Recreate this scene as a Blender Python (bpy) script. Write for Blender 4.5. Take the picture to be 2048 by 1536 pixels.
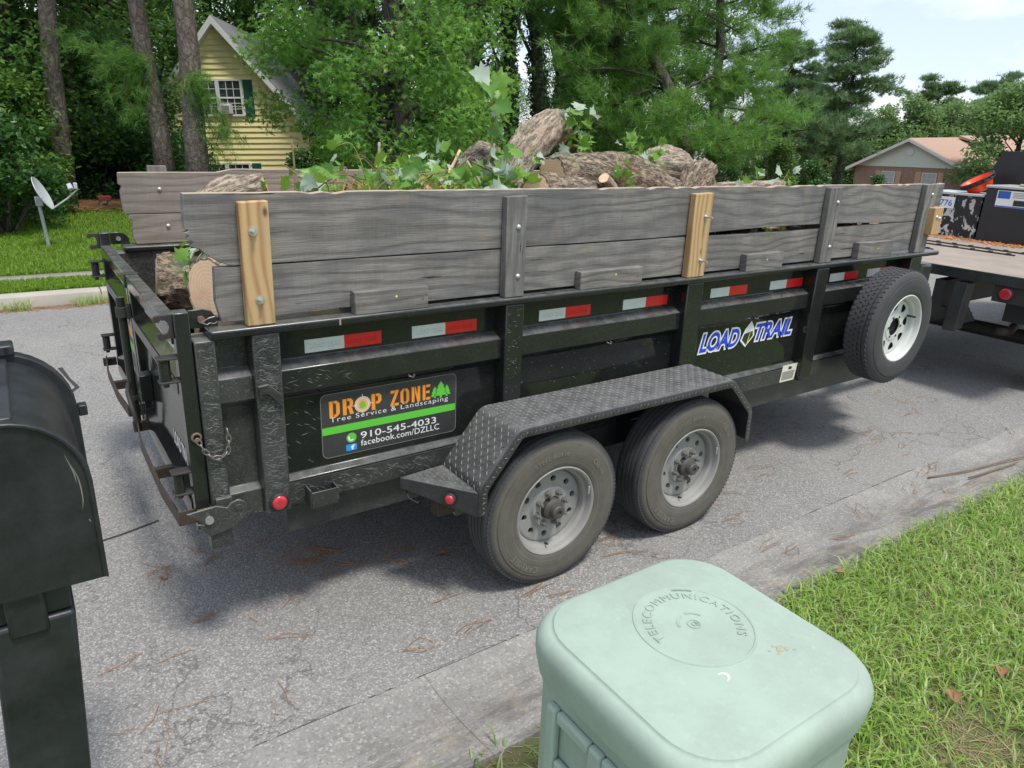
import bpy, math, random
import numpy as np
from mathutils import Vector, Matrix
R = math.radians
random.seed(7)
RNG = np.random.default_rng(11)
for o in list(bpy.data.objects):
    bpy.data.objects.remove(o, do_unlink=True)
SC = bpy.context.scene
COL = SC.collection

# ------------------------------------------------------------------ camera
CAM = np.array([-0.4709, -2.6663, 2.0666])
YAW, PITCH, ROLL, FPX = R(35.004), R(-19.2914), R(2.3011), 1443.47
fwd = Vector((math.sin(YAW) * math.cos(PITCH), math.cos(YAW) * math.cos(PITCH), math.sin(PITCH)))
rt0 = Vector((math.cos(YAW), -math.sin(YAW), 0))
up0 = rt0.cross(fwd)
rt = rt0 * math.cos(ROLL) + up0 * math.sin(ROLL)
up = -rt0 * math.sin(ROLL) + up0 * math.cos(ROLL)
cd = bpy.data.cameras.new('camera')
cam = bpy.data.objects.new('camera', cd)
COL.objects.link(cam)
mw = Matrix((rt, up, -fwd)).transposed().to_4x4()
mw.translation = Vector(CAM)
cam.matrix_world = mw
cd.sensor_fit = 'HORIZONTAL'
cd.sensor_width = 36
cd.lens = FPX / 2048 * 36
cd.clip_start = 0.05
cd.clip_end = 3000
SC.camera = cam
# the street runs slightly downhill, so plumb things lean a little against its plane
PLUMB = (Vector((0, 0, 1)) * math.cos(ROLL) - rt0 * math.sin(ROLL)).normalized()

# ------------------------------------------------------------------ sky, sun, exposure
SUN = Vector((0.05, -0.38, 0.92)).normalized()
w = bpy.data.worlds.new('World')
SC.world = w
w.use_nodes = True
nt = w.node_tree
nt.nodes.clear()
def wn(t, **kw):
    n = nt.nodes.new(t)
    for k, v in kw.items():
        setattr(n, k, v)
    return n
sky = wn('ShaderNodeTexSky', sky_type='NISHITA', sun_disc=False)
sky.sun_elevation = math.asin(SUN.z)
sky.sun_rotation = math.atan2(SUN.x, SUN.y)
sky.air_density = 1.0
sky.dust_density = 0.3
sky.ozone_density = 1.0
tc = wn('ShaderNodeTexCoord')
mp = wn('ShaderNodeMapping')
mp.inputs['Scale'].default_value = (1.6, 1.6, 4.2)
mp.inputs['Location'].default_value = (0.15, 0.4, 0.9)
nz = wn('ShaderNodeTexNoise')
nz.inputs['Scale'].default_value = 2.6
nz.inputs['Detail'].default_value = 9
nz.inputs['Roughness'].default_value = 0.56
nz.inputs['Distortion'].default_value = 0.35
rp = wn('ShaderNodeValToRGB')
rp.color_ramp.elements[0].position = 0.44
rp.color_ramp.elements[0].color = (0.0, 0.0, 0.0, 1)
rp.color_ramp.elements[1].position = 0.62
rp.color_ramp.elements[1].color = (1, 1, 1, 1)
mx = wn('ShaderNodeMix', data_type='RGBA')
hz = wn('ShaderNodeMix', data_type='RGBA')   # thin summer haze, whiter where clouds stand
hz.inputs[6].default_value = (2.7, 3.05, 3.8, 1)
hz.inputs[7].default_value = (4.2, 4.25, 4.3, 1)
mx.inputs[0].default_value = 0.8
bg = wn('ShaderNodeBackground')
bg.inputs['Strength'].default_value = 0.15
wo = wn('ShaderNodeOutputWorld')
L = nt.links.new
L(tc.outputs['Generated'], mp.inputs['Vector'])
L(mp.outputs['Vector'], nz.inputs['Vector'])
L(nz.outputs[0], rp.inputs['Fac'])
L(rp.outputs['Color'], hz.inputs[0])
L(hz.outputs[2], mx.inputs[7])
L(sky.outputs['Color'], mx.inputs[6])
L(mx.outputs[2], bg.inputs['Color'])
L(bg.outputs[0], wo.inputs['Surface'])
sl = bpy.data.lights.new('sun', 'SUN')
sl.energy = 2.0
sl.angle = R(11.0)
sl.color = (1.0, 0.965, 0.9)
so = bpy.data.objects.new('sun', sl)
COL.objects.link(so)
so.rotation_euler = SUN.to_track_quat('Z', 'Y').to_euler()
so.location = (0, 0, 30)
SC.view_settings.view_transform = 'Standard'
SC.view_settings.look = 'None'
SC.view_settings.gamma = 1
SC.view_settings.use_curve_mapping = False
SC.view_settings.exposure = 0.88
SC.cycles.max_bounces = 6
SC.cycles.transparent_max_bounces = 8

# ------------------------------------------------------------------ helpers
def tag(o, label=None, cat=None, group=None, kind=None):
    if label: o['label'] = label
    if cat: o['category'] = cat
    if group: o['group'] = group
    if kind: o['kind'] = kind
    return o

def empty(name, loc=(0, 0, 0), label=None, cat=None, group=None, mat4=None):
    o = bpy.data.objects.new(name, None)
    COL.objects.link(o)
    o.empty_display_size = 0.1
    if mat4 is not None:
        o.matrix_world = mat4
        o['m'] = 1
    else:
        o.location = loc
    return tag(o, label, cat, group)

def wloc(o):
    v = Vector((0, 0, 0))
    while o is not None:
        v += o.location
        o = o.parent
    return v

def link_mesh(name, me, parent=None, loc=(0, 0, 0), local=False):
    o = bpy.data.objects.new(name, me)
    COL.objects.link(o)
    if parent is not None:
        o.parent = parent
        o.location = Vector(loc) if local else Vector(loc) - wloc(parent)
    else:
        o.location = loc
    return o

def setmats(me, mats):
    for m in (mats if isinstance(mats, (list, tuple)) else [mats]):
        me.materials.append(m)

class MB:
    def __init__(s):
        s.v = []; s.f = []; s.m = []
    def add(s, vs, fs, mi=0):
        o = len(s.v)
        s.v += [tuple(map(float, v)) for v in vs]
        s.f += [tuple(i + o for i in f) for f in fs]
        s.m += [mi] * len(fs)
        return s
    def box(s, x0, x1, y0, y1, z0, z1, mi=0):
        vs = [(x, y, z) for x in (x0, x1) for y in (y0, y1) for z in (z0, z1)]
        return s.add(vs, [(0, 1, 3, 2), (4, 6, 7, 5), (0, 4, 5, 1), (2, 3, 7, 6), (0, 2, 6, 4), (1, 5, 7, 3)], mi)
    def obox(s, c, size, M=None, mi=0):
        M = M or Matrix.Identity(3)
        vs = [Vector(c) + M @ Vector((x * size[0] / 2, y * size[1] / 2, z * size[2] / 2)) for x in (-1, 1) for y in (-1, 1) for z in (-1, 1)]
        return s.add(vs, [(0, 1, 3, 2), (4, 6, 7, 5), (0, 4, 5, 1), (2, 3, 7, 6), (0, 2, 6, 4), (1, 5, 7, 3)], mi)
    def beam(s, a, b, w, h, mi=0, upv=(0, 0, 1)):
        a = Vector(a); b = Vector(b); d = (b - a)
        x = d.normalized(); y = Vector(upv).cross(x)
        if y.length < 1e-4: y = Vector((0, 1, 0)).cross(x)
        y.normalize(); z = x.cross(y)
        return s.obox((a + b) / 2, (d.length, w, h), Matrix((x, y, z)).transposed(), mi)
    def prism(s, poly, axis, a, b, mi=0):
        n = len(poly)
        def P(u, v, t):
            return {'x': (t, u, v), 'y': (u, t, v), 'z': (u, v, t)}[axis]
        vs = [P(u, v, a) for u, v in poly] + [P(u, v, b) for u, v in poly]
        fs = [tuple(range(n)), tuple(range(2 * n - 1, n - 1, -1))] + [(i, (i + 1) % n, n + (i + 1) % n, n + i) for i in range(n)]
        return s.add(vs, fs, mi)
    def tube(s, pts, r, n=8, caps=True, mi=0, capmi=None):
        pts = [Vector(p) for p in pts]
        rs = r if isinstance(r, (list, tuple)) else [r] * len(pts)
        o = len(s.v); N = len(pts)
        ref = None
        vs = []
        for i, p in enumerate(pts):
            t = (pts[min(i + 1, N - 1)] - pts[max(i - 1, 0)]).normalized()
            if ref is None:
                ref = t.orthogonal().normalized()
            ref = (ref - t * ref.dot(t)).normalized()
            bn = t.cross(ref)
            for k in range(n):
                a = 2 * math.pi * k / n
                rr = rs[i]
                vs.append(p + ref * math.cos(a) * rr + bn * math.sin(a) * rr)
        fs = [(i * n + k, i * n + (k + 1) % n, (i + 1) * n + (k + 1) % n, (i + 1) * n + k) for i in range(N - 1) for k in range(n)]
        s.add(vs, fs, mi)
        if caps:
            cm = mi if capmi is None else capmi
            s.f += [tuple(o + k for k in range(n - 1, -1, -1)), tuple(o + (N - 1) * n + k for k in range(n))]
            s.m += [cm, cm]
        return s
    def lathe(s, prof, c, axis='y', n=48, mi=0, closed=False):
        vs = []
        for r, a in prof:
            for k in range(n):
                t = 2 * math.pi * k / n
                u, v = r * math.cos(t), r * math.sin(t)
                vs.append({'y': (c[0] + u, c[1] + a, c[2] + v), 'z': (c[0] + u, c[1] + v, c[2] + a), 'x': (c[0] + a, c[1] + u, c[2] + v)}[axis])
        P = len(prof)
        fs = [(i * n + k, i * n + (k + 1) % n, ((i + 1) % P) * n + (k + 1) % n, ((i + 1) % P) * n + k) for i in range(P if closed else P - 1) for k in range(n)]
        return s.add(vs, fs, mi)
    def disc(s, c, r, axis='y', n=24, mi=0):
        vs = []
        for k in range(n):
            t = 2 * math.pi * k / n
            u, v = r * math.cos(t), r * math.sin(t)
            vs.append({'y': (c[0] + u, c[1], c[2] + v), 'z': (c[0] + u, c[1] + v, c[2]), 'x': (c[0], c[1] + u, c[2] + v)}[axis])
        return s.add(vs, [tuple(range(n))], mi)
    def cyl(s, a, b, r, n=16, mi=0):
        return s.tube([a, b], r, n, True, mi)
    def mesh(s, name, mats, smooth=False, origin=None):
        V = np.array(s.v)
        if origin is None:
            origin = ((V.min(0) + V.max(0)) / 2); origin[2] = V[:, 2].min()
        me = bpy.data.meshes.new(name)
        me.from_pydata([tuple(v) for v in (V - origin)], [], s.f)
        setmats(me, mats)
        if isinstance(mats, (list, tuple)) and len(mats) > 1:
            me.polygons.foreach_set('material_index', s.m)
        import bmesh
        bm = bmesh.new(); bm.from_mesh(me)
        bmesh.ops.recalc_face_normals(bm, faces=bm.faces)
        bm.to_mesh(me); bm.free()
        if smooth:
            me.polygons.foreach_set('use_smooth', [True] * len(me.polygons))
            if smooth is not True:
                me.set_sharp_from_angle(angle=R(smooth))
        me.update()
        return me, origin
    def build(s, name, mats, parent=None, smooth=False, bevel=0, seg=2, local=False, origin=None):
        me, org = s.mesh(name, mats, smooth, origin)
        o = link_mesh(name, me, parent, org, local)
        if bevel:
            b = o.modifiers.new('bevel', 'BEVEL')
            b.width = bevel; b.segments = seg; b.limit_method = 'ANGLE'; b.angle_limit = R(40)
            b.harden_normals = False
            me.polygons.foreach_set('use_smooth', [True] * len(me.polygons))
            me.set_sharp_from_angle(angle=R(50))
        return o

def clone(o, parent, dloc=(0, 0, 0), name=None):
    c = o.copy()
    COL.objects.link(c)
    c.parent = parent
    c.location = o.location + Vector(dloc)
    if name: c.name = name
    return c

def clone_tree(root, mat4, label=None, group=None):
    def rec(o, p):
        c = o.copy(); COL.objects.link(c)
        if p is not None: c.parent = p
        for ch in o.children: rec(ch, c)
        return c
    r = rec(root, None)
    r.matrix_world = mat4
    if label: r['label'] = label
    if group: r['group'] = group
    return r

def mesh_np(name, V, T, mats, attr=None, smooth=False, origin=None):
    V = np.asarray(V, dtype=np.float64); T = np.asarray(T, dtype=np.int32)
    if origin is not None: V = V - np.asarray(origin)
    me = bpy.data.meshes.new(name)
    k = T.shape[1]
    me.vertices.add(len(V)); me.vertices.foreach_set('co', V.astype(np.float32).ravel())
    me.loops.add(T.size); me.loops.foreach_set('vertex_index', T.ravel())
    me.polygons.add(len(T)); me.polygons.foreach_set('loop_start', np.arange(0, T.size, k, dtype=np.int32))
    setmats(me, mats)
    if attr is not None:
        a = me.attributes.new('rnd', 'FLOAT', 'FACE'); a.data.foreach_set('value', np.asarray(attr, dtype=np.float32))
    me.update(calc_edges=True)
    if smooth: me.polygons.foreach_set('use_smooth', np.ones(len(T), dtype=bool))
    return me

def text_geo(body, size=1.0, offset=0.0, shear=0.0, extrude=0.0, spacing=1.0, res=4):
    cu = bpy.data.curves.new('t', 'FONT')
    cu.body = body; cu.size = size; cu.offset = offset; cu.shear = shear; cu.extrude = extrude
    cu.space_character = spacing; cu.resolution_u = res
    o = bpy.data.objects.new('t', cu); COL.objects.link(o)
    dg = bpy.context.evaluated_depsgraph_get(); dg.update()
    me = bpy.data.meshes.new_from_object(o.evaluated_get(dg))
    V = np.array([v.co[:] for v in me.vertices]) if len(me.vertices) else np.zeros((0, 3))
    F = [tuple(p.vertices) for p in me.polygons]
    bpy.data.objects.remove(o, do_unlink=True); bpy.data.meshes.remove(me); bpy.data.curves.remove(cu)
    return V, F

def fit_text(body, x0, x1, z0, z1, y, **kw):
    """text laid on a wall that faces -Y, filling the rectangle"""
    V, F = text_geo(body, **kw)
    a, b = V.min(0), V.max(0)
    X = x0 + (V[:, 0] - a[0]) / (b[0] - a[0]) * (x1 - x0)
    Z = z0 + (V[:, 1] - a[1]) / (b[1] - a[1]) * (z1 - z0)
    return MB().add(np.stack([X, np.full(len(X), y), Z], 1), F)

def basis(z, x=None):
    z = Vector(z).normalized()
    x = Vector(x) if x is not None else z.orthogonal()
    x = (x - z * x.dot(z)).normalized()
    return Matrix((x, z.cross(x), z)).transposed()

# ------------------------------------------------------------------ materials
class G:
    def __init__(s, name, **kw):
        s.m = bpy.data.materials.new(name); s.m.use_nodes = True
        s.nt = s.m.node_tree; s.b = s.nt.nodes['Principled BSDF']; s.out = s.nt.nodes['Material Output']
        s.set(**kw)
    def put(s, sock, v):
        if isinstance(v, bpy.types.NodeSocket): s.nt.links.new(v, sock)
        elif isinstance(v, tuple) and len(v) == 3 and sock.type == 'RGBA': sock.default_value = (*v, 1)
        else: sock.default_value = v
    def set(s, **kw):
        nm = {'color': 'Base Color', 'rough': 'Roughness', 'metal': 'Metallic', 'normal': 'Normal', 'spec': 'Specular IOR Level', 'coat': 'Coat Weight', 'coatr': 'Coat Roughness', 'emit': 'Emission Color', 'emits': 'Emission Strength', 'trans': 'Transmission Weight', 'alpha': 'Alpha', 'sheen': 'Sheen Weight'}
        for k, v in kw.items(): s.put(s.b.inputs[nm[k]], v)
        return s
    def node(s, t, ins=None, **props):
        n = s.nt.nodes.new(t)
        for k, v in props.items(): setattr(n, k, v)
        for k, v in (ins or {}).items(): s.put(n.inputs[k], v)
        return n
    def obj(s): return s.node('ShaderNodeTexCoord').outputs['Object']
    def world(s): return s.node('ShaderNodeNewGeometry').outputs['Position']
    def map(s, vec, scale=(1, 1, 1), rot=(0, 0, 0), loc=(0, 0, 0)):
        return s.node('ShaderNodeMapping', {'Vector': vec, 'Scale': scale, 'Rotation': rot, 'Location': loc}).outputs[0]
    def noise(s, vec, scale, detail=4, rough=0.55, dist=0.0):
        return s.node('ShaderNodeTexNoise', {'Vector': vec, 'Scale': scale, 'Detail': detail, 'Roughness': rough, 'Distortion': dist}).outputs[0]
    def vor(s, vec, scale, feature='F1', out='Distance', rand=1.0):
        return s.node('ShaderNodeTexVoronoi', {'Vector': vec, 'Scale': scale, 'Randomness': rand}, feature=feature).outputs[out]
    def ramp(s, f, stops, interp='LINEAR'):
        n = s.node('ShaderNodeValToRGB', {'Fac': f}); cr = n.color_ramp; cr.interpolation = interp
        while len(cr.elements) < len(stops): cr.elements.new(0.5)
        for e, (p, c) in zip(cr.elements, stops):
            e.position = p; e.color = (c, c, c, 1) if not isinstance(c, tuple) else (*c, 1)
        return n.outputs[0]
    def mix(s, f, a, b, mode='MIX'):
        n = s.node('ShaderNodeMix', data_type='RGBA', blend_type=mode)
        for i, v in ((0, f), (6, a), (7, b)): s.put(n.inputs[i], v)
        return n.outputs[2]
    def math(s, op, a, b=0.0, clamp=False):
        n = s.node('ShaderNodeMath', operation=op, use_clamp=clamp)
        s.put(n.inputs[0], a); s.put(n.inputs[1], b)
        return n.outputs[0]
    def sep(s, vec): return s.node('ShaderNodeSeparateXYZ', {'Vector': vec}).outputs
    def attr(s, name): return s.node('ShaderNodeAttribute', attribute_name=name).outputs['Fac']
    def bump(s, h, strength=0.3, dist=0.01):
        s.set(normal=s.node('ShaderNodeBump', {'Height': h, 'Strength': strength, 'Distance': dist}).outputs[0])
        return s
    def translucent(s, col, f):
        t = s.node('ShaderNodeBsdfTranslucent', {'Color': col})
        x = s.node('ShaderNodeMixShader', {0: f, 1: s.b.outputs[0], 2: t.outputs[0]})
        s.nt.links.new(x.outputs[0], s.out.inputs['Surface'])
        return s

def plain(name, col, rough=0.5, metal=0.0, var=0.15, scale=8.0, bump=0.0, **kw):
    g = G(name, rough=rough, metal=metal, **kw)
    n = g.noise(g.obj(), scale, 5, 0.6)
    g.set(color=g.mix(n, tuple(c * (1 - var) for c in col), tuple(min(1, c * (1 + var)) for c in col)))
    if bump: g.bump(g.noise(g.obj(), scale * 8, 4), bump, 0.004)
    return g.m

def mat_paint(name, dust=0.12, scratch=0.0, base=(0.010, 0.012, 0.011), rough=0.2, lowdust=0.0):
    g = G(name); P = g.world()
    n1 = g.noise(P, 3.0, 5, 0.6)
    sp = g.ramp(g.noise(P, 170, 2, 0.5), [(0.60, 0), (0.72, 1)])
    sp2 = g.ramp(g.noise(P, 60, 3, 0.5), [(0.62, 0), (0.74, 1)])
    haze = g.math('MULTIPLY', g.ramp(n1, [(0.35, 0.25), (0.7, 1.0)]), dust)
    m = g.math('ADD', haze, g.math('MULTIPLY', sp, dust * 1.6), True)
    m = g.math('ADD', m, g.math('MULTIPLY', sp2, dust * 0.8), True)
    if scratch:
        acc = None
        for i, (a, sc) in enumerate(((0.42, 62), (-0.30, 74), (0.95, 66), (0.08, 90), (-0.75, 80))):
            v = g.map(P, (1, 1, 1), (0, a, 0), (i * 3.1, i * 1.7, i * 2.3))
            v = g.map(v, (0.15, 1, 3.0))
            t = g.ramp(g.noise(v, sc, 2.0, 0.5, 0.0), [(0.635, 0), (0.69, 1)])
            acc = t if acc is None else g.math('ADD', acc, t, True)
        patch = g.ramp(g.noise(P, 4.5, 4, 0.65), [(0.38, 0.12), (0.62, 1)])
        acc = g.math('MULTIPLY', acc, patch)
        m = g.math('ADD', m, g.math('MULTIPLY', acc, scratch), True)
    upz = g.sep(g.node('ShaderNodeNewGeometry').outputs['Normal'])[2]
    dust_sheen = g.math('MULTIPLY', g.ramp(upz, [(0.25, 0.0), (0.9, 1.0)]), g.ramp(g.noise(P, 14, 4, 0.6), [(0.3, 0.10), (0.7, 0.34)]))  # upward faces paler: settled dust, plus sky sheen put into the colour
    m = g.math('ADD', m, dust_sheen, True)
    col = g.mix(m, base, (0.34, 0.34, 0.325))
    g.set(color=col, rough=g.math('ADD', rough, g.math('MULTIPLY', m, 0.75), True))
    g.bump(g.noise(P, 9, 3), 0.05, 0.02)
    return g.m

def mat_wood(name, axis='x', new=False, seed=0.0):
    g = G(name); P = g.map(g.obj(), loc=(seed, seed * .7, seed * .3))
    if axis == 'z': P = g.map(P, rot=(0, R(90), 0))
    oi = g.node('ShaderNodeObjectInfo').outputs['Random']
    sh = g.node('ShaderNodeCombineXYZ', {'X': g.math('MULTIPLY', oi, 37.0), 'Y': 0.0, 'Z': g.math('MULTIPLY', oi, 3.1)}).outputs[0]
    P = g.node('ShaderNodeVectorMath', {0: P, 1: sh}, operation='ADD').outputs[0]
    warp = g.noise(g.map(P, (0.55, 2.2, 2.2)), 1.7, 3, 0.5)
    z = g.sep(P)[2]
    ph = g.math('ADD', g.math('MULTIPLY', warp, 30.0 if new else 34.0), g.math('MULTIPLY', z, 190.0 if new else 105.0))
    ring = g.math('ADD', g.math('MULTIPLY', g.math('SINE', ph), 0.5), 0.5)
    ring = g.math('POWER', ring, 2.2)
    fine = g.noise(g.map(P, (2.5, 70, 70)), 3.0, 4, 0.65)
    saw = g.noise(g.map(P, (150, 3, 3)), 1.6, 2, 0.5)
    blot = g.noise(P, 2.6, 5, 0.65)
    if new:
        c = g.mix(ring, (0.58, 0.40, 0.20), (0.37, 0.21, 0.085))
        c = g.mix(g.math('MULTIPLY', fine, 0.35), c, (0.30, 0.14, 0.04))
        c = g.mix(g.ramp(blot, [(0.45, 0), (0.70, 0.6)]), c, (0.42, 0.30, 0.17))
        kd = g.vor(g.map(P, (1.5, 0.02, 3.0)), 2.2, 'F1', 'Distance')
        c = g.mix(g.ramp(kd, [(0.03, 0.9), (0.08, 0.0)]), c, (0.10, 0.045, 0.02))
        g.set(color=c, rough=0.62)
        g.bump(fine, 0.15, 0.002)
    else:
        tone = g.noise(g.map(P, (0.35, 1, 1.6)), 1.4, 3, 0.5)
        lightc = g.mix(g.ramp(tone, [(0.38, 0), (0.62, 1)]), (0.25, 0.24, 0.228), (0.335, 0.295, 0.245))
        lightc = g.mix(g.math('MULTIPLY', oi, 0.5), lightc, (0.20, 0.19, 0.185))
        c = g.mix(g.math('MULTIPLY', ring, 0.55), lightc, (0.085, 0.080, 0.076))
        c = g.mix(g.ramp(fine, [(0.35, 0.55), (0.62, 0.0)]), c, (0.075, 0.070, 0.066))
        c = g.mix(g.ramp(saw, [(0.48, 0.0), (0.66, 0.22)]), c, (0.27, 0.26, 0.245))
        c = g.mix(g.ramp(blot, [(0.42, 0.55), (0.58, 0)]), c, (0.09, 0.088, 0.088))
        c = g.mix(g.ramp(g.noise(P, 5.5, 4, 0.7), [(0.60, 0), (0.78, 0.5)]), c, (0.30, 0.225, 0.15))
        crack = g.ramp(g.noise(g.map(P, (1.1, 30, 30)), 2.4, 3, 0.55, 0.3), [(0.70, 0), (0.735, 1)])
        c = g.mix(crack, c, (0.02, 0.018, 0.016))
        kd = g.vor(g.map(P, (0.5, 0.02, 1.6)), 1.9, 'F1', 'Distance')
        c = g.mix(g.ramp(kd, [(0.035, 0.9), (0.075, 0.0)]), c, (0.045, 0.035, 0.03))
        if seed: c = g.mix(0.30, c, (0.34, 0.275, 0.20))
        g.set(color=c, rough=0.85)
        h = g.math('SUBTRACT', g.math('ADD', g.math('MULTIPLY', ring, -0.8), fine), g.math('MULTIPLY', crack, 2.0))
        g.bump(h, 0.55, 0.003)
    return g.m

def mat_bark(name, a, b, hi, scale=30.0, stretch=0.25, moss=0.0, depth=0.012, plates=0.0, warm=0.0):
    """fissured bark: ridges run along local Z, broken into flakes"""
    g = G(name, rough=0.92); P = g.obj()
    f1 = g.noise(g.map(P, (1, 1, stretch)), scale, 5, 0.68, 0.35)
    f2 = g.noise(g.map(P, (1, 1, 0.55)), scale * 2.3, 4, 0.65)
    rid = g.math('ADD', g.math('MULTIPLY', f1, 0.7), g.math('MULTIPLY', f2, 0.3))
    fis = g.ramp(rid, [(0.40, 0.0), (0.53, 1.0)])
    if plates:
        W = g.node('ShaderNodeTexNoise', {'Vector': P, 'Scale': 9.0, 'Detail': 4.0}).outputs['Color']
        Pv = g.mix(0.12, P, W)
        e = g.vor(g.map(Pv, (1, 1, 0.45)), plates, 'DISTANCE_TO_EDGE')
        fis = g.math('MULTIPLY', g.ramp(g.math('ADD', e, g.math('MULTIPLY', f2, 0.12)), [(0.05, 0.25), (0.24, 1.0)]), g.ramp(fis, [(0.0, 0.55), (1.0, 1.0)]))
    big = g.noise(P, 3.0, 4, 0.6); n = g.noise(P, 13, 5, 0.7)
    c = g.mix(g.ramp(n, [(0.35, 0), (0.65, 1)]), a, b)
    c = g.mix(g.ramp(big, [(0.45, 0), (0.65, 0.8)]), c, hi)
    c = g.mix(fis, tuple(x * 0.42 for x in a), c)
    if warm: c = g.mix(g.ramp(g.noise(P, 8, 4, 0.7), [(0.62, 0), (0.70, warm)]), c, (0.42, 0.19, 0.07))
    if moss: c = g.mix(g.ramp(g.noise(P, 6, 4, 0.65), [(0.56, 0), (0.68, moss)]), c, (0.13, 0.17, 0.05))
    g.set(color=c)
    g.bump(g.math('ADD', g.math('MULTIPLY', fis, 0.7), rid), 0.85, depth)
    return g.m

def mat_leaf(name, cols, trans=0.3, rough=0.5, tcol=None):
    g = G(name, rough=rough); r = g.attr('rnd')
    st = [(i / (len(cols) - 1), c) for i, c in enumerate(cols)]
    c = g.ramp(r, st)
    oi = g.node('ShaderNodeObjectInfo').outputs['Random']
    c = g.mix(g.math('MULTIPLY', oi, 0.35), c, tuple(x * 0.72 for x in cols[0]))
    g.set(color=c, spec=0.35)
    if trans: g.translucent(g.mix(0.5, c, tcol or tuple(min(1, x * 1.8) for x in cols[-1])), trans)
    return g.m

# ------------------------------------------------------------------ material library
def mk_asphalt():
    g = G('asphalt', rough=0.9); P = g.world()
    big = g.noise(P, 0.9, 5, 0.6)
    peb = g.vor(P, 135, 'F1', 'Color'); pd = g.vor(P, 135, 'F1', 'Distance')
    pv = g.sep(peb)[0]
    c = g.ramp(pv, [(0.0, (0.175, 0.168, 0.158)), (0.5, (0.262, 0.252, 0.238)), (0.8, (0.315, 0.302, 0.285)), (1.0, (0.46, 0.44, 0.415))])
    c = g.mix(g.ramp(pd, [(0.35, 0.0), (0.75, 0.5)]), c, (0.115, 0.11, 0.105))
    c = g.mix(g.ramp(big, [(0.35, 0.25), (0.65, 0.0)]), c, (0.15, 0.147, 0.142))
    c = g.mix(g.ramp(g.noise(P, 0.35, 4, 0.6), [(0.5, 0.0), (0.72, 0.35)]), c, (0.33, 0.31, 0.28))
    W = g.node('ShaderNodeTexNoise', {'Vector': P, 'Scale': 3.2, 'Detail': 5.0, 'Roughness': 0.62}).outputs['Color']
    Pd = g.node('ShaderNodeVectorMath', {0: P, 1: g.node('ShaderNodeVectorMath', {0: W, 1: (0.55, 0.55, 0.55)}, operation='MULTIPLY').outputs[0]}, operation='ADD').outputs[0]
    e1 = g.vor(Pd, 1.15, 'DISTANCE_TO_EDGE'); e2 = g.vor(Pd, 4.2, 'DISTANCE_TO_EDGE')
    k1 = g.ramp(e1, [(0.003, 0.9), (0.008, 0)]); k2 = g.ramp(e2, [(0.004, 0.55), (0.014, 0)])
    fade = g.ramp(g.noise(P, 1.3, 3, 0.5), [(0.47, 0), (0.62, 1)])
    k = g.math('MAXIMUM', g.math('MULTIPLY', k1, g.ramp(g.noise(P, 0.8, 2), [(0.40, 0.1), (0.55, 1)])), g.math('MULTIPLY', k2, fade))
    c = g.mix(g.math('MULTIPLY', k, 0.65), c, (0.06, 0.055, 0.05))
    g.set(color=c)
    g.bump(g.math('SUBTRACT', g.math('SUBTRACT', 1.0, pd), g.math('MULTIPLY', k, 1.6)), 0.4, 0.006)
    return g.m
def mk_gutter():
    g = G('gutter_concrete', rough=0.9); P = g.world()
    n = g.noise(P, 2.4, 6, 0.65); st = g.noise(g.map(P, (0.9, 4.5, 1), (0, 0, 0.05)), 2.6, 5, 0.7, 0.6)
    gr = g.vor(P, 120, 'F1', 'Color'); gv = g.sep(gr)[0]; gd = g.vor(P, 120, 'F1', 'Distance')
    c = g.ramp(n, [(0.32, (0.20, 0.193, 0.182)), (0.5, (0.262, 0.252, 0.235)), (0.68, (0.32, 0.305, 0.28))])
    c = g.mix(g.ramp(gv, [(0.0, 0.5), (0.35, 0.0)]), c, (0.13, 0.12, 0.11))
    c = g.mix(g.ramp(gv, [(0.8, 0.0), (1.0, 0.5)]), c, (0.52, 0.48, 0.42))
    y = g.sep(P)[1]
    low = g.math('MULTIPLY', g.ramp(g.math('ADD', y, 1.12), [(0.0, 0.9), (0.24, 1.0), (0.40, 0.25), (0.52, 0.0)]), g.ramp(st, [(0.42, 0.0), (0.60, 0.75)]))
    c = g.mix(low, c, (0.105, 0.095, 0.085))
    c = g.mix(g.math('MULTIPLY', g.ramp(g.math('ADD', y, 1.12), [(0.0, 0.2), (0.2, 1.0), (0.4, 0.0)]), g.ramp(g.noise(P, 9, 4, 0.7), [(0.5, 0.0), (0.7, 0.45)])), c, (0.40, 0.30, 0.19))
    g.set(color=c); g.bump(g.math('ADD', g.math('SUBTRACT', 1.0, gd), g.math('MULTIPLY', st, 1.5)), 0.35, 0.004)
    return g.m
def mk_soil(name, cols, scale=5.0, fine=60):
    g = G(name, rough=1.0); P = g.world()
    n = g.noise(P, scale, 6, 0.65); f = g.noise(P, fine, 3, 0.6)
    c = g.ramp(n, [(0.3, cols[0]), (0.5, cols[1]), (0.7, cols[2])])
    c = g.mix(g.math('MULTIPLY', f, 0.45), c, tuple(x * 0.35 for x in cols[0]))
    g.set(color=c); g.bump(f, 0.6, 0.02)
    return g.m
def mk_siding(name, col):
    g = G(name, rough=0.55); P = g.obj()
    n = g.noise(g.map(P, (0.5, 0.5, 3)), 3, 4, 0.6)
    g.set(color=g.mix(n, tuple(c * 0.9 for c in col), tuple(c * 1.04 for c in col)))
    return g.m
def mk_brick():
    g = G('brick_wall', rough=0.9)
    b = g.node('ShaderNodeTexBrick', {'Vector': g.map(g.obj(), rot=(R(90), 0, R(90))), 'Scale': 4.2, 'Color1': (0.23, 0.13, 0.085, 1), 'Color2': (0.33, 0.21, 0.14, 1), 'Mortar': (0.42, 0.37, 0.31, 1), 'Mortar Size': 0.018})
    g.set(color=b.outputs[0]); g.bump(b.outputs[1], -0.4, 0.01)
    return g.m
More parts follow.
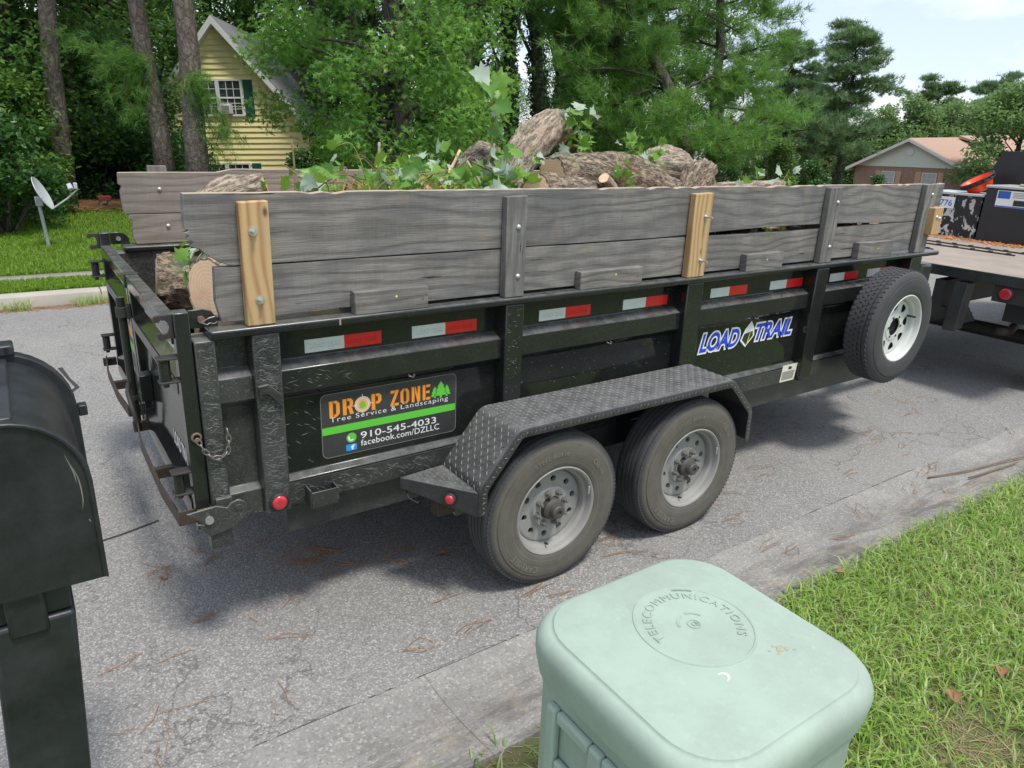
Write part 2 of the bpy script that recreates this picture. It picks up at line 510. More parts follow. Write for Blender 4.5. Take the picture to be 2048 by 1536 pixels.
def mk_shingle(name, a, b):
    g = G(name, rough=0.95); P = g.obj()
    n = g.noise(g.map(P, (1, 1, 3)), 6, 5, 0.7); z = g.math('FRACT', g.math('MULTIPLY', g.sep(P)[2], 7.0))
    c = g.mix(n, a, b); c = g.mix(g.ramp(z, [(0.0, 0.5), (0.14, 0.0)]), c, tuple(x * 0.4 for x in a))
    g.set(color=c); return g.m
def mk_tire(name, side=(0.115, 0.105, 0.085), tread=(0.040, 0.040, 0.041)):
    g = G(name, rough=0.82); P = g.obj()
    x, y, z = g.sep(P)[0:3]
    rad = g.math('SQRT', g.math('ADD', g.math('MULTIPLY', x, x), g.math('MULTIPLY', z, z)))
    n = g.noise(P, 9, 6, 0.7); n2 = g.noise(P, 45, 4, 0.6)
    rings = g.noise(g.node('ShaderNodeCombineXYZ', {'X': g.math('MULTIPLY', rad, 40.0), 'Y': 0.0, 'Z': 0.0}).outputs[0], 2.2, 2, 0.5)
    s = g.mix(g.ramp(n, [(0.3, 0), (0.7, 1)]), tuple(c * 0.55 for c in side), side)
    s = g.mix(g.ramp(rings, [(0.4, 0), (0.65, 0.6)]), s, tuple(c * 1.25 for c in side))
    t = g.mix(n2, tuple(c * 0.7 for c in tread), tuple(c * 1.7 for c in tread))
    m = g.ramp(rad, [(0.350, 0.0), (0.366, 1.0)])
    g.set(color=g.mix(m, s, t)); g.bump(n2, 0.15, 0.002)
    return g.m
def mk_pole_plastic(name, col, rough=0.42, dirt_shade=(0.33, 0.38, 0.33), stain=0.35):
    g = G(name); P = g.obj()
    n = g.noise(P, 5, 6, 0.7); f = g.noise(P, 38, 4, 0.7)
    c = g.mix(g.ramp(n, [(0.40, 0.0), (0.66, stain)]), col, dirt_shade)
    c = g.mix(g.ramp(f, [(0.55, 0), (0.75, stain * 0.6)]), c, tuple(min(1, x * 1.12) for x in col))
    g.set(color=c, rough=g.math('ADD', rough, g.math('MULTIPLY', n, 0.2))); g.bump(g.noise(P, 160, 2), 0.06, 0.002)
    return g.m

M = {}
M['asphalt'] = mk_asphalt()
M['gutter'] = mk_gutter()
M['turf'] = mk_soil('turf', [(0.030, 0.052, 0.012), (0.060, 0.105, 0.018), (0.10, 0.14, 0.03)], 2.2, 45)
M['turf_near'] = mk_soil('turf_near', [(0.15, 0.12, 0.075), (0.10, 0.13, 0.03), (0.085, 0.145, 0.025)], 1.5, 55)
M['forest_floor'] = mk_soil('forest_floor', [(0.07, 0.045, 0.025), (0.14, 0.075, 0.04), (0.09, 0.075, 0.03)], 1.8, 40)
M['concrete'] = plain('concrete', (0.36, 0.33, 0.28), 0.9, 0, 0.3, 2.0, 0.3)
M['sidewalk'] = plain('sidewalk_concrete', (0.28, 0.255, 0.225), 0.92, 0, 0.3, 3.0, 0.3)
M['tar'] = plain('tar', (0.035, 0.035, 0.036), 0.6, 0, 0.2, 9)
M['black'] = mat_paint('black_paint', 0.04, 0.0, rough=0.14)
M['black_body'] = mat_paint('black_paint_body', 0.03, 0.03, rough=0.08)
M['black_sill'] = mat_paint('black_paint_sill', 0.12, 0.10, rough=0.25)
M['black_worn'] = mat_paint('black_paint_scratched', 0.17, 0.08)
M['plate'] = mat_paint('tread_plate_paint', 0.07, 0.12, (0.016, 0.016, 0.017), 0.34)
M['plate_rib'] = mat_paint('tread_plate_ribs', 0.26, 0.2, (0.035, 0.035, 0.035), 0.32)
M['dark_steel'] = plain('dark_steel', (0.045, 0.042, 0.038), 0.6, 0.3, 0.4, 14, 0.2)
M['rusty'] = plain('rusty_steel', (0.20, 0.13, 0.085), 0.8, 0.3, 0.5, 20, 0.3)
M['dusty_steel'] = plain('dusty_grey_steel', (0.22, 0.205, 0.175), 0.8, 0.1, 0.3, 9, 0.2)
M['zinc'] = plain('zinc', (0.62, 0.62, 0.58), 0.35, 0.9, 0.15, 30)
M['galv'] = plain('galvanised', (0.42, 0.43, 0.43), 0.45, 0.6, 0.2, 14)
M['step_steel'] = plain('brown_black_steel', (0.075, 0.055, 0.042), 0.7, 0.3, 0.5, 16, 0.3)
M['lug'] = plain('dusty_lug', (0.21, 0.20, 0.18), 0.6, 0.4, 0.3, 30)
M['chain'] = plain('chain_steel', (0.26, 0.25, 0.23), 0.5, 0.7, 0.3, 30)
M['wood'] = mat_wood('weathered_board')
M['wood_z'] = mat_wood('weathered_stake', 'z')
M['wood_far'] = mat_wood('weathered_board_brown', 'x', False, 4.0)
M['wood_new'] = mat_wood('new_pine_stake', 'z', True)
M['wood_edge'] = plain('bare_wood_edge', (0.42, 0.335, 0.25), 0.85, 0, 0.3, 12, 0.4)
M['tire'] = mk_tire('tire_rubber')
M['tire_mark'] = plain('tire_lettering', (0.19, 0.175, 0.135), 0.85, 0, 0.3, 20)
M['tire_spare'] = mk_tire('spare_rubber', (0.055, 0.055, 0.055), (0.045, 0.045, 0.047))
M['rim'] = plain('grey_wheel_paint', (0.27, 0.265, 0.25), 0.55, 0.1, 0.22, 7, 0.1)
M['rim_white'] = plain('white_wheel_paint', (0.55, 0.56, 0.53), 0.45, 0, 0.12, 7)
M['hub'] = plain('hub_grease', (0.085, 0.078, 0.07), 0.6, 0.3, 0.4, 24, 0.2)
M['hole'] = plain('dark_opening', (0.006, 0.006, 0.006), 0.9)  # near-black colour painted in for the shade inside openings
def mk_tape(name, col):
    g = G(name, rough=0.3); P = g.world()
    v = g.vor(g.map(P, (1, 1, 1), (0, R(45), 0)), 190, 'F1', 'Distance', 0.0)
    n = g.noise(P, 18, 4, 0.6)
    c = g.mix(g.ramp(v, [(0.3, 0.0), (0.6, 0.12)]), col, tuple(x * 0.6 for x in col))
    g.set(color=g.mix(g.ramp(n, [(0.5, 0), (0.8, 0.25)]), c, tuple(x * 0.55 for x in col)), coat=0.4)
    return g.m
M['tape_white'] = mk_tape('reflector_white', (0.66, 0.70, 0.66))
M['tape_red'] = mk_tape('reflector_red', (0.72, 0.012, 0.02))
M['tape_mark'] = plain('reflector_print', (0.52, 0.56, 0.53), 0.4)
M['tape_mark_red'] = plain('reflector_print_red', (0.52, 0.008, 0.014), 0.4)
M['lens'] = plain('red_lens', (0.50, 0.03, 0.045), 0.25, 0, 0.2, 60, coat=0.5)
M['scratch'] = plain('bare_scratch', (0.27, 0.27, 0.26), 0.7, 0, 0.4, 60)
M['rubber'] = plain('black_rubber', (0.02, 0.02, 0.02), 0.6)
M['decal_bg'] = mat_paint('decal_charcoal', 0.05, 0.05, (0.030, 0.031, 0.031), 0.35)
M['d_orange'] = plain('decal_orange', (0.82, 0.29, 0.035), 0.4, 0, 0.05)
M['d_green'] = plain('decal_green', (0.115, 0.53, 0.05), 0.4, 0, 0.05)
M['d_white'] = plain('decal_white', (0.78, 0.78, 0.76), 0.4, 0, 0.06)
M['d_tan'] = plain('decal_tan', (0.72, 0.42, 0.20), 0.4, 0, 0.05)
M['d_cream'] = plain('decal_cream', (0.80, 0.70, 0.58), 0.4, 0, 0.05)
M['d_blue'] = plain('decal_royal_blue', (0.018, 0.055, 0.55), 0.35, 0, 0.05)
M['d_sky'] = plain('decal_sky_blue', (0.015, 0.29, 0.74), 0.4, 0, 0.05)
M['d_navy'] = plain('sticker_blue', (0.02, 0.11, 0.42), 0.4, 0, 0.1)
M['d_black'] = plain('print_black', (0.02, 0.02, 0.02), 0.5)
M['d_yellow'] = plain('print_yellow', (0.7, 0.62, 0.1), 0.5)
M['d_dark'] = plain('logo_dark_green', (0.02, 0.04, 0.02), 0.4)
M['paper'] = plain('sticker_paper', (0.68, 0.64, 0.53), 0.6, 0, 0.08, 20)
M['log_bark'] = mat_bark('cut_log_bark', (0.20, 0.145, 0.10), (0.38, 0.295, 0.205), (0.40, 0.345, 0.265), 52, 0.28, 0.5, 0.014, 0.0, 0.7)
M['log_smooth'] = mat_bark('smooth_log_bark', (0.27, 0.205, 0.145), (0.46, 0.375, 0.28), (0.47, 0.40, 0.315), 44, 0.16, 0.4, 0.009, 0.0, 0.9)
M['pine_bark'] = mat_bark('pine_bark', (0.15, 0.115, 0.092), (0.245, 0.195, 0.162), (0.215, 0.195, 0.17), 24, 0.35, 0.0, 0.03, 10.0)
M['trunk_dark'] = mat_bark('dark_bark', (0.085, 0.068, 0.054), (0.145, 0.118, 0.095), (0.11, 0.10, 0.082), 22, 0.25, 0.3, 0.025)  # darker bark colour for woodland trunks, limbs and stems
def mk_cut():
    g = G('fresh_cut_wood', rough=0.8); P = g.obj()
    d = g.node('ShaderNodeVectorMath', {0: P}, operation='LENGTH').outputs['Value']
    n = g.noise(P, 7, 4, 0.6)
    r = g.math('SINE', g.math('ADD', g.math('MULTIPLY', d, 420.0), g.math('MULTIPLY', n, 9.0)))
    c = g.mix(g.math('MULTIPLY', g.math('ADD', r, 1.0), 0.18), (0.80, 0.56, 0.36), (0.60, 0.36, 0.19))
    c = g.mix(g.ramp(n, [(0.55, 0), (0.75, 0.6)]), c, (0.60, 0.27, 0.09))
    g.set(color=c); g.bump(n, 0.2, 0.005); return g.m
M['cut'] = mk_cut()
M['torn'] = plain('torn_orange_wood', (0.55, 0.22, 0.075), 0.9, 0, 0.5, 20, 0.6)
M['chips'] = plain('wood_chips', (0.45, 0.27, 0.14), 0.9, 0, 0.5, 14, 0.4)
M['twig'] = plain('twig_bark', (0.19, 0.125, 0.075), 0.85, 0, 0.4, 20)
M['twig_green'] = plain('green_stem', (0.25, 0.27, 0.07), 0.6, 0, 0.3, 20)
M['needle_dead'] = plain('dead_pine_needles', (0.30, 0.155, 0.07), 0.85, 0, 0.4, 30)
M['leaf_dead'] = plain('dead_leaf', (0.27, 0.135, 0.07), 0.8, 0, 0.35, 20)
M['leaf_load'] = mat_leaf('maple_leaf', [(0.060, 0.165, 0.028), (0.14, 0.30, 0.042), (0.27, 0.43, 0.06)], 0.3, 0.38)
M['leaf_pale'] = mat_leaf('maple_leaf_underside', [(0.30, 0.40, 0.30), (0.38, 0.47, 0.36), (0.44, 0.52, 0.42)], 0.25, 0.5)
M['leaf_gum'] = mat_leaf('sweetgum_leaf', [(0.053, 0.140, 0.031), (0.114, 0.264, 0.049), (0.246, 0.430, 0.079)], 0.40, 0.45)
M['leaf_wood'] = mat_leaf('woodland_leaf', [(0.036, 0.094, 0.024), (0.073, 0.179, 0.036), (0.163, 0.300, 0.061)], 0.38, 0.45)
M['leaf_shrub'] = mat_leaf('shrub_leaf', [(0.019, 0.059, 0.016), (0.043, 0.121, 0.028), (0.094, 0.203, 0.047)], 0.30, 0.32)
M['leaf_bright'] = mat_leaf('bright_leaf', [(0.046, 0.115, 0.023), (0.103, 0.207, 0.040), (0.172, 0.287, 0.057)], 0.32, 0.45)
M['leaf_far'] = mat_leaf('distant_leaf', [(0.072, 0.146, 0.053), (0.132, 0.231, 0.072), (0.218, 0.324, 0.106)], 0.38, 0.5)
M['needle'] = mat_leaf('pine_needle', [(0.065, 0.155, 0.036), (0.122, 0.269, 0.049), (0.244, 0.423, 0.081)], 0.35, 0.42)
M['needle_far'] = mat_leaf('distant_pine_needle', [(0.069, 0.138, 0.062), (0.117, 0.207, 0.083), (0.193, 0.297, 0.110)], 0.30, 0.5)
M['ivy'] = mat_leaf('ivy_leaf', [(0.018, 0.058, 0.016), (0.039, 0.111, 0.023), (0.072, 0.163, 0.036)], 0.2, 0.35)
M['grass'] = mat_leaf('grass_blade', [(0.129, 0.265, 0.041), (0.222, 0.409, 0.059), (0.359, 0.533, 0.092), (0.544, 0.561, 0.297)], 0.42, 0.4)
M['grass_far'] = mat_leaf('lawn_blade', [(0.102, 0.204, 0.018), (0.168, 0.300, 0.024), (0.228, 0.348, 0.036)], 0.42, 0.5)
M['grass_dry'] = mat_leaf('dry_thatch', [(0.33, 0.25, 0.14), (0.42, 0.33, 0.19), (0.25, 0.17, 0.10)], 0.2, 0.7)
M['pedestal'] = mk_pole_plastic('mint_plastic', (0.335, 0.42, 0.345), 0.66, (0.28, 0.335, 0.285), 0.8)
M['pedestal_mark'] = mk_pole_plastic('mint_plastic_moulded', (0.325, 0.405, 0.335), 0.7, (0.24, 0.285, 0.25), 0.9)  # darker mottling than the lid: shading of the raised letters put into colour
M['bird_white'] = plain('white_dropping', (0.80, 0.80, 0.78), 0.7)
M['bird_brown'] = plain('brown_dropping', (0.34, 0.33, 0.22), 0.8, 0, 0.3, 40)
M['mailbox'] = mk_pole_plastic('mailbox_plastic', (0.012, 0.014, 0.016), 0.32, (0.05, 0.054, 0.058), 0.5)
M['siding_yellow'] = mk_siding('yellow_siding', (0.87, 0.78, 0.37))
M['siding_white'] = mk_siding('pale_siding', (0.66, 0.73, 0.62))
M['trim'] = plain('white_trim', (0.72, 0.73, 0.70), 0.5, 0, 0.08)
M['brick'] = mk_brick()
M['shingle_grey'] = mk_shingle('grey_shingles', (0.13, 0.13, 0.135), (0.24, 0.24, 0.24))
M['shingle_tan'] = mk_shingle('tan_shingles', (0.36, 0.225, 0.165), (0.46, 0.305, 0.23))
M['roof_red'] = mk_shingle('red_roof', (0.25, 0.05, 0.04), (0.34, 0.08, 0.06))
M['shutter'] = plain('green_shutter', (0.012, 0.085, 0.055), 0.5)
M['shutter_tan'] = plain('tan_shutter', (0.55, 0.33, 0.22), 0.6)
M['glass'] = plain('window_glass', (0.035, 0.045, 0.05), 0.06, 0, 0.2, 2, spec=0.8)
M['curtain'] = plain('pale_blind', (0.45, 0.47, 0.45), 0.7)
M['ac'] = plain('air_conditioner', (0.62, 0.63, 0.62), 0.5, 0, 0.1)
M['dish'] = plain('dish_grey', (0.44, 0.46, 0.47), 0.45, 0, 0.1, 6)
M['deck'] = plain('worn_steel_deck', (0.31, 0.255, 0.21), 0.75, 0.1, 0.45, 3.0, 0.2)
def mk_peel():
    g = G('peeling_black_paint', rough=0.6); P = g.obj()
    m = g.ramp(g.noise(g.map(P, (1, 1, 0.7)), 15, 4, 0.6, 0.4), [(0.53, 0), (0.56, 1)])
    z = g.ramp(g.sep(P)[2], [(0.05, 1.0), (0.5, 0.65)])
    g.set(color=g.mix(g.math('MULTIPLY', m, z), (0.015, 0.015, 0.017), (0.62, 0.60, 0.57)))
    return g.m
M['peel'] = mk_peel()
M['toolbox'] = plain('toolbox_black', (0.018, 0.018, 0.02), 0.42, 0, 0.4, 6)
M['tool_top'] = plain('pale_lid', (0.50, 0.50, 0.51), 0.4, 0.3, 0.15)
M['orange'] = plain('safety_orange', (0.95, 0.075, 0.012), 0.4, 0, 0.06)
M['bench'] = plain('brick_red', (0.30, 0.05, 0.04), 0.8)

# ------------------------------------------------------------------ setting
def gz(x):
    t = np.maximum(0, np.asarray(x, float) - 7.0)
    return -0.05 * (t - 6 * (1 - np.exp(-t / 6)))

def sheet(name, xs, prof, mats, kind='structure', jitter=0.0, parent=None):
    """a strip along X; prof = [(y, z)...] across it; follows the street's slope"""
    xs = np.asarray(xs, float); n = len(prof)
    V = np.array([(x, y + (RNG.normal() * jitter if jitter else 0), z + float(gz(x))) for x in xs for y, z in prof])
    F = [(i * n + k, i * n + k + 1, (i + 1) * n + k + 1, (i + 1) * n + k) for i in range(len(xs) - 1) for k in range(n - 1)]
    me = mesh_np(name, V, F, mats)
    me.polygons.foreach_set('use_smooth', np.ones(len(F), dtype=bool))
    o = link_mesh(name, me, parent)
    if kind: o['kind'] = kind
    return o
XS = np.concatenate([np.linspace(-300, -20, 8), np.linspace(-15, 90, 106), np.linspace(110, 900, 12)])
sheet('ground', XS, [(-600, -.035), (-60, -.035), (0, -.035), (8, -.035), (60, -.035), (900, -.035)], M['forest_floor'])
sheet('road', XS, [(y, 0.0) for y in np.linspace(-0.575, 6.83, 9)], M['asphalt'])
# ragged asphalt edge feathering over the gutter
_xs = np.concatenate([np.arange(-3, 12, .035), np.arange(12, 40, .3)]); _r = np.random.default_rng(9); _ye = -.585 + .012 * np.sin(_xs * 2.1) + .008 * np.sin(_xs * 7.7 + 1) + _r.normal(0, .0045, len(_xs))
_V = np.stack([np.stack([_xs, np.full(len(_xs), -.54), .0035 + gz(_xs)], 1), np.stack([_xs, _ye, .0030 + gz(_xs)], 1)], 1).reshape(-1, 3); _k = np.arange(len(_xs) - 1)[:, None] * 2
link_mesh('road_edge', mesh_np('road_edge', _V, _k + [0, 1, 3, 2], M['asphalt']))['kind'] = 'structure'
# shallow concrete gutter, cast in lengths with open joints
gut = empty('gutter', (0, -0.82, 0)); gut['kind'] = 'structure'
gp = [(-0.578, -0.03), (-0.579, 0.0012), (-0.60, 0.0016), (-0.72, -0.006), (-0.86, 0.004), (-1.00, 0.030), (-1.09, 0.048), (-1.10, -0.03)]
for i in range(-3, 16):
    x0, x1 = i * 3.05 + 0.62, (i + 1) * 3.05 + 0.6185
    mb = MB(); xs = np.linspace(x0, x1, 4); n = len(gp)
    mb.add([(x, y, z + float(gz(x))) for x in xs for y, z in gp], [(a * n + k, a * n + k + 1, (a + 1) * n + k + 1, (a + 1) * n + k) for a in range(3) for k in range(n - 1)] + [tuple(range(n)), tuple(range(4 * n - 1, 3 * n - 1, -1))])
    mb.build('gutter_slab', M['gutter'], gut, smooth=30)
lawn_z = lambda y: 0.035 + 0.05 * (1 - np.exp(-(-1.05 - y) / 1.2))
sheet('near_lawn', XS, [(-1.085, 0.03)] + [(y, float(lawn_z(y))) for y in (-1.2, -1.4, -1.7, -2.1, -2.8, -4, -7, -15, -60)], M['turf_near'])
kb = empty('kerb', (0, 6.9, 0)); kb['kind'] = 'structure'
for i in range(-5, 14):
    x0, x1 = i * 3.05 + 0.3, (i + 1) * 3.05 + 0.292
    zz = float(gz((x0 + x1) / 2))
    MB().prism([(6.83, -0.03), (6.832, 0.02), (6.86, 0.125), (6.89, 0.14), (7.04, 0.142), (7.04, -0.03)], 'x', x0, x1).build('kerb_stone', M['concrete'], kb, bevel=0.006).location.z += zz
sheet('far_verge', XS, [(7.042, 0.12), (7.3, 0.135), (7.70, 0.135)], M['turf'])
sheet('sidewalk', XS, [(7.70, 0.10), (7.701, 0.139), (8.12, 0.142), (8.121, 0.10)], M['sidewalk'])
sheet('far_lawn', XS, [(8.118, 0.13), (9, 0.14), (12, 0.15), (15.5, 0.18), (17.0, 0.15), (18, 0.0)], M['turf'])
sheet('woodland_floor', XS, [(14.0, 0.02), (15.0, 0.171), (16.5, 0.215), (22, 0.16), (34, 0.1), (90, 0.0)], M['forest_floor'])

# sealed cracks in the asphalt
def tar_line(pts, w):
    mb = MB(); vs = []
    for i, p in enumerate(pts):
        a = Vector(pts[max(i - 1, 0)]); b = Vector(pts[min(i + 1, len(pts) - 1)]); d = (b - a).normalized(); nn = Vector((-d.y, d.x))
        ww = w * random.uniform(0.5, 1.3)
        vs += [(p[0] + nn.x * ww, p[1] + nn.y * ww, 0.004), (p[0] - nn.x * ww, p[1] - nn.y * ww, 0.004)]
    mb.add(vs, [(2 * i, 2 * i + 1, 2 * i + 3, 2 * i + 2) for i in range(len(pts) - 1)])
    o = mb.build('tar_seam', M['tar']); o['kind'] = 'structure'
tar_line([(-.62, 2.55), (-.50, 2.9), (-.42, 3.05), (-.30, 3.3), (-.33, 3.55), (-.22, 3.75), (-.26, 4.0), (-.30, 4.35)], 0.02)
tar_line([(-.72, 1.05), (-.5, 1.12), (-.25, 1.16), (-.05, 1.22)], 0.012)

# ------------------------------------------------------------------ grass
def blades(n, sampler, hmin, hmax, wmin, wmax, lean, seed):
    rg = np.random.default_rng(seed)
    B = sampler(rg, n); n = len(B)
    h = rg.uniform(hmin, hmax, n); wd = rg.uniform(wmin, wmax, n)
    az = rg.uniform(0, 2 * np.pi, n); ln = rg.uniform(0.15, lean, n)
    d = np.stack([np.cos(az), np.sin(az), np.zeros(n)], 1)
    tw = az + np.pi / 2 + rg.normal(0, 0.6, n)
    s = np.stack([np.cos(tw), np.sin(tw), np.zeros(n)], 1) * wd[:, None] / 2
    z = np.array([0, 0, 1.0])
    mid = B + z * (h * 0.62)[:, None] + d * (h * ln * 0.38)[:, None]
    tip = B + z * (h * (1 - 0.35 * ln))[:, None] + d * (h * ln * 1.15)[:, None]
    V = np.stack([B - s, B + s, mid - s * .8, mid + s * .8, tip], 1).reshape(-1, 3)
    k = np.arange(n)[:, None] * 5
    T = np.stack([k + [0, 1, 3], k + [0, 3, 2], k + [2, 3, 4]], 1).reshape(-1, 3)
    return V, T, np.repeat(rg.random(n), 3)
def bare(x, y):
    b1 = np.exp(-(((x - 2.08) / .20) ** 2 + ((y + 1.98) / .13) ** 2)); b2 = np.exp(-(((x - 1.25) / .3) ** 2 + ((y + 2.0) / .15) ** 2))
    return np.clip(b1 * 1.3 + b2 * .35, 0, .97)
def near_s(rg, n):
    x = rg.uniform(0.2, 1, n) ** 1.0
    x = rg.uniform(-1.2, 7.5, n); y = -1.06 - rg.random(n) ** 1.15 * 2.6 + rg.normal(0, .012, n)
    dist = np.hypot(x - CAM[0], y - CAM[1])
    keep = (rg.random(n) < np.clip(3.2 / dist, 0.25, 1)) & (rg.random(n) > bare(x, y)) & ~((x < 1.45) & (y > -1.5) & (rg.random(n) > np.where(y > -1.22, .06, .45)))
    x, y = x[keep], y[keep]
    clump = np.sin(x * 9.1 + np.sin(y * 7) * 2) * np.sin(y * 11.3 + x * 3)
    k2 = rg.random(len(x)) < 0.75 + 0.25 * clump
    x, y = x[k2], y[k2]
    return np.stack([x, y, lawn_z(y) - 0.004], 1)
V, T, A = blades(125000, near_s, 0.03, 0.098, 0.0045, 0.0105, 1.8, 3)
o = link_mesh('grass', mesh_np('grass', V, T, M['grass'], A)); tag(o, 'bright green lawn grass beside the gutter and mint pedestal', 'grass', kind='stuff')
def dry_s(rg, n):
    x = rg.uniform(.4, 3.6, n); y = rg.uniform(-2.9, -1.1, n)
    k = rg.random(n) < 0.12 + bare(x, y) * .6
    x, y = x[k], y[k]; return np.stack([x, y, lawn_z(y)], 1)
V, T, A = blades(30000, dry_s, 0.02, 0.07, 0.002, 0.004, 3.5, 4)
V[:, 2] = lawn_z(V[:, 1]) + (V[:, 2] - lawn_z(V[:, 1])) * 0.3
o = link_mesh('dry_grass', mesh_np('dry_grass', V, T, M['grass_dry'], A)); tag(o, 'straw coloured dead grass on the bare soil patch', 'grass', kind='stuff')
def far_s(rg, n):
    x = rg.uniform(-3.5, 6.0, n); y = 8.13 + rg.random(n) ** 1.3 * 8.0
    v = rg.random(n) < .28
    y = np.where(v, rg.uniform(7.045, 7.69, n), y)
    z = np.where(v, 0.13, np.interp(y, [8.1, 9, 12, 15.5, 17], [.13, .14, .15, .18, .15]))
    return np.stack([x, y, z], 1)
V, T, A = blades(120000, far_s, 0.04, 0.085, 0.008, 0.016, 1.0, 5)
o = link_mesh('far_grass', mesh_np('far_grass', V, T, M['grass_far'], A)); tag(o, 'mown green lawn across the street', 'grass', kind='stuff')
def weed_s(rg, n):
    x = rg.uniform(-3, 6, n); y = 6.80 + np.abs(rg.normal(0, .05, n))
    k = (np.sin(x * 5) * np.sin(x * 2.3 + 1) > -.1); x, y = x[k], y[k]
    return np.stack([x, 6.8 - np.abs(rg.normal(0, .06, len(x))), np.zeros(len(x))], 1)
V, T, A = blades(2500, weed_s, 0.05, 0.16, 0.006, 0.012, 1.2, 6)
o = link_mesh('kerb_weeds', mesh_np('kerb_weeds', V, T, M['grass'], A)); tag(o, 'thin weeds sprouting along the far kerb', 'weeds', kind='stuff')

# ------------------------------------------------------------------ dump trailer
TR = empty('dump_trailer', (2.5, 1.05, 0), 'black steel dump trailer with diamond plate fender loaded with cut logs', 'trailer')
TL, WY = 4.97, 2.10
SIDE = [(0.050, 1.326), (0.050, 1.188), (-0.008, 1.163), (-0.011, 1.070), (0.004, 1.058), (0.030, 1.035), (0.030, 0.705), (-0.006, 0.690), (-0.010, 0.585), (0.085, 0.575), (0.085, 1.326)]
POSTS = [(0.0, 0.070), (0.198, 0.300), (1.320, 1.420), (2.500, 2.625), (3.672, 3.795), (4.790, 4.930)]
def mir(poly): return [(WY - y, z) for y, z in poly]
for side in (0, 1):
    f = (lambda p: p) if side == 0 else mir
    for i in range(len(POSTS) - 1):
        a, b = POSTS[i][1] - .002, POSTS[i + 1][0] + .002
        MB().prism(f(SIDE), 'x', a, b).build('side_panel', M['black_body'] if 1 <= i else M['black_worn'], TR, bevel=0.004)
    for i, (a, b) in enumerate(POSTS):
        y0, y1 = (-0.042, 0.09)
        if side: y0, y1 = WY - 0.09, WY + 0.042
        MB().box(a, b, y0, y1, 0.583, 1.3255).build('post', M['black_worn'] if i < 2 else M['black_body'], TR, bevel=0.006)
    ya, yb = (-0.050, 0.105) if side == 0 else (WY - 0.105, WY + 0.050)
    MB().box(0.055, 5.143, ya, yb, 1.327, 1.359).build('top_rail', M['black'], TR, bevel=0.010, seg=3)
    # lower frame channel under the side
    yc = (0.035, 0.085) if side == 0 else (WY - 0.085, WY - 0.035)
    MB().box(0.30, 4.95, *yc, 0.435, 0.574).build('sill_channel', M['black_sill'], TR, bevel=0.004)
    yc = (0.42, 0.50) if side == 0 else (WY - .5, WY - .42)
    MB().box(0.10, 6.0, *yc, 0.42, 0.56).build('frame_rail', M['dark_steel'], TR, bevel=0.004)
    for xs in (0.62, 1.1):
        pass
# worn sill faces: folded strip laid over the lower flange
MB().prism([(-0.0125, 0.683), (-0.0125, 0.588), (-0.0105, 0.588), (-0.0105, 0.683)], 'x', 0.302, 1.318).build('sill_strip', M['black_sill'], TR)
MB().prism([(-0.0125, 0.683), (-0.0125, 0.588), (-0.0105, 0.588), (-0.0105, 0.683)], 'x', 2.627, 4.788).build('sill_strip', M['black_sill'], TR)
MB().box(0.06, 4.94, 0.09, WY - 0.09, 0.60, 0.64).build('bed_floor', M['dark_steel'], TR)
MB().box(4.935, 4.985, 0.09, WY - 0.09, 0.585, 1.34).build('front_wall', M['black'], TR, bevel=0.004)
MB().box(5.0, 5.16, -0.02, 0.22, 0.98, 1.26).build('battery_box', M['black'], TR, bevel=0.02)
for k in range(8):
    MB().box(0.35 + k * 0.6, 0.41 + k * 0.6, 0.09, WY - 0.09, 0.575, 0.599).build('cross_member', M['dark_steel'], TR)
tg = MB(); tg.beam((5.0, 0.35, 0.5), (6.55, 1.0, 0.5), 0.07, 0.12); tg.build('tongue_arm', M['black'], TR, bevel=.004)
tg = MB(); tg.beam((5.0, 1.75, 0.5), (6.55, 1.1, 0.5), 0.07, 0.12); tg.build('tongue_arm', M['black'], TR, bevel=.004)
tg = MB(); tg.box(6.45, 6.75, 0.99, 1.11, 0.46, 0.60); tg.cyl((6.2, 1.05, .15), (6.2, 1.05, .95), .045); tg.build('coupler', M['dark_steel'], TR, bevel=.004)
# corner seam and hook box low on the side
hb = MB(); hb.box(0.368, 0.374, -0.075, -0.013, 0.578, 0.66); hb.box(0.484, 0.490, -0.075, -0.013, 0.578, 0.648); hb.box(0.374, 0.484, -0.075, -0.069, 0.578, 0.648); hb.box(0.374, 0.484, -0.069, -0.013, 0.578, 0.584)
hb.build('stake_pocket', M['black_sill'], TR, bevel=0.002)
tb = MB(); tb.prism([(0.203, 1.130), (0.240, 1.135), (0.292, 1.082), (0.292, 1.040), (0.286, 1.040), (0.236, 1.098), (0.206, 1.098)], 'y', -0.060, -0.044); tb.build('tie_hook', M['black_sill'], TR, bevel=0.002)
for x, z in ((0.86, 1.056), (1.99, 1.056), (3.17, 1.056)):
    MB().tube([(x - .012, 0.012, z + .01), (x - .012, -0.012, z), (x, -0.022, z - .004), (x + .012, -0.012, z), (x + .012, .012, z + .01)], 0.006, 8).build('lashing_ring', M['black'], TR, smooth=True)
MB().box(0.530, 0.538, -0.0525, -0.0505, 1.330, 1.356).build('paint_chip', M['zinc'], TR)
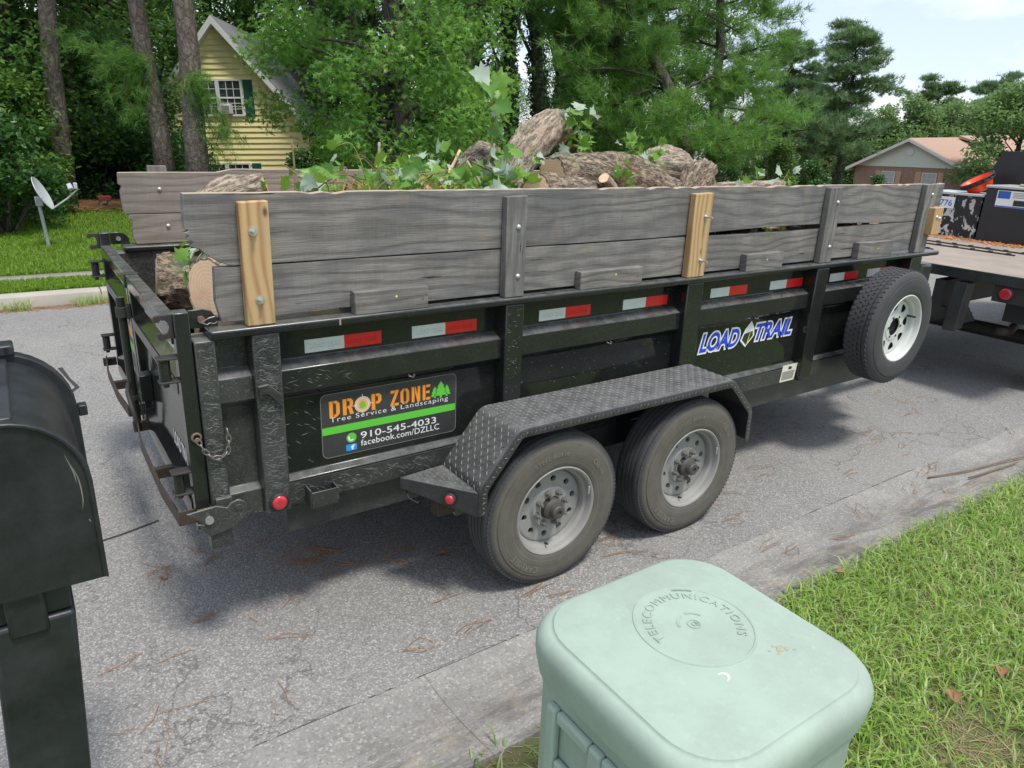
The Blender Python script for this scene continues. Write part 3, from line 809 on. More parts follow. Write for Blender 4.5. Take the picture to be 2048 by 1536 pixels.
# branch scrapes through the paint, denser low and to the rear
def scrapes(par, n, x0, x1, z0, z1, y, seed, lo=.012, hi=.065, bias=0.0):
    rg = np.random.default_rng(seed); mb = MB()
    for k in range(n):
        a = rg.choice([-.45, -.30, -.15, .5]) + rg.normal(0, .10) + bias; l = rg.uniform(lo, hi) * rg.random() ** .5
        x = rg.uniform(x0, x1); z = z0 + (z1 - z0) * rg.random(); w_ = rg.uniform(.0004, .0012)
        dx_, dz_ = math.cos(a) * l / 2, math.sin(a) * l / 2
        f = min(1, *( (x - x0) / abs(dx_) if dx_ else 1, (x1 - x) / abs(dx_) if dx_ else 1)); dx_ *= f; dz_ *= f
        if z - abs(dz_) < z0 or z + abs(dz_) > z1: continue
        nx, nz = -dz_ / (l / 2 + 1e-9) * w_, dx_ / (l / 2 + 1e-9) * w_
        mb.add([(x - dx_, y, z - dz_), (x + nx, y, z + nz), (x + dx_, y, z + dz_), (x - nx, y, z - nz)], [(0, 1, 2, 3)])
    mb.build('paint_scrape', M['scratch'], par)['kind'] = 'stuff'
scrapes(TR, 260, .004, .066, .60, 1.31, -.0426, 1)
scrapes(TR, 280, .204, .294, .60, 1.31, -.0426, 2)
scrapes(TR, 140, .305, 1.02, .592, .680, -.0129, 3, .02, .07, -.2)
scrapes(TR, 22, .305, .60, 1.075, 1.155, -.0116, 4, .02, .07, -.3)
scrapes(TR, 36, .305, .62, .72, 1.02, .0292, 5, .02, .06, -.3)
scrapes(TR, 60, 1.43, 2.49, .88, 1.03, .0292, 6, .004, .02)
scrapes(TR, 120, 2.63, 3.66, .72, 1.03, .0292, 7, .003, .014)
scrapes(TR, 90, 2.80, 3.48, .592, .680, -.0129, 8, .004, .03)
scrapes(TR, 60, 1.326, 1.414, .9, 1.31, -.0426, 9, .004, .03)
# marker lights
def marker(c, r, ax, name='marker_light', parent=TR):
    mb = MB(); s = -1
    prof = [(r * 1.32, 0.0), (r * 1.32, -0.006), (r * 1.05, -0.012), (r * 1.02, -0.008)]
    mb.lathe(prof, (0, 0, 0), 'y', 28)
    lens = MB(); lens.lathe([(r, -0.006), (r * 0.96, -0.014), (r * 0.7, -0.018), (r * 0.35, -0.0195), (0.001, -0.020)], (0, 0, 0), 'y', 28)
    if ax is not None:
        for m_ in (mb, lens): m_.v = [tuple(Vector(c) + ax @ Vector(v)) for v in m_.v]
    else:
        for m_ in (mb, lens): m_.v = [tuple(Vector(c) + Vector(v)) for v in m_.v]
    g = mb.build(name, M['rubber'], parent, smooth=40)
    l = lens.build('lens', M['lens'], g, smooth=True)
    return g
marker((0.251, -0.043, 0.630), 0.031, None)
# reflective tape
TX = [(0.421, 0.750), (0.893, 1.220), (1.573, 1.895), (2.118, 2.445), (2.795, 3.118), (3.335, 3.660), (3.960, 4.286), (4.40, 4.72)]
for i, (a, b) in enumerate(TX):
    c = (a + b) / 2; z0, z1 = 1.2035, 1.2575
    t = MB().box(a, c, 0.0475, 0.0495, z0, z1).build('reflective_tape', M['tape_white'], TR)
    r2 = MB().box(c, b, 0.0475, 0.0495, z0, z1).build('red_band', M['tape_red'], t)
    if i < 3:
        fit_text('LOAD TRAIL', a + .02, c - .012, z0 + .014, z1 - .018, 0.0470, offset=0.02, shear=.25).build('tape_lettering', M['tape_mark'], t)
        fit_text('LOAD TRAIL', c + .012, b - .02, z0 + .014, z1 - .018, 0.0470, offset=0.02, shear=.25).build('tape_lettering', M['tape_mark_red'], t)

# company decal
DY = 0.0285
def rrect(x0, x1, z0, z1, r, n=6):
    P = []
    for cx, cz, a0 in ((x1 - r, z1 - r, 0), (x0 + r, z1 - r, 90), (x0 + r, z0 + r, 180), (x1 - r, z0 + r, 270)):
        P += [(cx + r * math.cos(R(a0 + 90 * k / n)), cz + r * math.sin(R(a0 + 90 * k / n))) for k in range(n + 1)]
    return P
def flat(polys, y):
    mb = MB()
    for p in polys:
        mb.add([(x, y, z) for x, z in p], [tuple(range(len(p)))])
    return mb
dec = MB().prism(rrect(0.466, 1.103, 0.738, 1.020, 0.025), 'y', DY, DY + 0.001).build('company_decal', M['decal_bg'], TR)
edge = MB()
o1 = rrect(0.464, 1.105, 0.736, 1.022, 0.026); i1 = rrect(0.4665, 1.1025, 0.7385, 1.0195, 0.0245); n = len(o1)
edge.add([(x, DY - .0004, z) for x, z in o1 + i1], [(k, (k + 1) % n, n + (k + 1) % n, n + k) for k in range(n)])
edge.build('decal_edge', M['dusty_steel'], dec)
dx = lambda u: 0.466 + u * 0.637      # decal coordinates 0..1
dz = lambda v: 0.738 + v * 0.282
def stencil(ch, x0, w_, z0, h):
    g_ = 0.075
    S = {'D': [[(0, 0), (.36, 0), (.36, 1), (0, 1)], [(.36 + g_, 0), (.7, 0), (1, .18), (1, .82), (.7, 1), (.36 + g_, 1), (.36 + g_, .84), (.6, .84), (.66, .76), (.66, .24), (.6, .16), (.36 + g_, .16)]],
         'R': [[(0, 0), (.36, 0), (.36, 1), (0, 1)], [(.36 + g_, .84), (.6, .84), (.66, .78), (.66, .6), (.6, .54), (.36 + g_, .54), (.36 + g_, .40), (.52, .40), (.68, 0), (1.05, 0), (.84, .44), (1, .6), (1, .84), (.76, 1), (.36 + g_, 1)]],
         'P': [[(0, 0), (.36, 0), (.36, 1), (0, 1)], [(.36 + g_, .84), (.6, .84), (.66, .78), (.66, .58), (.6, .52), (.36 + g_, .52), (.36 + g_, .36), (.76, .36), (1, .52), (1, .84), (.76, 1), (.36 + g_, 1)]],
         'Z': [[(.05, 1), (.05, .82), (.5, .82), (.56, 1)], [(.64, 1), (1, 1), (1, .9), (.42, .17), (.36, 0), (0, 0), (0, .1), (.58, .83)], [(.5, .17), (.44, 0), (1, 0), (1, .17)]],
         'O': [[(.45, 0), (.3, 0), (0, .18), (0, .82), (.3, 1), (.45, 1), (.45, .85), (.4, .84), (.34, .76), (.34, .24), (.4, .16), (.45, .15)], [(.55, 0), (.7, 0), (1, .18), (1, .82), (.7, 1), (.55, 1), (.55, .85), (.6, .84), (.66, .76), (.66, .24), (.6, .16), (.55, .15)]],
         'N': [[(0, 0), (.32, 0), (.32, 1), (0, 1)], [(.40, 1), (.40, .62), (.66, .0), (1, 0), (1, 1), (.70, 1), (.70, .42), (.46, 1)]],
         'E': [[(0, 0), (.36, 0), (.36, 1), (0, 1)], [(.45, .83), (1, .83), (1, 1), (.45, 1)], [(.45, .43), (.9, .43), (.9, .59), (.45, .59)], [(.45, 0), (1, 0), (1, .17), (.45, .17)]]}[ch]
    return [[(x0 + u * w_, z0 + v * h) for u, v in p] for p in S]
zt, hh = dz(0.635), 0.072
for ch, u, wv in (('D', .055, .072), ('R', .148, .072), ('P', .35, .072), ('Z', .487, .062), ('O', .563, .066), ('N', .648, .066), ('E', .733, .060)):
    flat(stencil(ch, dx(u), wv * .637, zt, hh), DY - .0006).build('orange_letter', M['d_orange'], dec)
cx, cz = dx(.286), zt + hh * .48
def ringp(r0, r1, y):
    mb = MB(); mb.lathe([(r0, 0), (r1, 0)], (cx, y, cz), 'y', 32); return mb
tgt = MB().disc((cx, DY - .0006, cz), 0.036, 'y', 32).build('target_emblem', M['d_cream'], dec)
ringp(.029, .034, DY - .0010).build('ring', M['d_tan'], tgt)
ringp(.016, .026, DY - .0010).build('ring', M['d_tan'], tgt)
MB().disc((cx, DY - .0010, cz), .016, 'y', 24).build('bullseye', M['d_orange'], tgt)
cr = MB()
for a in range(4):
    c_, s_ = round(math.cos(a * math.pi / 2)), round(math.sin(a * math.pi / 2))
    x0, x1 = sorted((cx + c_ * .030 - abs(s_) * .0013, cx + c_ * .047 + abs(s_) * .0013)); z0, z1 = sorted((cz + s_ * .030 - abs(c_) * .0013, cz + s_ * .047 + abs(c_) * .0013))
    cr.add([(x0, DY - .0014, z0), (x1, DY - .0014, z0), (x1, DY - .0014, z1), (x0, DY - .0014, z1)], [(0, 1, 2, 3)])
cr.build('crosshair', M['d_white'], tgt)
def fir(x, z, w_, h):
    L_ = [(.09, 0), (.09, .14), (.5, .16), (.28, .42), (.40, .42), (.2, .68), (.28, .68), (0, 1)]
    return [(x + u * w_, z + v * h) for u, v in L_] + [(x - u * w_, z + v * h) for u, v in L_[-2::-1]]
flat([fir(cx, cz - .019, .034, .036)], DY - .0016).build('tree_emblem', M['d_green'], tgt)
for u, z_, w_, h, k in ((.83, .0, .042, .056, 0), (.925, .0, .042, .056, 0), (.877, -.002, .062, .080, 1)):
    if k: flat([fir(dx(u), zt + z_ - .0015, w_ * 1.14, h * 1.06)], DY - .0009).build('tree_outline', M['decal_bg'], dec)
    flat([fir(dx(u), zt + z_, w_, h)], DY - (.0012 if k else .0006)).build('tree_emblem', M['d_green'], dec)
tv = fit_text('Tree Service & Landscaping', dx(.058), dx(.935), dz(.535), dz(.635), DY - .0006, offset=-0.006, spacing=1.15)
fxs = sorted((min(tv.v[i][0] for i in f), max(tv.v[i][0] for i in f)) for f in tv.f)
cuts = []; hi_ = fxs[0][1]
for a_, b_ in fxs:
    if a_ - hi_ > .009: cuts.append((hi_ + a_) / 2)
    hi_ = max(hi_, b_)
for lo_c, hi_c in zip([-9] + cuts, cuts + [9]):          # one part for each word
    wb = MB()
    for f in tv.f:
        if lo_c < sum(tv.v[i][0] for i in f) / len(f) < hi_c: wb.add([tv.v[i] for i in f], [tuple(range(len(f)))])
    wb.build('decal_word', M['d_white'], dec)
flat([[(dx(.002), dz(.37)), (dx(.995), dz(.37)), (dx(.995), dz(.487)), (dx(.002), dz(.487))]], DY - .0006).build('green_stripe', M['d_green'], dec)
fit_text('910-545-4033', dx(.265), dx(.84), dz(.205), dz(.315), DY - .0006, offset=0.004).build('decal_lettering', M['d_white'], dec)
fit_text('facebook.com/DZLLC', dx(.265), dx(.865), dz(.085), dz(.185), DY - .0006, offset=0.004, spacing=1.05).build('decal_lettering', M['d_white'], dec)
px_, pz_ = dx(.20), dz(.255)
ph = MB().disc((px_, DY - .0006, pz_), .0225, 'y', 28).build('phone_badge', M['d_green'], dec)
rec = [(px_ + .0155 * math.cos(R(a)) - .0005, pz_ + .0155 * math.sin(R(a)) + .0005) for a in range(150, 301, 15)] + [(px_ + r_ * math.cos(R(a)), pz_ + r_ * math.sin(R(a))) for a, r_ in ((312, .014), (310, .006), (285, .0085), (255, .009), (215, .009), (180, .0085), (160, .006), (140, .013))]
flat([rec], DY - .0011).build('handset', M['d_white'], ph)
fx = (dx(.160), dx(.236)); fz = (dz(.045), dz(.150))
fb = flat([rrect(*fx, *fz, .004)], DY - .0006).build('blue_badge', M['d_sky'], dec)
fit_text('f', fx[0] + .020, fx[1] - .008, fz[0] + .003, fz[1] - .004, DY - .0011, offset=.03).build('badge_letter', M['d_white'], fb)

# maker's name on the front panel
def load_trail(body, x0, x1, z0, z1, par):
    V, F = text_geo(body, offset=0.028, shear=0.28, spacing=1.02)
    a, b = V.min(0), V.max(0)
    sx = (x1 - x0) / (b[0] - a[0]); sz = (z1 - z0) / (b[1] - a[1])
    mk = lambda V_, y: MB().add(np.stack([x0 + (V_[:, 0] - a[0]) * sx, np.full(len(V_), y), z0 + (V_[:, 1] - a[1]) * sz], 1), F_)
    for off, y, mt, nm in ((0.105, DY, 'd_white', 'logo_outline'), (0.028, DY - .001, 'd_blue', 'logo_letters')):
        V_, F_ = text_geo(body, offset=off, shear=0.28, spacing=1.02)
        mk(V_, y).build(nm, M[mt], par)
lg = empty('maker_logo', (3.15, .03, .95)); lg.parent = TR; lg.location = Vector((3.15, DY, .95)) - wloc(TR)
load_trail('LOAD', 2.735, 3.085, 0.885, 0.998, lg)
load_trail('TRAIL', 3.235, 3.600, 0.898, 1.004, lg)
sx_ = 3.165
flat([[(sx_ - .012, .868), (sx_ + .062, .935), (sx_ + .052, .985), (sx_ + .018, 1.030), (sx_ - .03, .985), (sx_ - .068, .915)]], DY + .0003).build('logo_shield', M['d_white'], lg)
flat([[(sx_ - .008, .882), (sx_ + .048, .935), (sx_ + .042, .965), (sx_ - .035, .955), (sx_ - .052, .918)]], DY - .0004).build('shield_field', M['d_dark'], lg)
flat([[(sx_ - .004, .888), (sx_ + .006, .888), (sx_ + .022, .962), (sx_ + .018, .962)]], DY - .0009).build('shield_road', M['d_yellow'], lg)
# warning sticker
wst = flat([[(3.505, .590), (3.655, .590), (3.672, .704), (3.518, .704)]], -0.0135).build('warning_sticker', M['paper'], TR)
wl = MB()
for k in range(9):
    z = .603 + k * .0065
    wl.add([(3.520, -.0140, z), (3.640 + k * .001, -.0140, z), (3.640 + k * .001, -.0140, z + .0032), (3.520, -.0140, z + .0032)], [(0, 1, 2, 3)])
wl.add([(3.575, -.014, .672), (3.61, -.014, .668), (3.617, -.014, .685), (3.583, -.014, .692)], [(0, 1, 2, 3)])
wl.build('sticker_print', M['d_black'], wst)

# ---------------- wheels
XR, XF, RT, YW = 1.4516, 2.3698, 0.3875, -0.338
def hole_plate(mb, c, r0, r1, y, nh, hole, a0=0, mi=0, depth=0.012, seg=24):
    """ring-shaped plate pierced by nh openings; hole = outline in (tangential, radial) metres"""
    for h in range(nh):
        am = 2 * math.pi * (h + a0) / nh; da = math.pi / nh; rm = (r0 + r1) / 2
        out, inn = [], []
        for k in range(seg):
            t = 2 * math.pi * k / seg; ct, st = math.cos(t), math.sin(t)
            s_ = 1 / max(abs(ct), abs(st))
            a = am + ct * s_ * da; r = rm + st * s_ * (r1 - r0) / 2
            out.append((r * math.cos(a), r * math.sin(a)))
            hx, hr = hole(t)
            a = am + hx / (rm + hr); r = rm + hr
            inn.append((r * math.cos(a), r * math.sin(a)))
        vs = [(c[0] + x, y, c[2] + z) for x, z in out] + [(c[0] + x, y, c[2] + z) for x, z in inn] + [(c[0] + x, y + depth, c[2] + z) for x, z in inn]
        mb.add(vs, [(k, (k + 1) % seg, seg + (k + 1) % seg, seg + k) for k in range(seg)] + [(seg + k, seg + (k + 1) % seg, 2 * seg + (k + 1) % seg, 2 * seg + k) for k in range(seg)], mi)
def tire_mesh(R_, w_, rf, grooves=4, lug=False):
    """tire around the local Y axis, outer face at y=0, width w_"""
    hw = w_
    P = [(rf - .006, .022), (rf + .004, .010), (rf + .02, .004), (R_ * .79, .0), (R_ * .86, .004), (R_ * .865, .007), (R_ * .91, .010), (R_ - .024, .016), (R_ - .010, .024), (R_ - .004, .033)]
    ys = np.linspace(.040, hw - .040, grooves * 2 + 2)
    tread = []
    for k in range(grooves + 1):
        a, b = ys[2 * k] - (.0 if k else .002), ys[2 * k + 1]
        span = (hw - .08) / (grooves + 1)
        a = .040 + k * span; b = a + span * .80
        if k == grooves: b = hw - .040
        tread += [(R_ - .001, a), (R_, a + .004), (R_, b - .004), (R_ - .001, b)]
        if k < grooves: tread += [(R_ - .010, b + .001), (R_ - .010, a + span - .001)]
    Q = [(r, hw - y) for r, y in P[::-1]]
    return P + tread + Q
def make_wheel(parent_loc, out, spare=False, name='wheel'):
    """out = -1: outer face looks to -Y"""
    W_ = empty(name, parent_loc) if spare else None
    return W_
def wheel_parts(root, c, R_, rf, spare=False, flip=1, letters=False, seed=0):
    """outer sidewall plane at c.y; axle along +Y*flip"""
    prof = tire_mesh(R_, .215, rf, 4)
    mb = MB(); mb.lathe([(r, y * flip) for r, y in prof], (0, 0, 0), 'y', 96)
    if not spare:   # siped shoulder ribs: small notches as raised lugs
        for k in range(110):
            a = 2 * math.pi * k / 110
            er = Vector((math.cos(a), 0, math.sin(a))); et = Vector((-math.sin(a), 0, math.cos(a)))
            mb.obox(er * (R_ - .0155) + Vector((0, .0265 * flip, 0)), (.018, .010, .013), Matrix((er, Vector((0, 1, 0)), et)).transposed())
    else:
        rg = random.Random(5)
        for row, y in enumerate((.045, .078, .108, .138, .17)):
            for k in range(64):
                a = 2 * math.pi * (k + .5 * (row % 2)) / 64
                er = Vector((math.cos(a), 0, math.sin(a))); et = Vector((-math.sin(a), 0, math.cos(a)))
                ey = Vector((0, 1, 0)); e2 = (et + ey * (.5 if row % 2 else -.5)).normalized()
                mb.obox(er * (R_ - .0012) + ey * (y * flip), (.007, .026, .024), Matrix((er, e2.cross(er), e2)).transposed())
    mb.v = [tuple(Vector(v) + Vector(c)) for v in mb.v]
    t = mb.build('tire', M['tire_spare' if spare else 'tire'], root, smooth=35, origin=np.array(c))
    if letters:
        for txt, a0, rad, sz in (('CARLISLE', 232, .300, .030), ('STEEL 80R16', 100, .300, .024), ('CSL 16', 38, .302, .024)):
            V, F = text_geo(txt, size=1.0, offset=.01, spacing=1.1)
            ww = V[:, 0].max(); sc = sz / V[:, 1].max()
            ang = R(a0) - (V[:, 0] - ww / 2) * sc / rad
            rr_ = rad + V[:, 1] * sc - sz / 2
            yy = np.full(len(V), -.0016 * flip)
            lb = MB().add(np.stack([c[0] + rr_ * np.cos(ang), c[1] + yy + .0035 * flip * np.clip((rr_ - .30) / .02, -1, 1) * 0, c[2] + rr_ * np.sin(ang)], 1), F)
            lb.build('sidewall_lettering', M['tire_mark'], t, origin=np.array(c))
    rm = MB(); f = flip
    rm.lathe([(rf + .004, .016 * f), (rf + .006, .010 * f), (rf, .006 * f), (rf - .008, .010 * f), (rf - .013, .020 * f), (rf - .016, .040 * f), (rf - .028, .050 * f), (rf - .034, .075 * f), (rf - .040, .200 * f)], c, 'y', 64)
    yd = c[1] + .072 * f
    if not spare:
        rd = rf - .034
        hole_plate(rm, c, .112, rd - .012, yd, 10, lambda t_: (.0165 * math.cos(t_), .0150 * math.sin(t_)), .3, depth=.02 * f)
        rm.lathe([(rd, .082 * f), (rd - .004, .074 * f), (rd - .012, .072 * f)], c, 'y', 64)
        rm.lathe([(.112, .072 * f), (.106, .068 * f), (.100, .058 * f), (.058, .056 * f), (.056, .080 * f)], c, 'y', 48)
    else:
        rd = rf - .034
        def tri(t_):
            sq = 1 / (abs(math.cos(t_)) ** 3 + abs(math.sin(t_)) ** 3) ** (1 / 3)
            return (.0275 * math.cos(t_) * sq * (1 + .55 * math.sin(t_) * sq * .9), .0265 * math.sin(t_) * sq)
        hole_plate(rm, c, .095, rd - .006, yd, 8, tri, .2, depth=.005 * f)
        rm.lathe([(rd, .078 * f), (rd - .006, .072 * f)], c, 'y', 64)
        rm.lathe([(.095, .072 * f), (.090, .066 * f), (.062, .064 * f), (.061, .072 * f)], c, 'y', 48)
    ro = rm.build('rim', M['rim_white' if spare else 'rim'], root, smooth=35, origin=np.array(c))
    bk = MB(); yb_ = (.086 if spare else .135) * f; bk.lathe([(rf - .041, yb_), (.012, yb_)], c, 'y', 40); bk.build('dark_backing', M['hole'], ro)  # near-black disc paints in shade behind the rim openings; drum face on road wheels
    if not spare:
        hb_ = MB(); hb_.lathe([(.055, .070 * f), (.054, .034 * f), (.047, .026 * f), (.036, .022 * f), (.034, -.006 * f), (.029, -.012 * f), (.014, -.013 * f), (.013, -.006 * f), (.001, -.006 * f)], c, 'y', 32)
        hb_.build('hub_cap', M['hub'], ro, smooth=35)
        for k in range(8):
            a = 2 * math.pi * (k + .35) / 8; x, z = c[0] + .082 * math.cos(a), c[2] + .082 * math.sin(a)
            nb = MB(); nb.cyl((x, c[1] + .057 * f, z), (x, c[1] + .050 * f, z), .016, 12); nb.cyl((x, c[1] + .050 * f, z), (x, c[1] + .034 * f, z), .0115, 6); nb.cyl((x, c[1] + .034 * f, z), (x, c[1] + .022 * f, z), .006, 8)
            nb.build('lug_nut', M['lug'], ro)
        vt = MB(); vt.tube([(c[0] - .02, c[1] + .055 * f, c[2] - .188), (c[0] - .025, c[1] + .03 * f, c[2] - .180)], .005, 8); vt.build('valve', M['rubber'], ro)
        wt = MB(); wt.obox((c[0] + .195, c[1] + .014 * f, c[2] + .06), (.010, .012, .04)); wt.build('balance_weight', M['galv'], ro, bevel=.002)
    else:
        for k in range(6):
            a = 2 * math.pi * k / 6
            MB().disc((c[0] + .073 * math.cos(a), c[1] + .0615 * f, c[2] + .073 * math.sin(a)), .009, 'y', 12).build('bolt_hole', M['hole'], ro)
        vt = MB(); vt.tube([(c[0] + .15, c[1] + .07 * f, c[2] + .06), (c[0] + .165, c[1] + .02 * f, c[2] + .058)], .007, 8); vt.build('valve', M['rubber'], ro)
for xx in (XR, XF):
    for side in (0, 1):
        y = YW if side == 0 else WY - YW
        wr = empty('wheel'); wr.parent = TR; wr.location = Vector((xx, y, RT)) - wloc(TR)
        wheel_parts(wr, (xx, y, RT - .004), RT, .2225, False, 1 if side == 0 else -1, side == 0)
    MB().cyl((xx, -0.13, RT), (xx, WY + 0.13, RT), .04, 14).build('axle', M['dark_steel'], TR)
lsp = MB(); lsp.box(1.05, 2.80, .085, .15, .40, .50); lsp.build('spring_hanger_rail', M['dusty_steel'], TR, bevel=.004)
for x in (1.15, 1.91, 2.67):
    MB().prism([(x - .05, .42), (x + .05, .42), (x + .02, .26), (x - .02, .26)], 'y', .06, .11).build('spring_hanger', M['dusty_steel'], TR)
MB().box(1.62, 2.2, .04, .07, .50, .58).build('fender_brace', M['dusty_steel'], TR)

# ---------------- fenders of raised-lozenge plate
FO = [(0.995, 0.500), (0.998, 0.628), (1.195, 0.866), (2.590, 0.866), (2.790, 0.660), (2.795, 0.470)]
def fender(side):
    f = (lambda y: y) if side == 0 else (lambda y: WY - y)
    fe = MB(); th = .005
    def smoothpath(P):
        out = [P[0]]
        for i in range(1, len(P) - 1):
            a, b, c = map(Vector, (P[i - 1], P[i], P[i + 1])); d = .035
            p = b + (a - b).normalized() * d; q_ = b + (c - b).normalized() * d
            for k in range(6):
                t = k / 5; out.append(tuple((1 - t) ** 2 * p + 2 * t * (1 - t) * b + t * t * q_))
        return out + [P[-1]]
    path = smoothpath(FO); n = len(path)
    nrm = []
    for i in range(n):
        a = Vector(path[max(i - 1, 0)]); b = Vector(path[min(i + 1, n - 1)]); d = (b - a).normalized(); nrm.append(Vector((-d.y, d.x)))
    cols = [(-.045, 0), (-.350, 0), (-.358, -.004), (-.362, -.012), (-.362, -.042), (-.357, -.042), (-.357, -.012), (-.350, -.006), (-.045, -.006)]
    vs = []
    for p, nn in zip(path, nrm):
        for y, o_ in cols: vs.append((p[0] + nn.x * o_, f(y), p[1] + nn.y * o_))
    m_ = len(cols)
    fe.add(vs, [(i * m_ + k, i * m_ + (k + 1) % m_, (i + 1) * m_ + (k + 1) % m_, (i + 1) * m_ + k) for i in range(n - 1) for k in range(m_)] + [tuple(range(m_)), tuple(range((n - 1) * m_, n * m_))])
    F_ = fe.build('fender', M['plate'], TR, smooth=35)
    # raised lozenges
    lz = MB(); s_len = 0; pitch = .027
    segs = []
    for i in range(n - 1):
        a, b = Vector(path[i]), Vector(path[i + 1]); segs.append((s_len, (b - a).length, a, b)); s_len += (b - a).length
    def at(s_):
        for s0, l, a, b in segs:
            if s0 <= s_ <= s0 + l + 1e-6:
                d = (b - a).normalized(); return a + d * (s_ - s0), d
        return b, d
    ns = int(s_len / pitch)
    for i in range(ns):
        for j in range(12):
            s_ = (i + .5) * pitch; y = -.345 + (j + .25) * .0258
            if y > -.05: continue
            p, d = at(s_); nn = Vector((-d.y, d.x))
            sg = 1 if (i + j) % 2 else -1
            u = Vector((d.x, 0, d.y)); v = Vector((0, 1 if side == 0 else -1, 0)); w_ = Vector((nn.x, 0, nn.y))
            l_ = (u * .75 + v * sg * .66).normalized(); k_ = w_.cross(l_)
            c = Vector((p.x, f(y), p.y))
            lz.add([c - l_ * .0135 + w_ * .0004, c - k_ * .0042 + w_ * .0004, c + l_ * .0135 + w_ * .0004, c + k_ * .0042 + w_ * .0004, c + w_ * .0032 - l_ * .006, c + w_ * .0032 + l_ * .006], [(0, 1, 4), (1, 5, 4), (1, 2, 5), (2, 3, 5), (3, 4, 5), (3, 0, 4)])
    lip = MB()
    for i in range(int(s_len / .024)):
        p, d = at((i + .5) * .024); nn = Vector((-d.y, d.x)); u = Vector((d.x, 0, d.y)); w_ = Vector((nn.x, 0, nn.y)); v = Vector((0, -1 if side == 0 else 1, 0))
        c = Vector((p.x, f(-.362), p.y)) - w_ * .025; sg = 1 if i % 2 else -1
        l_ = (u * .5 + w_ * sg * .8).normalized(); k_ = v.cross(l_)
        lz.add([c - l_ * .011, c - k_ * .0036, c + l_ * .011, c + k_ * .0036, c + v * .0026], [(0, 1, 4), (1, 2, 4), (2, 3, 4), (3, 0, 4)])
    o = lz.build('tread_pattern', M['plate_rib'], F_); o['kind'] = 'stuff'
    return F_
fen = fender(0); fender(1)
stp = MB(); A, B_, C_ = Vector((.775, -.055)), Vector((1.045, -.030)), Vector((.996, -.352))
zt_ = .612
stp.add([(A.x, A.y, zt_), (B_.x, B_.y, zt_), (C_.x, C_.y, zt_), (A.x, A.y, .560), (B_.x, B_.y, .50), (C_.x, C_.y, .492)], [(0, 2, 1), (0, 3, 5, 2), (3, 4, 5), (0, 1, 4, 3), (1, 2, 5, 4)])
st = stp.build('fender_step', M['plate'], TR, bevel=.004)
lz = MB()
for i in range(12):
    for j in range(14):
        p = Vector((.79 + i * .024, -.34 + j * .024))
        def sd(a, b, p): return (b.x - a.x) * (p.y - a.y) - (b.y - a.y) * (p.x - a.x)
        if sd(A, C_, p) > .004 and sd(C_, B_, p) > .004 and sd(B_, A, p) > .002:
            sg = 1 if (i + j) % 2 else -1; l_ = Vector((.7, .7 * sg, 0)); k_ = Vector((0, 0, 1)).cross(l_); c = Vector((p.x, p.y, zt_ + .0004)); w_ = Vector((0, 0, 1))
            lz.add([c - l_ * .012, c - k_ * .004, c + l_ * .012, c + k_ * .004, c + w_ * .003 - l_ * .005, c + w_ * .003 + l_ * .005], [(0, 1, 4), (1, 5, 4), (1, 2, 5), (2, 3, 5), (3, 4, 5), (3, 0, 4)])
lz.build('tread_pattern', M['plate_rib'], st)['kind'] = 'stuff'
dd = (C_ - A).normalized(); ax = Matrix(((dd.x, dd.y, 0), (-dd.y, dd.x, 0), (0, 0, 1))).transposed()
mc = A.lerp(C_, .66); nrm_ = Vector((dd.y, -dd.x))
marker((mc.x + nrm_.x * .003, mc.y + nrm_.y * .003, .560), .0225, ax)
MB().tube([(.80, -.06, .56), (.80, -.09, .52), (.83, -.12, .50), (.86, -.10, .53), (.88, -.06, .55)], .004, 6).build('light_wire', M['rubber'], TR, smooth=True)
MB().box(2.80, 2.84, -.20, -.08, .56, .66).build('fender_bracket', M['dusty_steel'], TR, bevel=.003)
MB().box(.93, 1.02, -.12, -.05, .40, .50).build('fender_bracket', M['step_steel'], TR, bevel=.003)

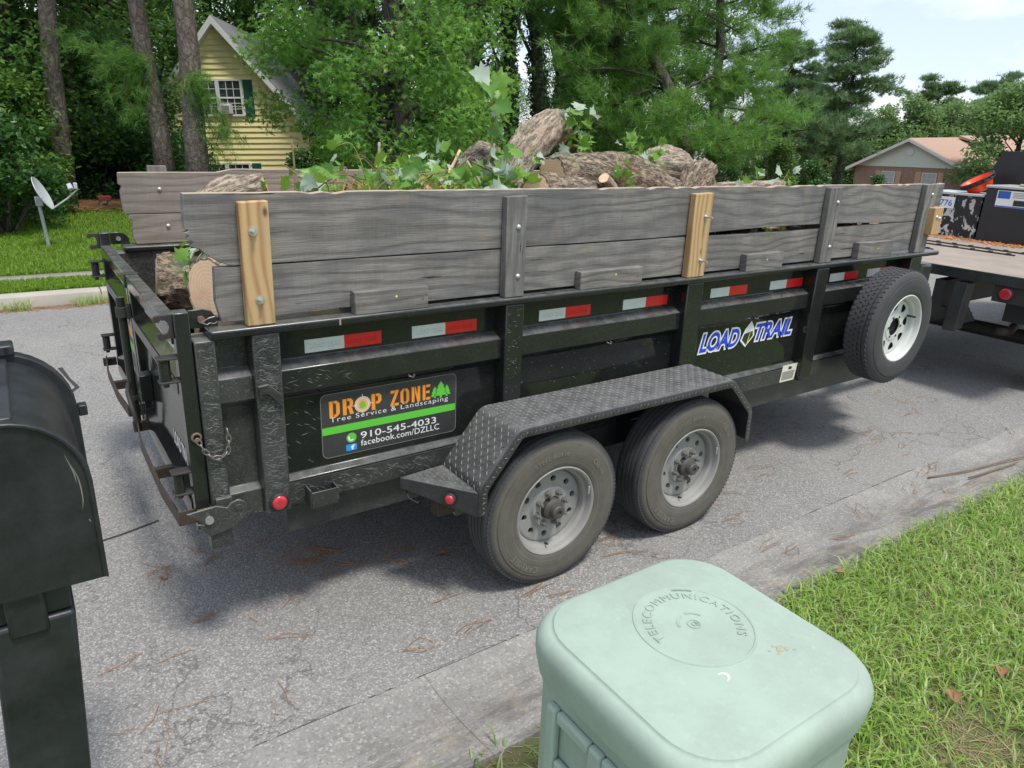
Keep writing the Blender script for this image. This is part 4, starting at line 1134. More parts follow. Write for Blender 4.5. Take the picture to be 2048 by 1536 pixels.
# ---------------- rear gate and corner hardware
def gate_half(y0, y1, near):
    gt = empty('gate_door'); gt.parent = TR; gt.location = Vector((-.03, (y0 + y1) / 2, .6)) - wloc(TR)
    cy = (y0, y0 + .062) if near else (y1 - .062, y1)
    MB().box(-.055, 0.0 - .004, *cy, .585, 1.432).build('hinge_column', M['black'], gt, bevel=.004)
    my = (y1 - .05, y1) if near else (y0, y0 + .05)
    MB().box(-.055, -.004, *my, .60, 1.30).build('meeting_stile', M['black'], gt, bevel=.004)
    a, b = (y0 + .062, y1) if near else (y0, y1 - .062)
    MB().box(-.060, -.004, a, b, 1.305, 1.362).build('top_bar', M['black_body'], gt, bevel=.005)
    a2, b2 = (y0 + .062, y1 - .05) if near else (y0 + .05, y1 - .062)
    sec = [(-.020, 1.305), (-.020, 1.215), (-.052, 1.165), (-.054, 1.10), (-.030, 1.085), (-.030, .735), (-.058, .690), (-.060, .60), (-.008, .60), (-.008, 1.305)]
    vs = [(x, a2, z) for x, z in sec] + [(x, b2, z) for x, z in sec]; n = len(sec)
    MB().add(vs, [tuple(range(n)), tuple(range(2 * n - 1, n - 1, -1))] + [(i, (i + 1) % n, n + (i + 1) % n, n + i) for i in range(n)]).build('door_panel', M['black_body'], gt, bevel=.004)
    for z0, z1 in ((1.11, 1.165), (.60, .69)):
        MB().box(-.0575, -.0545, a2 + .01, b2 - .01, z0 + .004, z1 - .004).build('door_rib', M['dusty_steel'] if z0 > 1 else M['black_body'], gt)
    for k in range(3):
        ys = a2 + .05 + k * .28
        t = MB().box(-.0225, -.0205, ys, ys + .13, 1.232, 1.283).build('reflective_tape', M['tape_red' if near else 'tape_white'], gt)
        MB().box(-.0225, -.0205, ys + .13, ys + .26, 1.232, 1.283).build('tape_band', M['tape_white' if near else 'tape_red'], t)
    # strap hinges on the column
    for z in (1.23, .79):
        yc = y0 + .03 if near else y1 - .03
        MB().cyl((-.098, yc, z - .042), (-.098, yc, z + .032), .020, 16).build('hinge_barrel', M['black'], gt, smooth=40)
        for zz in (z + .036, z - .050): MB().box(-.122, -.054, yc - .026, yc + .026, zz, zz + .008).build('hinge_plate', M['dark_steel'], gt, bevel=.002)
        MB().cyl((-.098, yc, z - .066), (-.098, yc, z - .051), .011, 10).build('hinge_pin', M['dark_steel'], gt)
    # folded step bar low on the door
    sy0, sy1 = (y0 + .02, y1 - .12) if near else (y0 + .1, y1 + .04)
    sb = MB()
    for (pa, pb) in (((-.052, sy0, .64), (-.112, sy0, .64)), ((-.112, sy0, .64), (-.128, sy0 + .28, .64)), ((-.128, sy0 + .28, .64), (-.128, sy1 - .25, .65)), ((-.128, sy1 - .25, .65), (-.105, sy1, .655))):
        sb.beam(pa, pb, .007, .06)
    sb.build('step_bar', M['step_steel'], gt, bevel=.002)
    for yy in (sy0 + .42, sy1 - .02):
        MB().box(-.126, -.055, yy, yy + .035, .625, .668).build('step_bracket', M['step_steel'], gt)
    return gt
g1 = gate_half(-.030, 1.125, True)
g2 = gate_half(1.150, 2.130, False)
LTV, LTF = text_geo('LOAD TRAIL', offset=.02, shear=.25)
LTV = LTV - LTV.min(0)
MB().add([(-.0325, .44 - v[0] / LTV[:, 0].max() * .30, .765 + v[1] / LTV[:, 1].max() * .07) for v in LTV], LTF).build('door_lettering', M['d_white'], g1)
MB().box(-.0325, -.0305, 1.22, 1.52, .80, 1.075).build('door_decal', M['decal_bg'], g2)
MB().box(-.0340, -.0328, 1.22, 1.52, .90, .945).build('decal_stripe', M['d_green'], g2)
MB().box(-.0340, -.0328, 1.27, 1.48, .98, 1.04).build('decal_lettering', M['d_orange'], g2)
rod = MB(); rod.cyl((-.092, 1.137, .60), (-.092, 1.137, 1.255), .019, 16); rod.build('latch_rod', M['black'], g1, smooth=40)
for za, zb_ in ((1.16, 1.21), (.74, .765)):
    rg_ = MB(); rg_.cyl((-.092, 1.137, za), (-.092, 1.137, zb_), .027, 16); rg_.box(-.075, -.056, 1.105, 1.165, za - .006, zb_ + .006); rg_.build('rod_collar', M['dark_steel'], g1, bevel=.002)
lk = MB(); lk.tube([(-.110, 1.12, .83), (-.122, 1.08, .80), (-.122, 1.00, .76), (-.112, .97, .70), (-.10, .98, .64)], .011, 8); lk.build('latch_handle', M['dark_steel'], g1, smooth=True)
MB().box(-.085, -.031, .90, .98, .80, .93).build('latch_keeper', M['black'], g1, bevel=.004)
MB().box(-.066, -.001, 1.118, 1.155, 1.30, 1.368).build('bar_joint', M['dark_steel'], g1, bevel=.003)
def hook(y, sgn):
    hk = MB()
    P = [(-.055, 1.425), (-.108, 1.425), (-.116, 1.418), (-.116, 1.402), (-.098, 1.400), (-.094, 1.408), (-.080, 1.406), (-.070, 1.396), (-.067, 1.378), (-.074, 1.362), (-.088, 1.357), (-.098, 1.364), (-.107, 1.358), (-.107, 1.343), (-.098, 1.335), (-.072, 1.341), (-.055, 1.338)]
    hk.prism(P, 'y', y - .005, y + .005)
    return hk.build('gate_hook', M['dark_steel'], TR, bevel=.0015)
hook(-.004, 1); hook(2.112, 1)
def tab(y, pin):
    P = [(.000, 1.428), (.050, 1.430), (.078, 1.420), (.095, 1.395), (.098, 1.362), (.000, 1.362)]
    t = MB().prism(P, 'y', y - .006, y + .006).build('pin_tab', M['black'], TR, bevel=.002)
    MB().cyl((.040, y - .022, 1.394), (.040, y + .02, 1.394), .0125, 14).build('pin', pin, t, smooth=40)
    return t
t0 = tab(.015, M['rusty']); tab(2.10, M['zinc'])
MB().tube([(.040, -.012, 1.388), (.062, -.014, 1.400), (.085, -.012, 1.404)], .0019, 6).build('clip', M['chain'], t0)
MB().tube([(.040, -.012, 1.384), (.055, -.014, 1.377), (.066, -.012, 1.382), (.08, -.012, 1.378), (.09, -.012, 1.384)], .0019, 6).build('clip', M['chain'], t0)
# latch plate and stub leg at the rear corner
PL = [(-.098, .686), (.008, .694), (.046, .677), (.063, .694), (.090, .701), (.113, .686), (.121, .660), (.115, .632), (.102, .618), (.065, .585), (-.024, .572), (-.068, .636), (-.045, .630), (-.060, .648)]
lp = MB().prism(PL, 'y', -.078, -.068).build('tailgate_latch_plate', M['black_worn'], TR, bevel=.003)
MB().cyl((-.022, -.088, .645), (-.022, -.06, .645), .0155, 18).build('latch_pin', M['galv'], lp, smooth=40)
MB().cyl((.088, -.082, .668), (.088, -.07, .668), .012, 14).build('latch_pivot', M['black_worn'], lp, smooth=40)
MB().box(-.02, .058, -.066, -.01, .508, .585).build('corner_leg', M['black_worn'], TR, bevel=.003)
MB().box(-.052, .0, -.032, .02, .655, .672).build('column_foot', M['rusty'], g1, bevel=.002)
MB().box(.012, .070, -.064, -.0425, .66, .712).build('latch_stop', M['black_worn'], TR, bevel=.003)
MB().lathe([(.019, -.001), (.019, -.008), (.012, -.010), (.011, 0)], (-.026, -.031, .966), 'y', 18).build('chain_eye', M['rusty'], TR, smooth=True)
cp = [(-.024, .957), (-.008, .918), (.018, .884), (.050, .880), (.074, .903), (.080, .950), (.076, 1.0)]
cpts = []
for i in range(len(cp) - 1):
    for k in range(6): t = k / 6; cpts.append((cp[i][0] * (1 - t) + cp[i + 1][0] * t, cp[i][1] * (1 - t) + cp[i + 1][1] * t))
acc = [0]
for a, b in zip(cpts, cpts[1:]): acc.append(acc[-1] + math.dist(a, b))
chn = empty('safety_chain'); chn.parent = TR; chn.location = Vector((.03, -.058, .88)) - wloc(TR)
s_ = 0.006; i = 0
while s_ < acc[-1] - .004:
    j = max(k for k in range(len(acc)) if acc[k] <= s_); p = cpts[j]; q2 = cpts[min(j + 1, len(cpts) - 1)]
    d = Vector((q2[0] - p[0], 0, q2[1] - p[1])).normalized(); sd_ = Vector((0, 1, 0)) if i % 2 else Vector((0, 1, 0)).cross(d)
    c = Vector((p[0], -.060, p[1])); pts = [c + d * (.0165 * math.cos(t)) + sd_ * (.0075 * math.sin(t)) for t in [2 * math.pi * k / 14 for k in range(15)]]
    MB().tube(pts, .0029, 6, False).build('link', M['chain'], chn, smooth=True)
    s_ += .0245; i += 1

# ---------------- spare wheel on its bracket
SP = empty('spare_wheel', (4.3175, -.21, .929), 'spare wheel with white spoked rim hung on the trailer side', 'wheel')
wheel_parts(SP, (4.3175, -.323, .929), .3815, .2225, True, 1)
br = MB(); br.cyl((4.3175, -.20, .929), (4.3175, .03, .929), .045, 16); br.box(4.24, 4.395, .0, .028, .80, 1.05); br.build('spare_bracket', M['black'], TR, bevel=.003)

# ------------------------------------------------------------------ board walls standing on the rails
def board_wall(label, near):
    x = .1 if near else .1
    return empty('board_wall', (2.5, 0.0 if near else WY, 1.36), label, 'side boards', 'board walls on the trailer')
def plank(poly, y0, y1, mat, par, name='plank'):
    mb = MB(); mb.prism(poly, 'y', y0, y1)
    # faces that look up show bare, chipped wood
    for i, f in enumerate(mb.f):
        a, b, c = (Vector(mb.v[k]) for k in f[:3]); nn = (b - a).cross(c - a)
        if len(f) == 4 and abs(nn.normalized().z) > .9 and min(mb.v[k][2] for k in f) > 1.7: mb.m[i] = 1
    return mb.build(name, [mat, M['wood_edge']], par, bevel=.003)
BW = board_wall('weathered grey plank wall with new pine stakes above the company decal', True)
rj = random.Random(3)
up_ = [(.024, 1.829), (.018, 1.760), (.016, 1.712), (.034, 1.706), (.012, 1.698), (.030, 1.688), (.020, 1.676), (.044, 1.666), (.030, 1.652), (.060, 1.640), (.075, 1.624), (.120, 1.592), (.160, 1.577)]
up_ += [(x, 1.577 + (.022 * math.sin(math.pi * (x - 2.3) / 2.2) if 2.3 < x < 4.5 else 0)) for x in np.linspace(.4, 5.08, 24)]
up_ += [(5.098, 1.58), (5.100, 1.833)]
up_ += [(x, 1.829 + rj.uniform(-.0015, .001) + (-.007 if rj.random() < .10 else 0)) for x in np.linspace(5.05, .10, 110)]
plank(up_, .000, .040, M['wood'], BW)
lo_ = [(.102, 1.573), (.096, 1.45), (.110, 1.376)] + [(x, 1.374 + .012 * math.exp(-((x - .5) / .22) ** 2)) for x in np.linspace(.2, 5.0, 30)] + [(5.0, 1.372), (5.0, 1.572)] + [(x, 1.573 + rj.uniform(-.002, .001) - (.008 * math.sin(math.pi * (x - 2.4) / 2) if 2.4 < x < 4.4 else 0)) for x in np.linspace(4.95, .2, 40)]
plank(lo_, .001, .041, M['wood'], BW)
def stake(x0, x1, z0, z1, mat, bolts=(), tip=0.0, kind='dome', y=-.043):
    s = MB(); s.prism([(x0 + tip, z0), (x1 + tip, z0), (x1, z1), (x0, z1 - .004)], 'y', y, -.0025)
    st_ = s.build('stake', mat, BW, bevel=.004)
    for bx, bz in bolts:
        bm_ = MB()
        if kind == 'dome': bm_.lathe([(.0125, 0), (.0115, -.004), (.007, -.0075), (.001, -.009)], (bx, y, bz), 'y', 14)
        else:
            bm_.cyl((bx, y, bz), (bx, y - .003, bz), .016, 14); bm_.cyl((bx, y - .003, bz), (bx, y - .013, bz), .0105, 6); bm_.cyl((bx, y - .013, bz), (bx, y - (.045 if kind == 'long' else .030), bz), .0058, 10)
        bm_.build('bolt', M['zinc'], st_, smooth=40)
    return st_
stake(.190, .292, 1.361, 1.805, M['wood_new'], ((.232, 1.700), (.238, 1.455)), kind='nut', tip=-.002)
stake(1.306, 1.412, 1.361, 1.806, M['wood_z'], ((1.368, 1.672), (1.374, 1.455)))
stake(2.478, 2.612, 1.361, 1.802, M['wood_new'], ((2.57, 1.68), (2.57, 1.45)), kind='long')
stake(3.664, 3.785, 1.361, 1.822, M['wood_z'], ((3.75, 1.73), (3.745, 1.46)))
stake(4.790, 4.940, 1.361, 1.832, M['wood_z'], ((4.87, 1.76),))
stake(4.870, 4.985, 1.488, 1.678, M['wood_new'], ((4.91, 1.61), (4.95, 1.60)), y=-.088).name = 'block'
for a, b, z1 in ((.600, .923, 1.451), (1.740, 2.145, 1.447), (2.956, 3.288, 1.457), (4.080, 4.491, 1.466)):
    bl = MB().box(a, b, -.046, -.001, 1.361 - .003, z1).build('block', M['wood'], BW, bevel=.004)
    for u in (.12, .55, .92):
        MB().disc((a + u * (b - a), -.0465, 1.40 + (.02 if u == .55 else 0)), .0055, 'y', 10).build('screw', M['d_yellow'] if u == .55 else M['rusty'], bl)
BF = board_wall('brownish weathered plank wall on the far side of the trailer bed', False)
fu = [(.078, 1.764), (.074, 1.70), (.090, 1.69), (.078, 1.66), (.082, 1.536), (5.0, 1.536), (5.02, 1.80)] + [(x, (1.786 if x > .62 else 1.766) + rj.uniform(-.0015, .001)) for x in np.linspace(4.95, .12, 60)]
plank(fu, WY - .05, WY - .01, M['wood_far'], BF)
fl = [(.110, 1.532), (.100, 1.510), (.120, 1.50), (.112, 1.40), (.128, 1.363), (5.0, 1.363), (5.0, 1.532)]
plank(fl, WY - .051, WY - .011, M['wood_far'], BF)
for bx, bz in ((.283, 1.672), (.307, 1.462)):
    bm_ = MB(); bm_.lathe([(.013, 0), (.012, -.005), (.007, -.009), (.001, -.0105)], (bx, WY - .051, bz), 'y', 14); bm_.build('bolt', M['zinc'], BF, smooth=40)
for x0 in (.24, 1.35, 2.5, 3.67, 4.8):
    MB().box(x0, x0 + .1, WY - .008, WY + .033, 1.361, 1.80).build('stake', M['wood_z'], BF, bevel=.004)

# ------------------------------------------------------------------ logs in the bed
def catmull(P, n=6):
    P = [Vector(p) for p in P]; out = []
    Q = [P[0] * 2 - P[1]] + P + [P[-1] * 2 - P[-2]]
    for i in range(1, len(Q) - 2):
        a, b, c, d = Q[i - 1:i + 3]
        for k in range(n):
            t = k / n
            out.append(.5 * ((2 * b) + (c - a) * t + (2 * a - 5 * b + 4 * c - d) * t * t + (3 * b - a - 3 * c + d) * t ** 3))
    return out + [P[-1]]
def log(pts, radii, label, mat='log_bark', cut='cut', seed=0, knots=2, rough=.06, n=48, end2=None):
    rg = np.random.default_rng(seed)
    C = catmull(pts, 14); N = len(C)
    rr = np.interp(np.linspace(0, 1, N), np.linspace(0, 1, len(radii)), radii)
    org = C[0]; B = basis(C[-1] - C[0]); Bi = B.transposed()
    C = [Bi @ (c - org) for c in C]
    ph = rg.uniform(0, 6.28, 12)
    kn = [(rg.uniform(.15, .9) * N, rg.uniform(0, 6.28), rg.uniform(.10, .22)) for _ in range(knots)]
    ridge = rg.normal(0, 1, (N // 3 + 3, n)); ridge = (ridge + np.roll(ridge, 1, 1) * .5)
    low = rg.normal(0, 1, (N // 9 + 3, 6))
    V = []; ref = Vector((1, 0, 0))
    for i, p in enumerate(C):
        t = (C[min(i + 1, N - 1)] - C[max(i - 1, 0)]).normalized(); ref = (ref - t * ref.dot(t)).normalized(); bn = t.cross(ref)
        for k in range(n):
            a = 2 * math.pi * k / n
            d = .5 * math.sin(3 * a + ph[0] + i * .15) + .5 * math.sin(5 * a + ph[1] - i * .3) + .6 * math.sin(2 * a + ph[2] + i * .21) + rg.normal() * .16
            fi = i / 3; f0 = int(fi); rd = ridge[f0, k] * (1 - fi + f0) + ridge[f0 + 1, k] * (fi - f0)
            li = i / 9; l0 = int(li); ln_ = sum(((low[l0, q_] * (1 - li + l0) + low[l0 + 1, q_] * (li - l0)) * math.cos((q_ % 3 + 1) * a + q_)) for q_ in range(6))
            d += rd * .75 + ln_ * .28
            bul = sum(h * math.exp(-((i - ki) / 1.6) ** 2 - (((a - ka + math.pi) % (2 * math.pi) - math.pi) / .55) ** 2) for ki, ka, h in kn)
            r_ = rr[i] * (1 + rough * d + bul)
            if i in (0, N - 1): r_ *= .985
            V.append(p + ref * math.cos(a) * r_ + bn * math.sin(a) * r_)
    mb = MB()
    mb.add(V, [(i * n + k, i * n + (k + 1) % n, (i + 1) * n + (k + 1) % n, (i + 1) * n + k) for i in range(N - 1) for k in range(n)])
    # bark rim and paler inner face on both sawn ends
    for s, i, mi in ((0, 0, 1), (1, N - 1, 2 if end2 else 1)):
        ring = [V[i * n + k] for k in range(n)]; c = C[i]
        inner = [c + (v - c) * .93 for v in ring]
        mb.add(ring + inner, [(k, (k + 1) % n, n + (k + 1) % n, n + k) for k in range(n)])
        jit = [v + Vector(rg.normal(0, .006 if (s and end2) else .0005, 3)) for v in inner]
        mb.add(jit + [c + Vector(rg.normal(0, .02 if (s and end2) else .001, 3))], [(k, (k + 1) % n, n) for k in range(n)], mi)
    me, o_ = mb.mesh('log', [M[mat], M[cut], M[end2 or cut]], 50, np.zeros(3))
    ob = link_mesh('log', me); ob.matrix_world = Matrix.Translation(org) @ B.to_4x4()
    return tag(ob, label, 'log', 'cut logs heaped in the trailer')
log([(1.742, .75, 1.64), (1.919, .85, 1.84), (2.122, .95, 1.99), (2.276, 1.02, 2.085), (2.44, 1.10, 2.095)], [.095, .10, .108, .106, .098], 'big crooked log rearing highest out of the heap', 'log_smooth', seed=1, knots=3, rough=.05)
log([(1.47, .70, 1.62), (1.575, .75, 1.80), (1.680, .8, 1.885), (1.81, .85, 1.865), (1.93, .9, 1.72)], [.09, .10, .112, .105, .09], 'humped mossy log beside the tall leafy sprig', 'log_bark', seed=2, knots=2, rough=.07)
log([(1.985, .55, 1.838), (2.189, .6, 1.848), (2.599, .7, 1.83), (3.002, .78, 1.745), (3.528, .85, 1.60)], [.108, .118, .135, .13, .10], 'longest rough barked log with sawn end, sloping down toward the front', seed=3, knots=4, rough=.06)
log([(1.650, .22, 1.790), (1.862, .32, 1.782), (2.088, .38, 1.75), (2.323, .42, 1.70)], [.088, .092, .088, .078], 'short log with pale sawn end just above the grey plank', seed=4, knots=2)
log([(2.131, .29, 1.855), (2.215, .31, 1.79), (2.300, .33, 1.70)], [.032, .034, .036], 'slim sawn branch stub poking up against the longest log', 'log_smooth', seed=5, knots=0, rough=.03)
log([(3.16, 1.25, 1.74), (3.33, 1.12, 1.85), (3.46, 1.08, 1.86), (3.66, 1.05, 1.72)], [.11, .145, .145, .11], 'rounded knobby log behind the longest log', 'log_smooth', seed=6, knots=3, rough=.05)
log([(3.18, .68, 1.66), (3.31, .72, 1.80), (3.44, .76, 1.865)], [.095, .10, .088], 'stubby upright log at the front end of the heap', seed=7, knots=2, rough=.07)
log([(4.76, 1.1, 1.735), (4.357, 1.1, 1.728), (3.95, 1.1, 1.715)], [.042, .045, .048], 'thin straight pale log lying level near the front', 'log_smooth', seed=8, knots=1, rough=.03)
log([(.30, 1.02, 1.66), (.43, 1.0, 1.735), (.575, .99, 1.762)], [.085, .082, .075], 'pale log with torn orange end beside the far plank wall', 'log_smooth', seed=9, knots=1, end2='torn')
log([(.085, 1.22, 1.300), (.25, 1.20, 1.28), (.75, 1.2, 1.22)], [.135, .14, .13], 'thick rough log end at the open tailgate, under leaves', seed=10, knots=2)
log([(.150, .36, 1.430), (.38, .50, 1.42), (.85, .80, 1.42)], [.125, .125, .12], 'log with bright fresh sawn face at the notched plank end', 'log_smooth', seed=11, knots=1, rough=.035)
log([(.16, .72, 1.235), (.5, .7, 1.20), (1.1, .7, 1.2)], [.10, .11, .11], 'mossy log lying under the bright sawn log', seed=12, knots=1)
log([(.30, 1.65, 1.1), (.8, 1.6, 1.15), (1.6, 1.6, 1.2)], [.13, .14, .13], 'dark log lying low along the far wall of the bed', seed=13)
log([(2.6, 1.55, 1.55), (3.2, 1.5, 1.6), (4.4, 1.5, 1.55)], [.13, .14, .12], 'long log lying behind the heap along the far planks', seed=14)
log([(3.4, .35, 1.52), (4.0, .32, 1.54), (4.7, .35, 1.50)], [.11, .11, .10], 'reddish log seen through the gap between the planks', 'log_smooth', seed=15)

# brush and chips the logs lie on
def pile():
    rg = np.random.default_rng(21); nx, ny = 90, 34
    X = np.linspace(.30, 4.90, nx); Y = np.linspace(.10, 2.00, ny); V = []
    for x in X:
        for y in Y:
            h = 1.05 + .55 * min(1, max(0, (x - .3) / .55))
            h += .17 * math.exp(-((x - 1.15) / .45) ** 2 - ((y - .65) / .5) ** 2) + .05 * math.sin(5 * x + 3 * y) * math.sin(4 * y)
            h -= .05 * max(0, x - 3.6)
            V.append((x, y, h + rg.normal() * .018))
    T = [(i * ny + j, i * ny + j + 1, (i + 1) * ny + j + 1, (i + 1) * ny + j) for i in range(nx - 1) for j in range(ny - 1)]
    base = np.array(V)
    root = empty('brush_pile', (2.5, 1.05, .64), 'heap of wood chips, dry grass and twigs filling the trailer bed', 'brush')
    me = mesh_np('chip_heap', base, T, M['chips'])
    o = link_mesh('chip_heap', me, root); o['kind'] = 'stuff'
    mb = MB()
    for k in range(1500):   # loose chips and bark flakes
        p = base[rg.integers(len(base))] + rg.normal(0, .02, 3); p[2] += .02
        Bm = basis(rg.normal(0, 1, 3)); s = rg.uniform(.015, .06)
        mb.obox(p, (s, s * .4, .006), Bm)
    mb.build('chip', M['torn'], root)['kind'] = 'stuff'
    mb = MB()
    for k in range(700):   # dry stalks
        p = Vector((rg.normal(1.0, .35), rg.normal(.75, .35), 0)) if k < 520 else Vector((rg.uniform(.5, 4.6), rg.uniform(.2, 1.9), 0))
        if p.x < .35 or p.y < .08 or p.y > 1.98: continue
        i = int(np.argmin((base[:, 0] - p.x) ** 2 + (base[:, 1] - p.y) ** 2)); p.z = base[i][2]
        d = Vector(rg.normal(0, 1, 3)); d.z = abs(d.z) * .5; d.normalize(); l = rg.uniform(.05, .16)
        b = p + d * l + Vector((0, 0, rg.uniform(0, .03))); m_ = (p + b) / 2 + Vector(rg.normal(0, .02, 3))
        mb.tube([p, m_, b], rg.uniform(.0012, .003), 4)
    mb.build('dry_stalk', M['chips'], root)['kind'] = 'stuff'
    mb = MB()
    for k in range(150):   # tangled twigs along the plank side
        x = rg.uniform(.45, 2.6) if k < 110 else rg.uniform(2.6, 4.7); y = rg.uniform(.12, 1.2); i = int(np.argmin((base[:, 0] - x) ** 2 + (base[:, 1] - y) ** 2)); p = Vector((x, y, base[i][2]))
        d = Vector((rg.normal(0, 1), rg.normal(0, .6), abs(rg.normal(0, .55)))).normalized(); l = rg.uniform(.12, .32); sg = Vector(rg.normal(0, .05, 3))
        mb.tube(catmull([p, p + d * l * .5 + sg, p + d * l + sg * .3 - Vector((0, 0, .02))], 4), list(np.linspace(.0035, .0015, 9)), 5)
    mb.build('twig_tangle', M['twig'], root)['kind'] = 'stuff'
    n = 2600; x = np.where(rg.random(n) < .7, rg.uniform(.6, 2.0, n), rg.uniform(.4, 4.7, n)); y = rg.uniform(.1, 1.5, n)
    zi = np.array([base[int(np.argmin((base[:, 0] - a) ** 2 + (base[:, 1] - b_) ** 2))][2] for a, b_ in zip(x, y)])
    Pl = np.stack([x, y, zi + rg.random(n) ** 2 * .14], 1)
    shp = (np.array([(0, 0, 0), (.28, .10, .02), (.55, .32, .06), (.6, .08, 0), (1, 0, -.12), (.6, -.08, 0), (.55, -.32, .06), (.28, -.10, .02)]), np.array([(0, 1, 7), (1, 2, 3), (1, 3, 7), (3, 5, 7), (3, 4, 5), (7, 5, 6)]))
    z = rg.normal(0, 1, (n, 3)); z[:, 2] = np.abs(z[:, 2]) + .4; z[:, 1] -= .5; z /= np.linalg.norm(z, axis=1)[:, None]; xx = rg.normal(0, 1, (n, 3)); xx -= z * (xx * z).sum(1)[:, None]; xx /= np.linalg.norm(xx, axis=1)[:, None]
    Fm = np.stack([xx, np.cross(z, xx), z], 2); sc = rg.uniform(.03, .085, n)
    V2 = (np.einsum('nij,kj->nki', Fm, shp[0]) * sc[:, None, None] + Pl[:, None, :]).reshape(-1, 3); T2 = (shp[1][None] + (np.arange(n) * 8)[:, None, None]).reshape(-1, 3)
    o = link_mesh('loose_leaf', mesh_np('loose_leaf', V2, T2, M['leaf_load'], np.repeat(rg.random(n), 6)), root); o['kind'] = 'stuff'
pile()

# lobed leaves and leafy branches
def leaf_mesh(name, mat, seed):
    rg = np.random.default_rng(seed)
    half = [(0, 0), (.16, -.02), (.46, .06), (.34, .22), (.62, .44), (.34, .50), (.38, .66), (.16, .72), (0, 1.0)]
    pts = [(x * (1 + rg.normal() * .06), y) for x, y in half] + [(-x * (1 + rg.normal() * .06), y) for x, y in half[-2:0:-1]]
    bend = rg.uniform(-.9, 1.6); fold = rg.uniform(-.2, .9)
    V = [(x, y - .05, abs(x) * fold - bend * y * y * .5 + rg.normal() * .015) for x, y in pts] + [(0, .4, -bend * .08)]
    n = len(pts); c = n
    T = np.array([(k, (k + 1) % n, c) for k in range(n)])
    return mesh_np(name, np.array(V), T, M[mat], np.full(n, rg.random()))
LEAF = [leaf_mesh('leaf', 'leaf_load', 30 + i) for i in range(8)] + [leaf_mesh('leaf', 'leaf_pale', 50 + i) for i in range(4)]
def leafy(label, stem, leaves, size, seed, r=.006, green=False, pale=.25, spread=.06):
    """stem: path; leaves spread along the outer part of it"""
    rg = np.random.default_rng(seed); C = catmull(stem, 5)
    root = empty('leafy_branch', stem[0], label, 'branch', 'leafy branches in the load')
    mb = MB(); mb.tube(C, list(np.linspace(r, r * .35, len(C))), 6); mb.build('stem', M['twig_green' if green else 'twig'], root, smooth=True)
    for k in range(leaves):
        i = rg.integers(int(len(C) * .3), len(C)); p = C[i] + Vector(rg.normal(0, spread, 3)) * Vector((1, 1, .7)).length / 1.6
        me = LEAF[8 + rg.integers(4)] if rg.random() < pale else LEAF[rg.integers(8)]
        o = bpy.data.objects.new('leaf', me); COL.objects.link(o); o.parent = root
        z = Vector(rg.normal(0, .6, 3) + np.array([-.1, -.45, .55])); B = basis(z, Vector(rg.normal(0, 1, 3)))
        s = size * rg.uniform(.5, 1.15)
        o.matrix_local = Matrix.Translation(p - Vector(stem[0])) @ B.to_4x4() @ Matrix.Scale(s, 4)
    return root
leafy('tall green sprig standing up above the humped log', [(1.60, .6, 1.86), (1.633, .6, 2.0), (1.650, .6, 2.12), (1.625, .6, 2.24), (1.574, .6, 2.33)], 16, .10, 1, .007, True, .15, .03)
leafy('small sprig with three pale leaves left of the heap', [(.991, .7, 1.80), (.95, .7, 1.92), (.907, .7, 1.985), (.84, .7, 1.97)], 7, 0.061, 2, .004, True, .2, .03)
leafy('cluster of leaves hanging from the top of the crooked log', [(2.36, .97, 2.20), (2.42, .94, 2.16), (2.46, .92, 2.08), (2.48, .90, 1.98)], 27, 0.090, 3, .005, True, .35, .045)
leafy('yellow green leaf tuft behind the longest log', [(3.10, 1.2, 1.88), (3.16, 1.2, 1.98), (3.20, 1.2, 2.03)], 23, 0.070, 4, .004, True, .05, .05)
leafy('leaves drooping over the log at the open tailgate', [(.34, .95, 1.52), (.27, .90, 1.50), (.21, .86, 1.45), (.19, .84, 1.38)], 20, .07, 5, .004, True, .15, .035)
leafy('leaves spilling over the front of the humped log', [(1.42, .45, 1.92), (1.50, .40, 1.88), (1.56, .38, 1.82), (1.60, .36, 1.76)], 34, 0.090, 6, .006, False, .4, .06)
leafy('broad pale leaves under the humped log', [(1.40, .42, 1.80), (1.52, .38, 1.77), (1.66, .34, 1.76)], 30, 0.102, 7, .006, False, .5, .06)
leafy('dark leaves at the left foot of the humped log', [(1.10, .40, 1.70), (1.25, .38, 1.77), (1.42, .38, 1.80)], 30, 0.094, 8, .006, False, .25, .06)
leafy('leaves among the dry grass in the middle of the heap', [(.80, .45, 1.68), (.95, .42, 1.74), (1.15, .40, 1.77)], 27, 0.082, 9, .006, False, .3, .06)
leafy('leafy twig at the torn orange log end', [(.55, .9, 1.72), (.66, .86, 1.75), (.78, .8, 1.76)], 17, 0.070, 10, .005, False, .2, .05)
leafy('leaves behind the pale sawn log end', [(1.80, .60, 1.86), (1.86, .58, 1.90), (1.92, .56, 1.95)], 9, .07, 11, .004, True, .2, .03)
leafy('leaves clinging to the middle of the longest log', [(2.30, .50, 1.92), (2.42, .48, 1.87), (2.52, .48, 1.80)], 9, 0.066, 12, .003, False, .3, .04)
leafy('leaves between the rounded log and the stubby log', [(3.22, .95, 1.98), (3.12, .92, 1.93), (3.02, .88, 1.90)], 17, 0.078, 13, .004, True, .2, .05)
leafy('small leafy twig standing beside the thin straight log', [(4.10, .7, 1.72), (4.20, .7, 1.80), (4.26, .7, 1.88)], 6, 0.074, 14, .003, True, .2, .04)
leafy('pale leaves in front of the stubby log', [(3.40, .45, 1.72), (3.55, .45, 1.78), (3.70, .45, 1.78)], 17, 0.082, 15, .004, False, .6, .05)
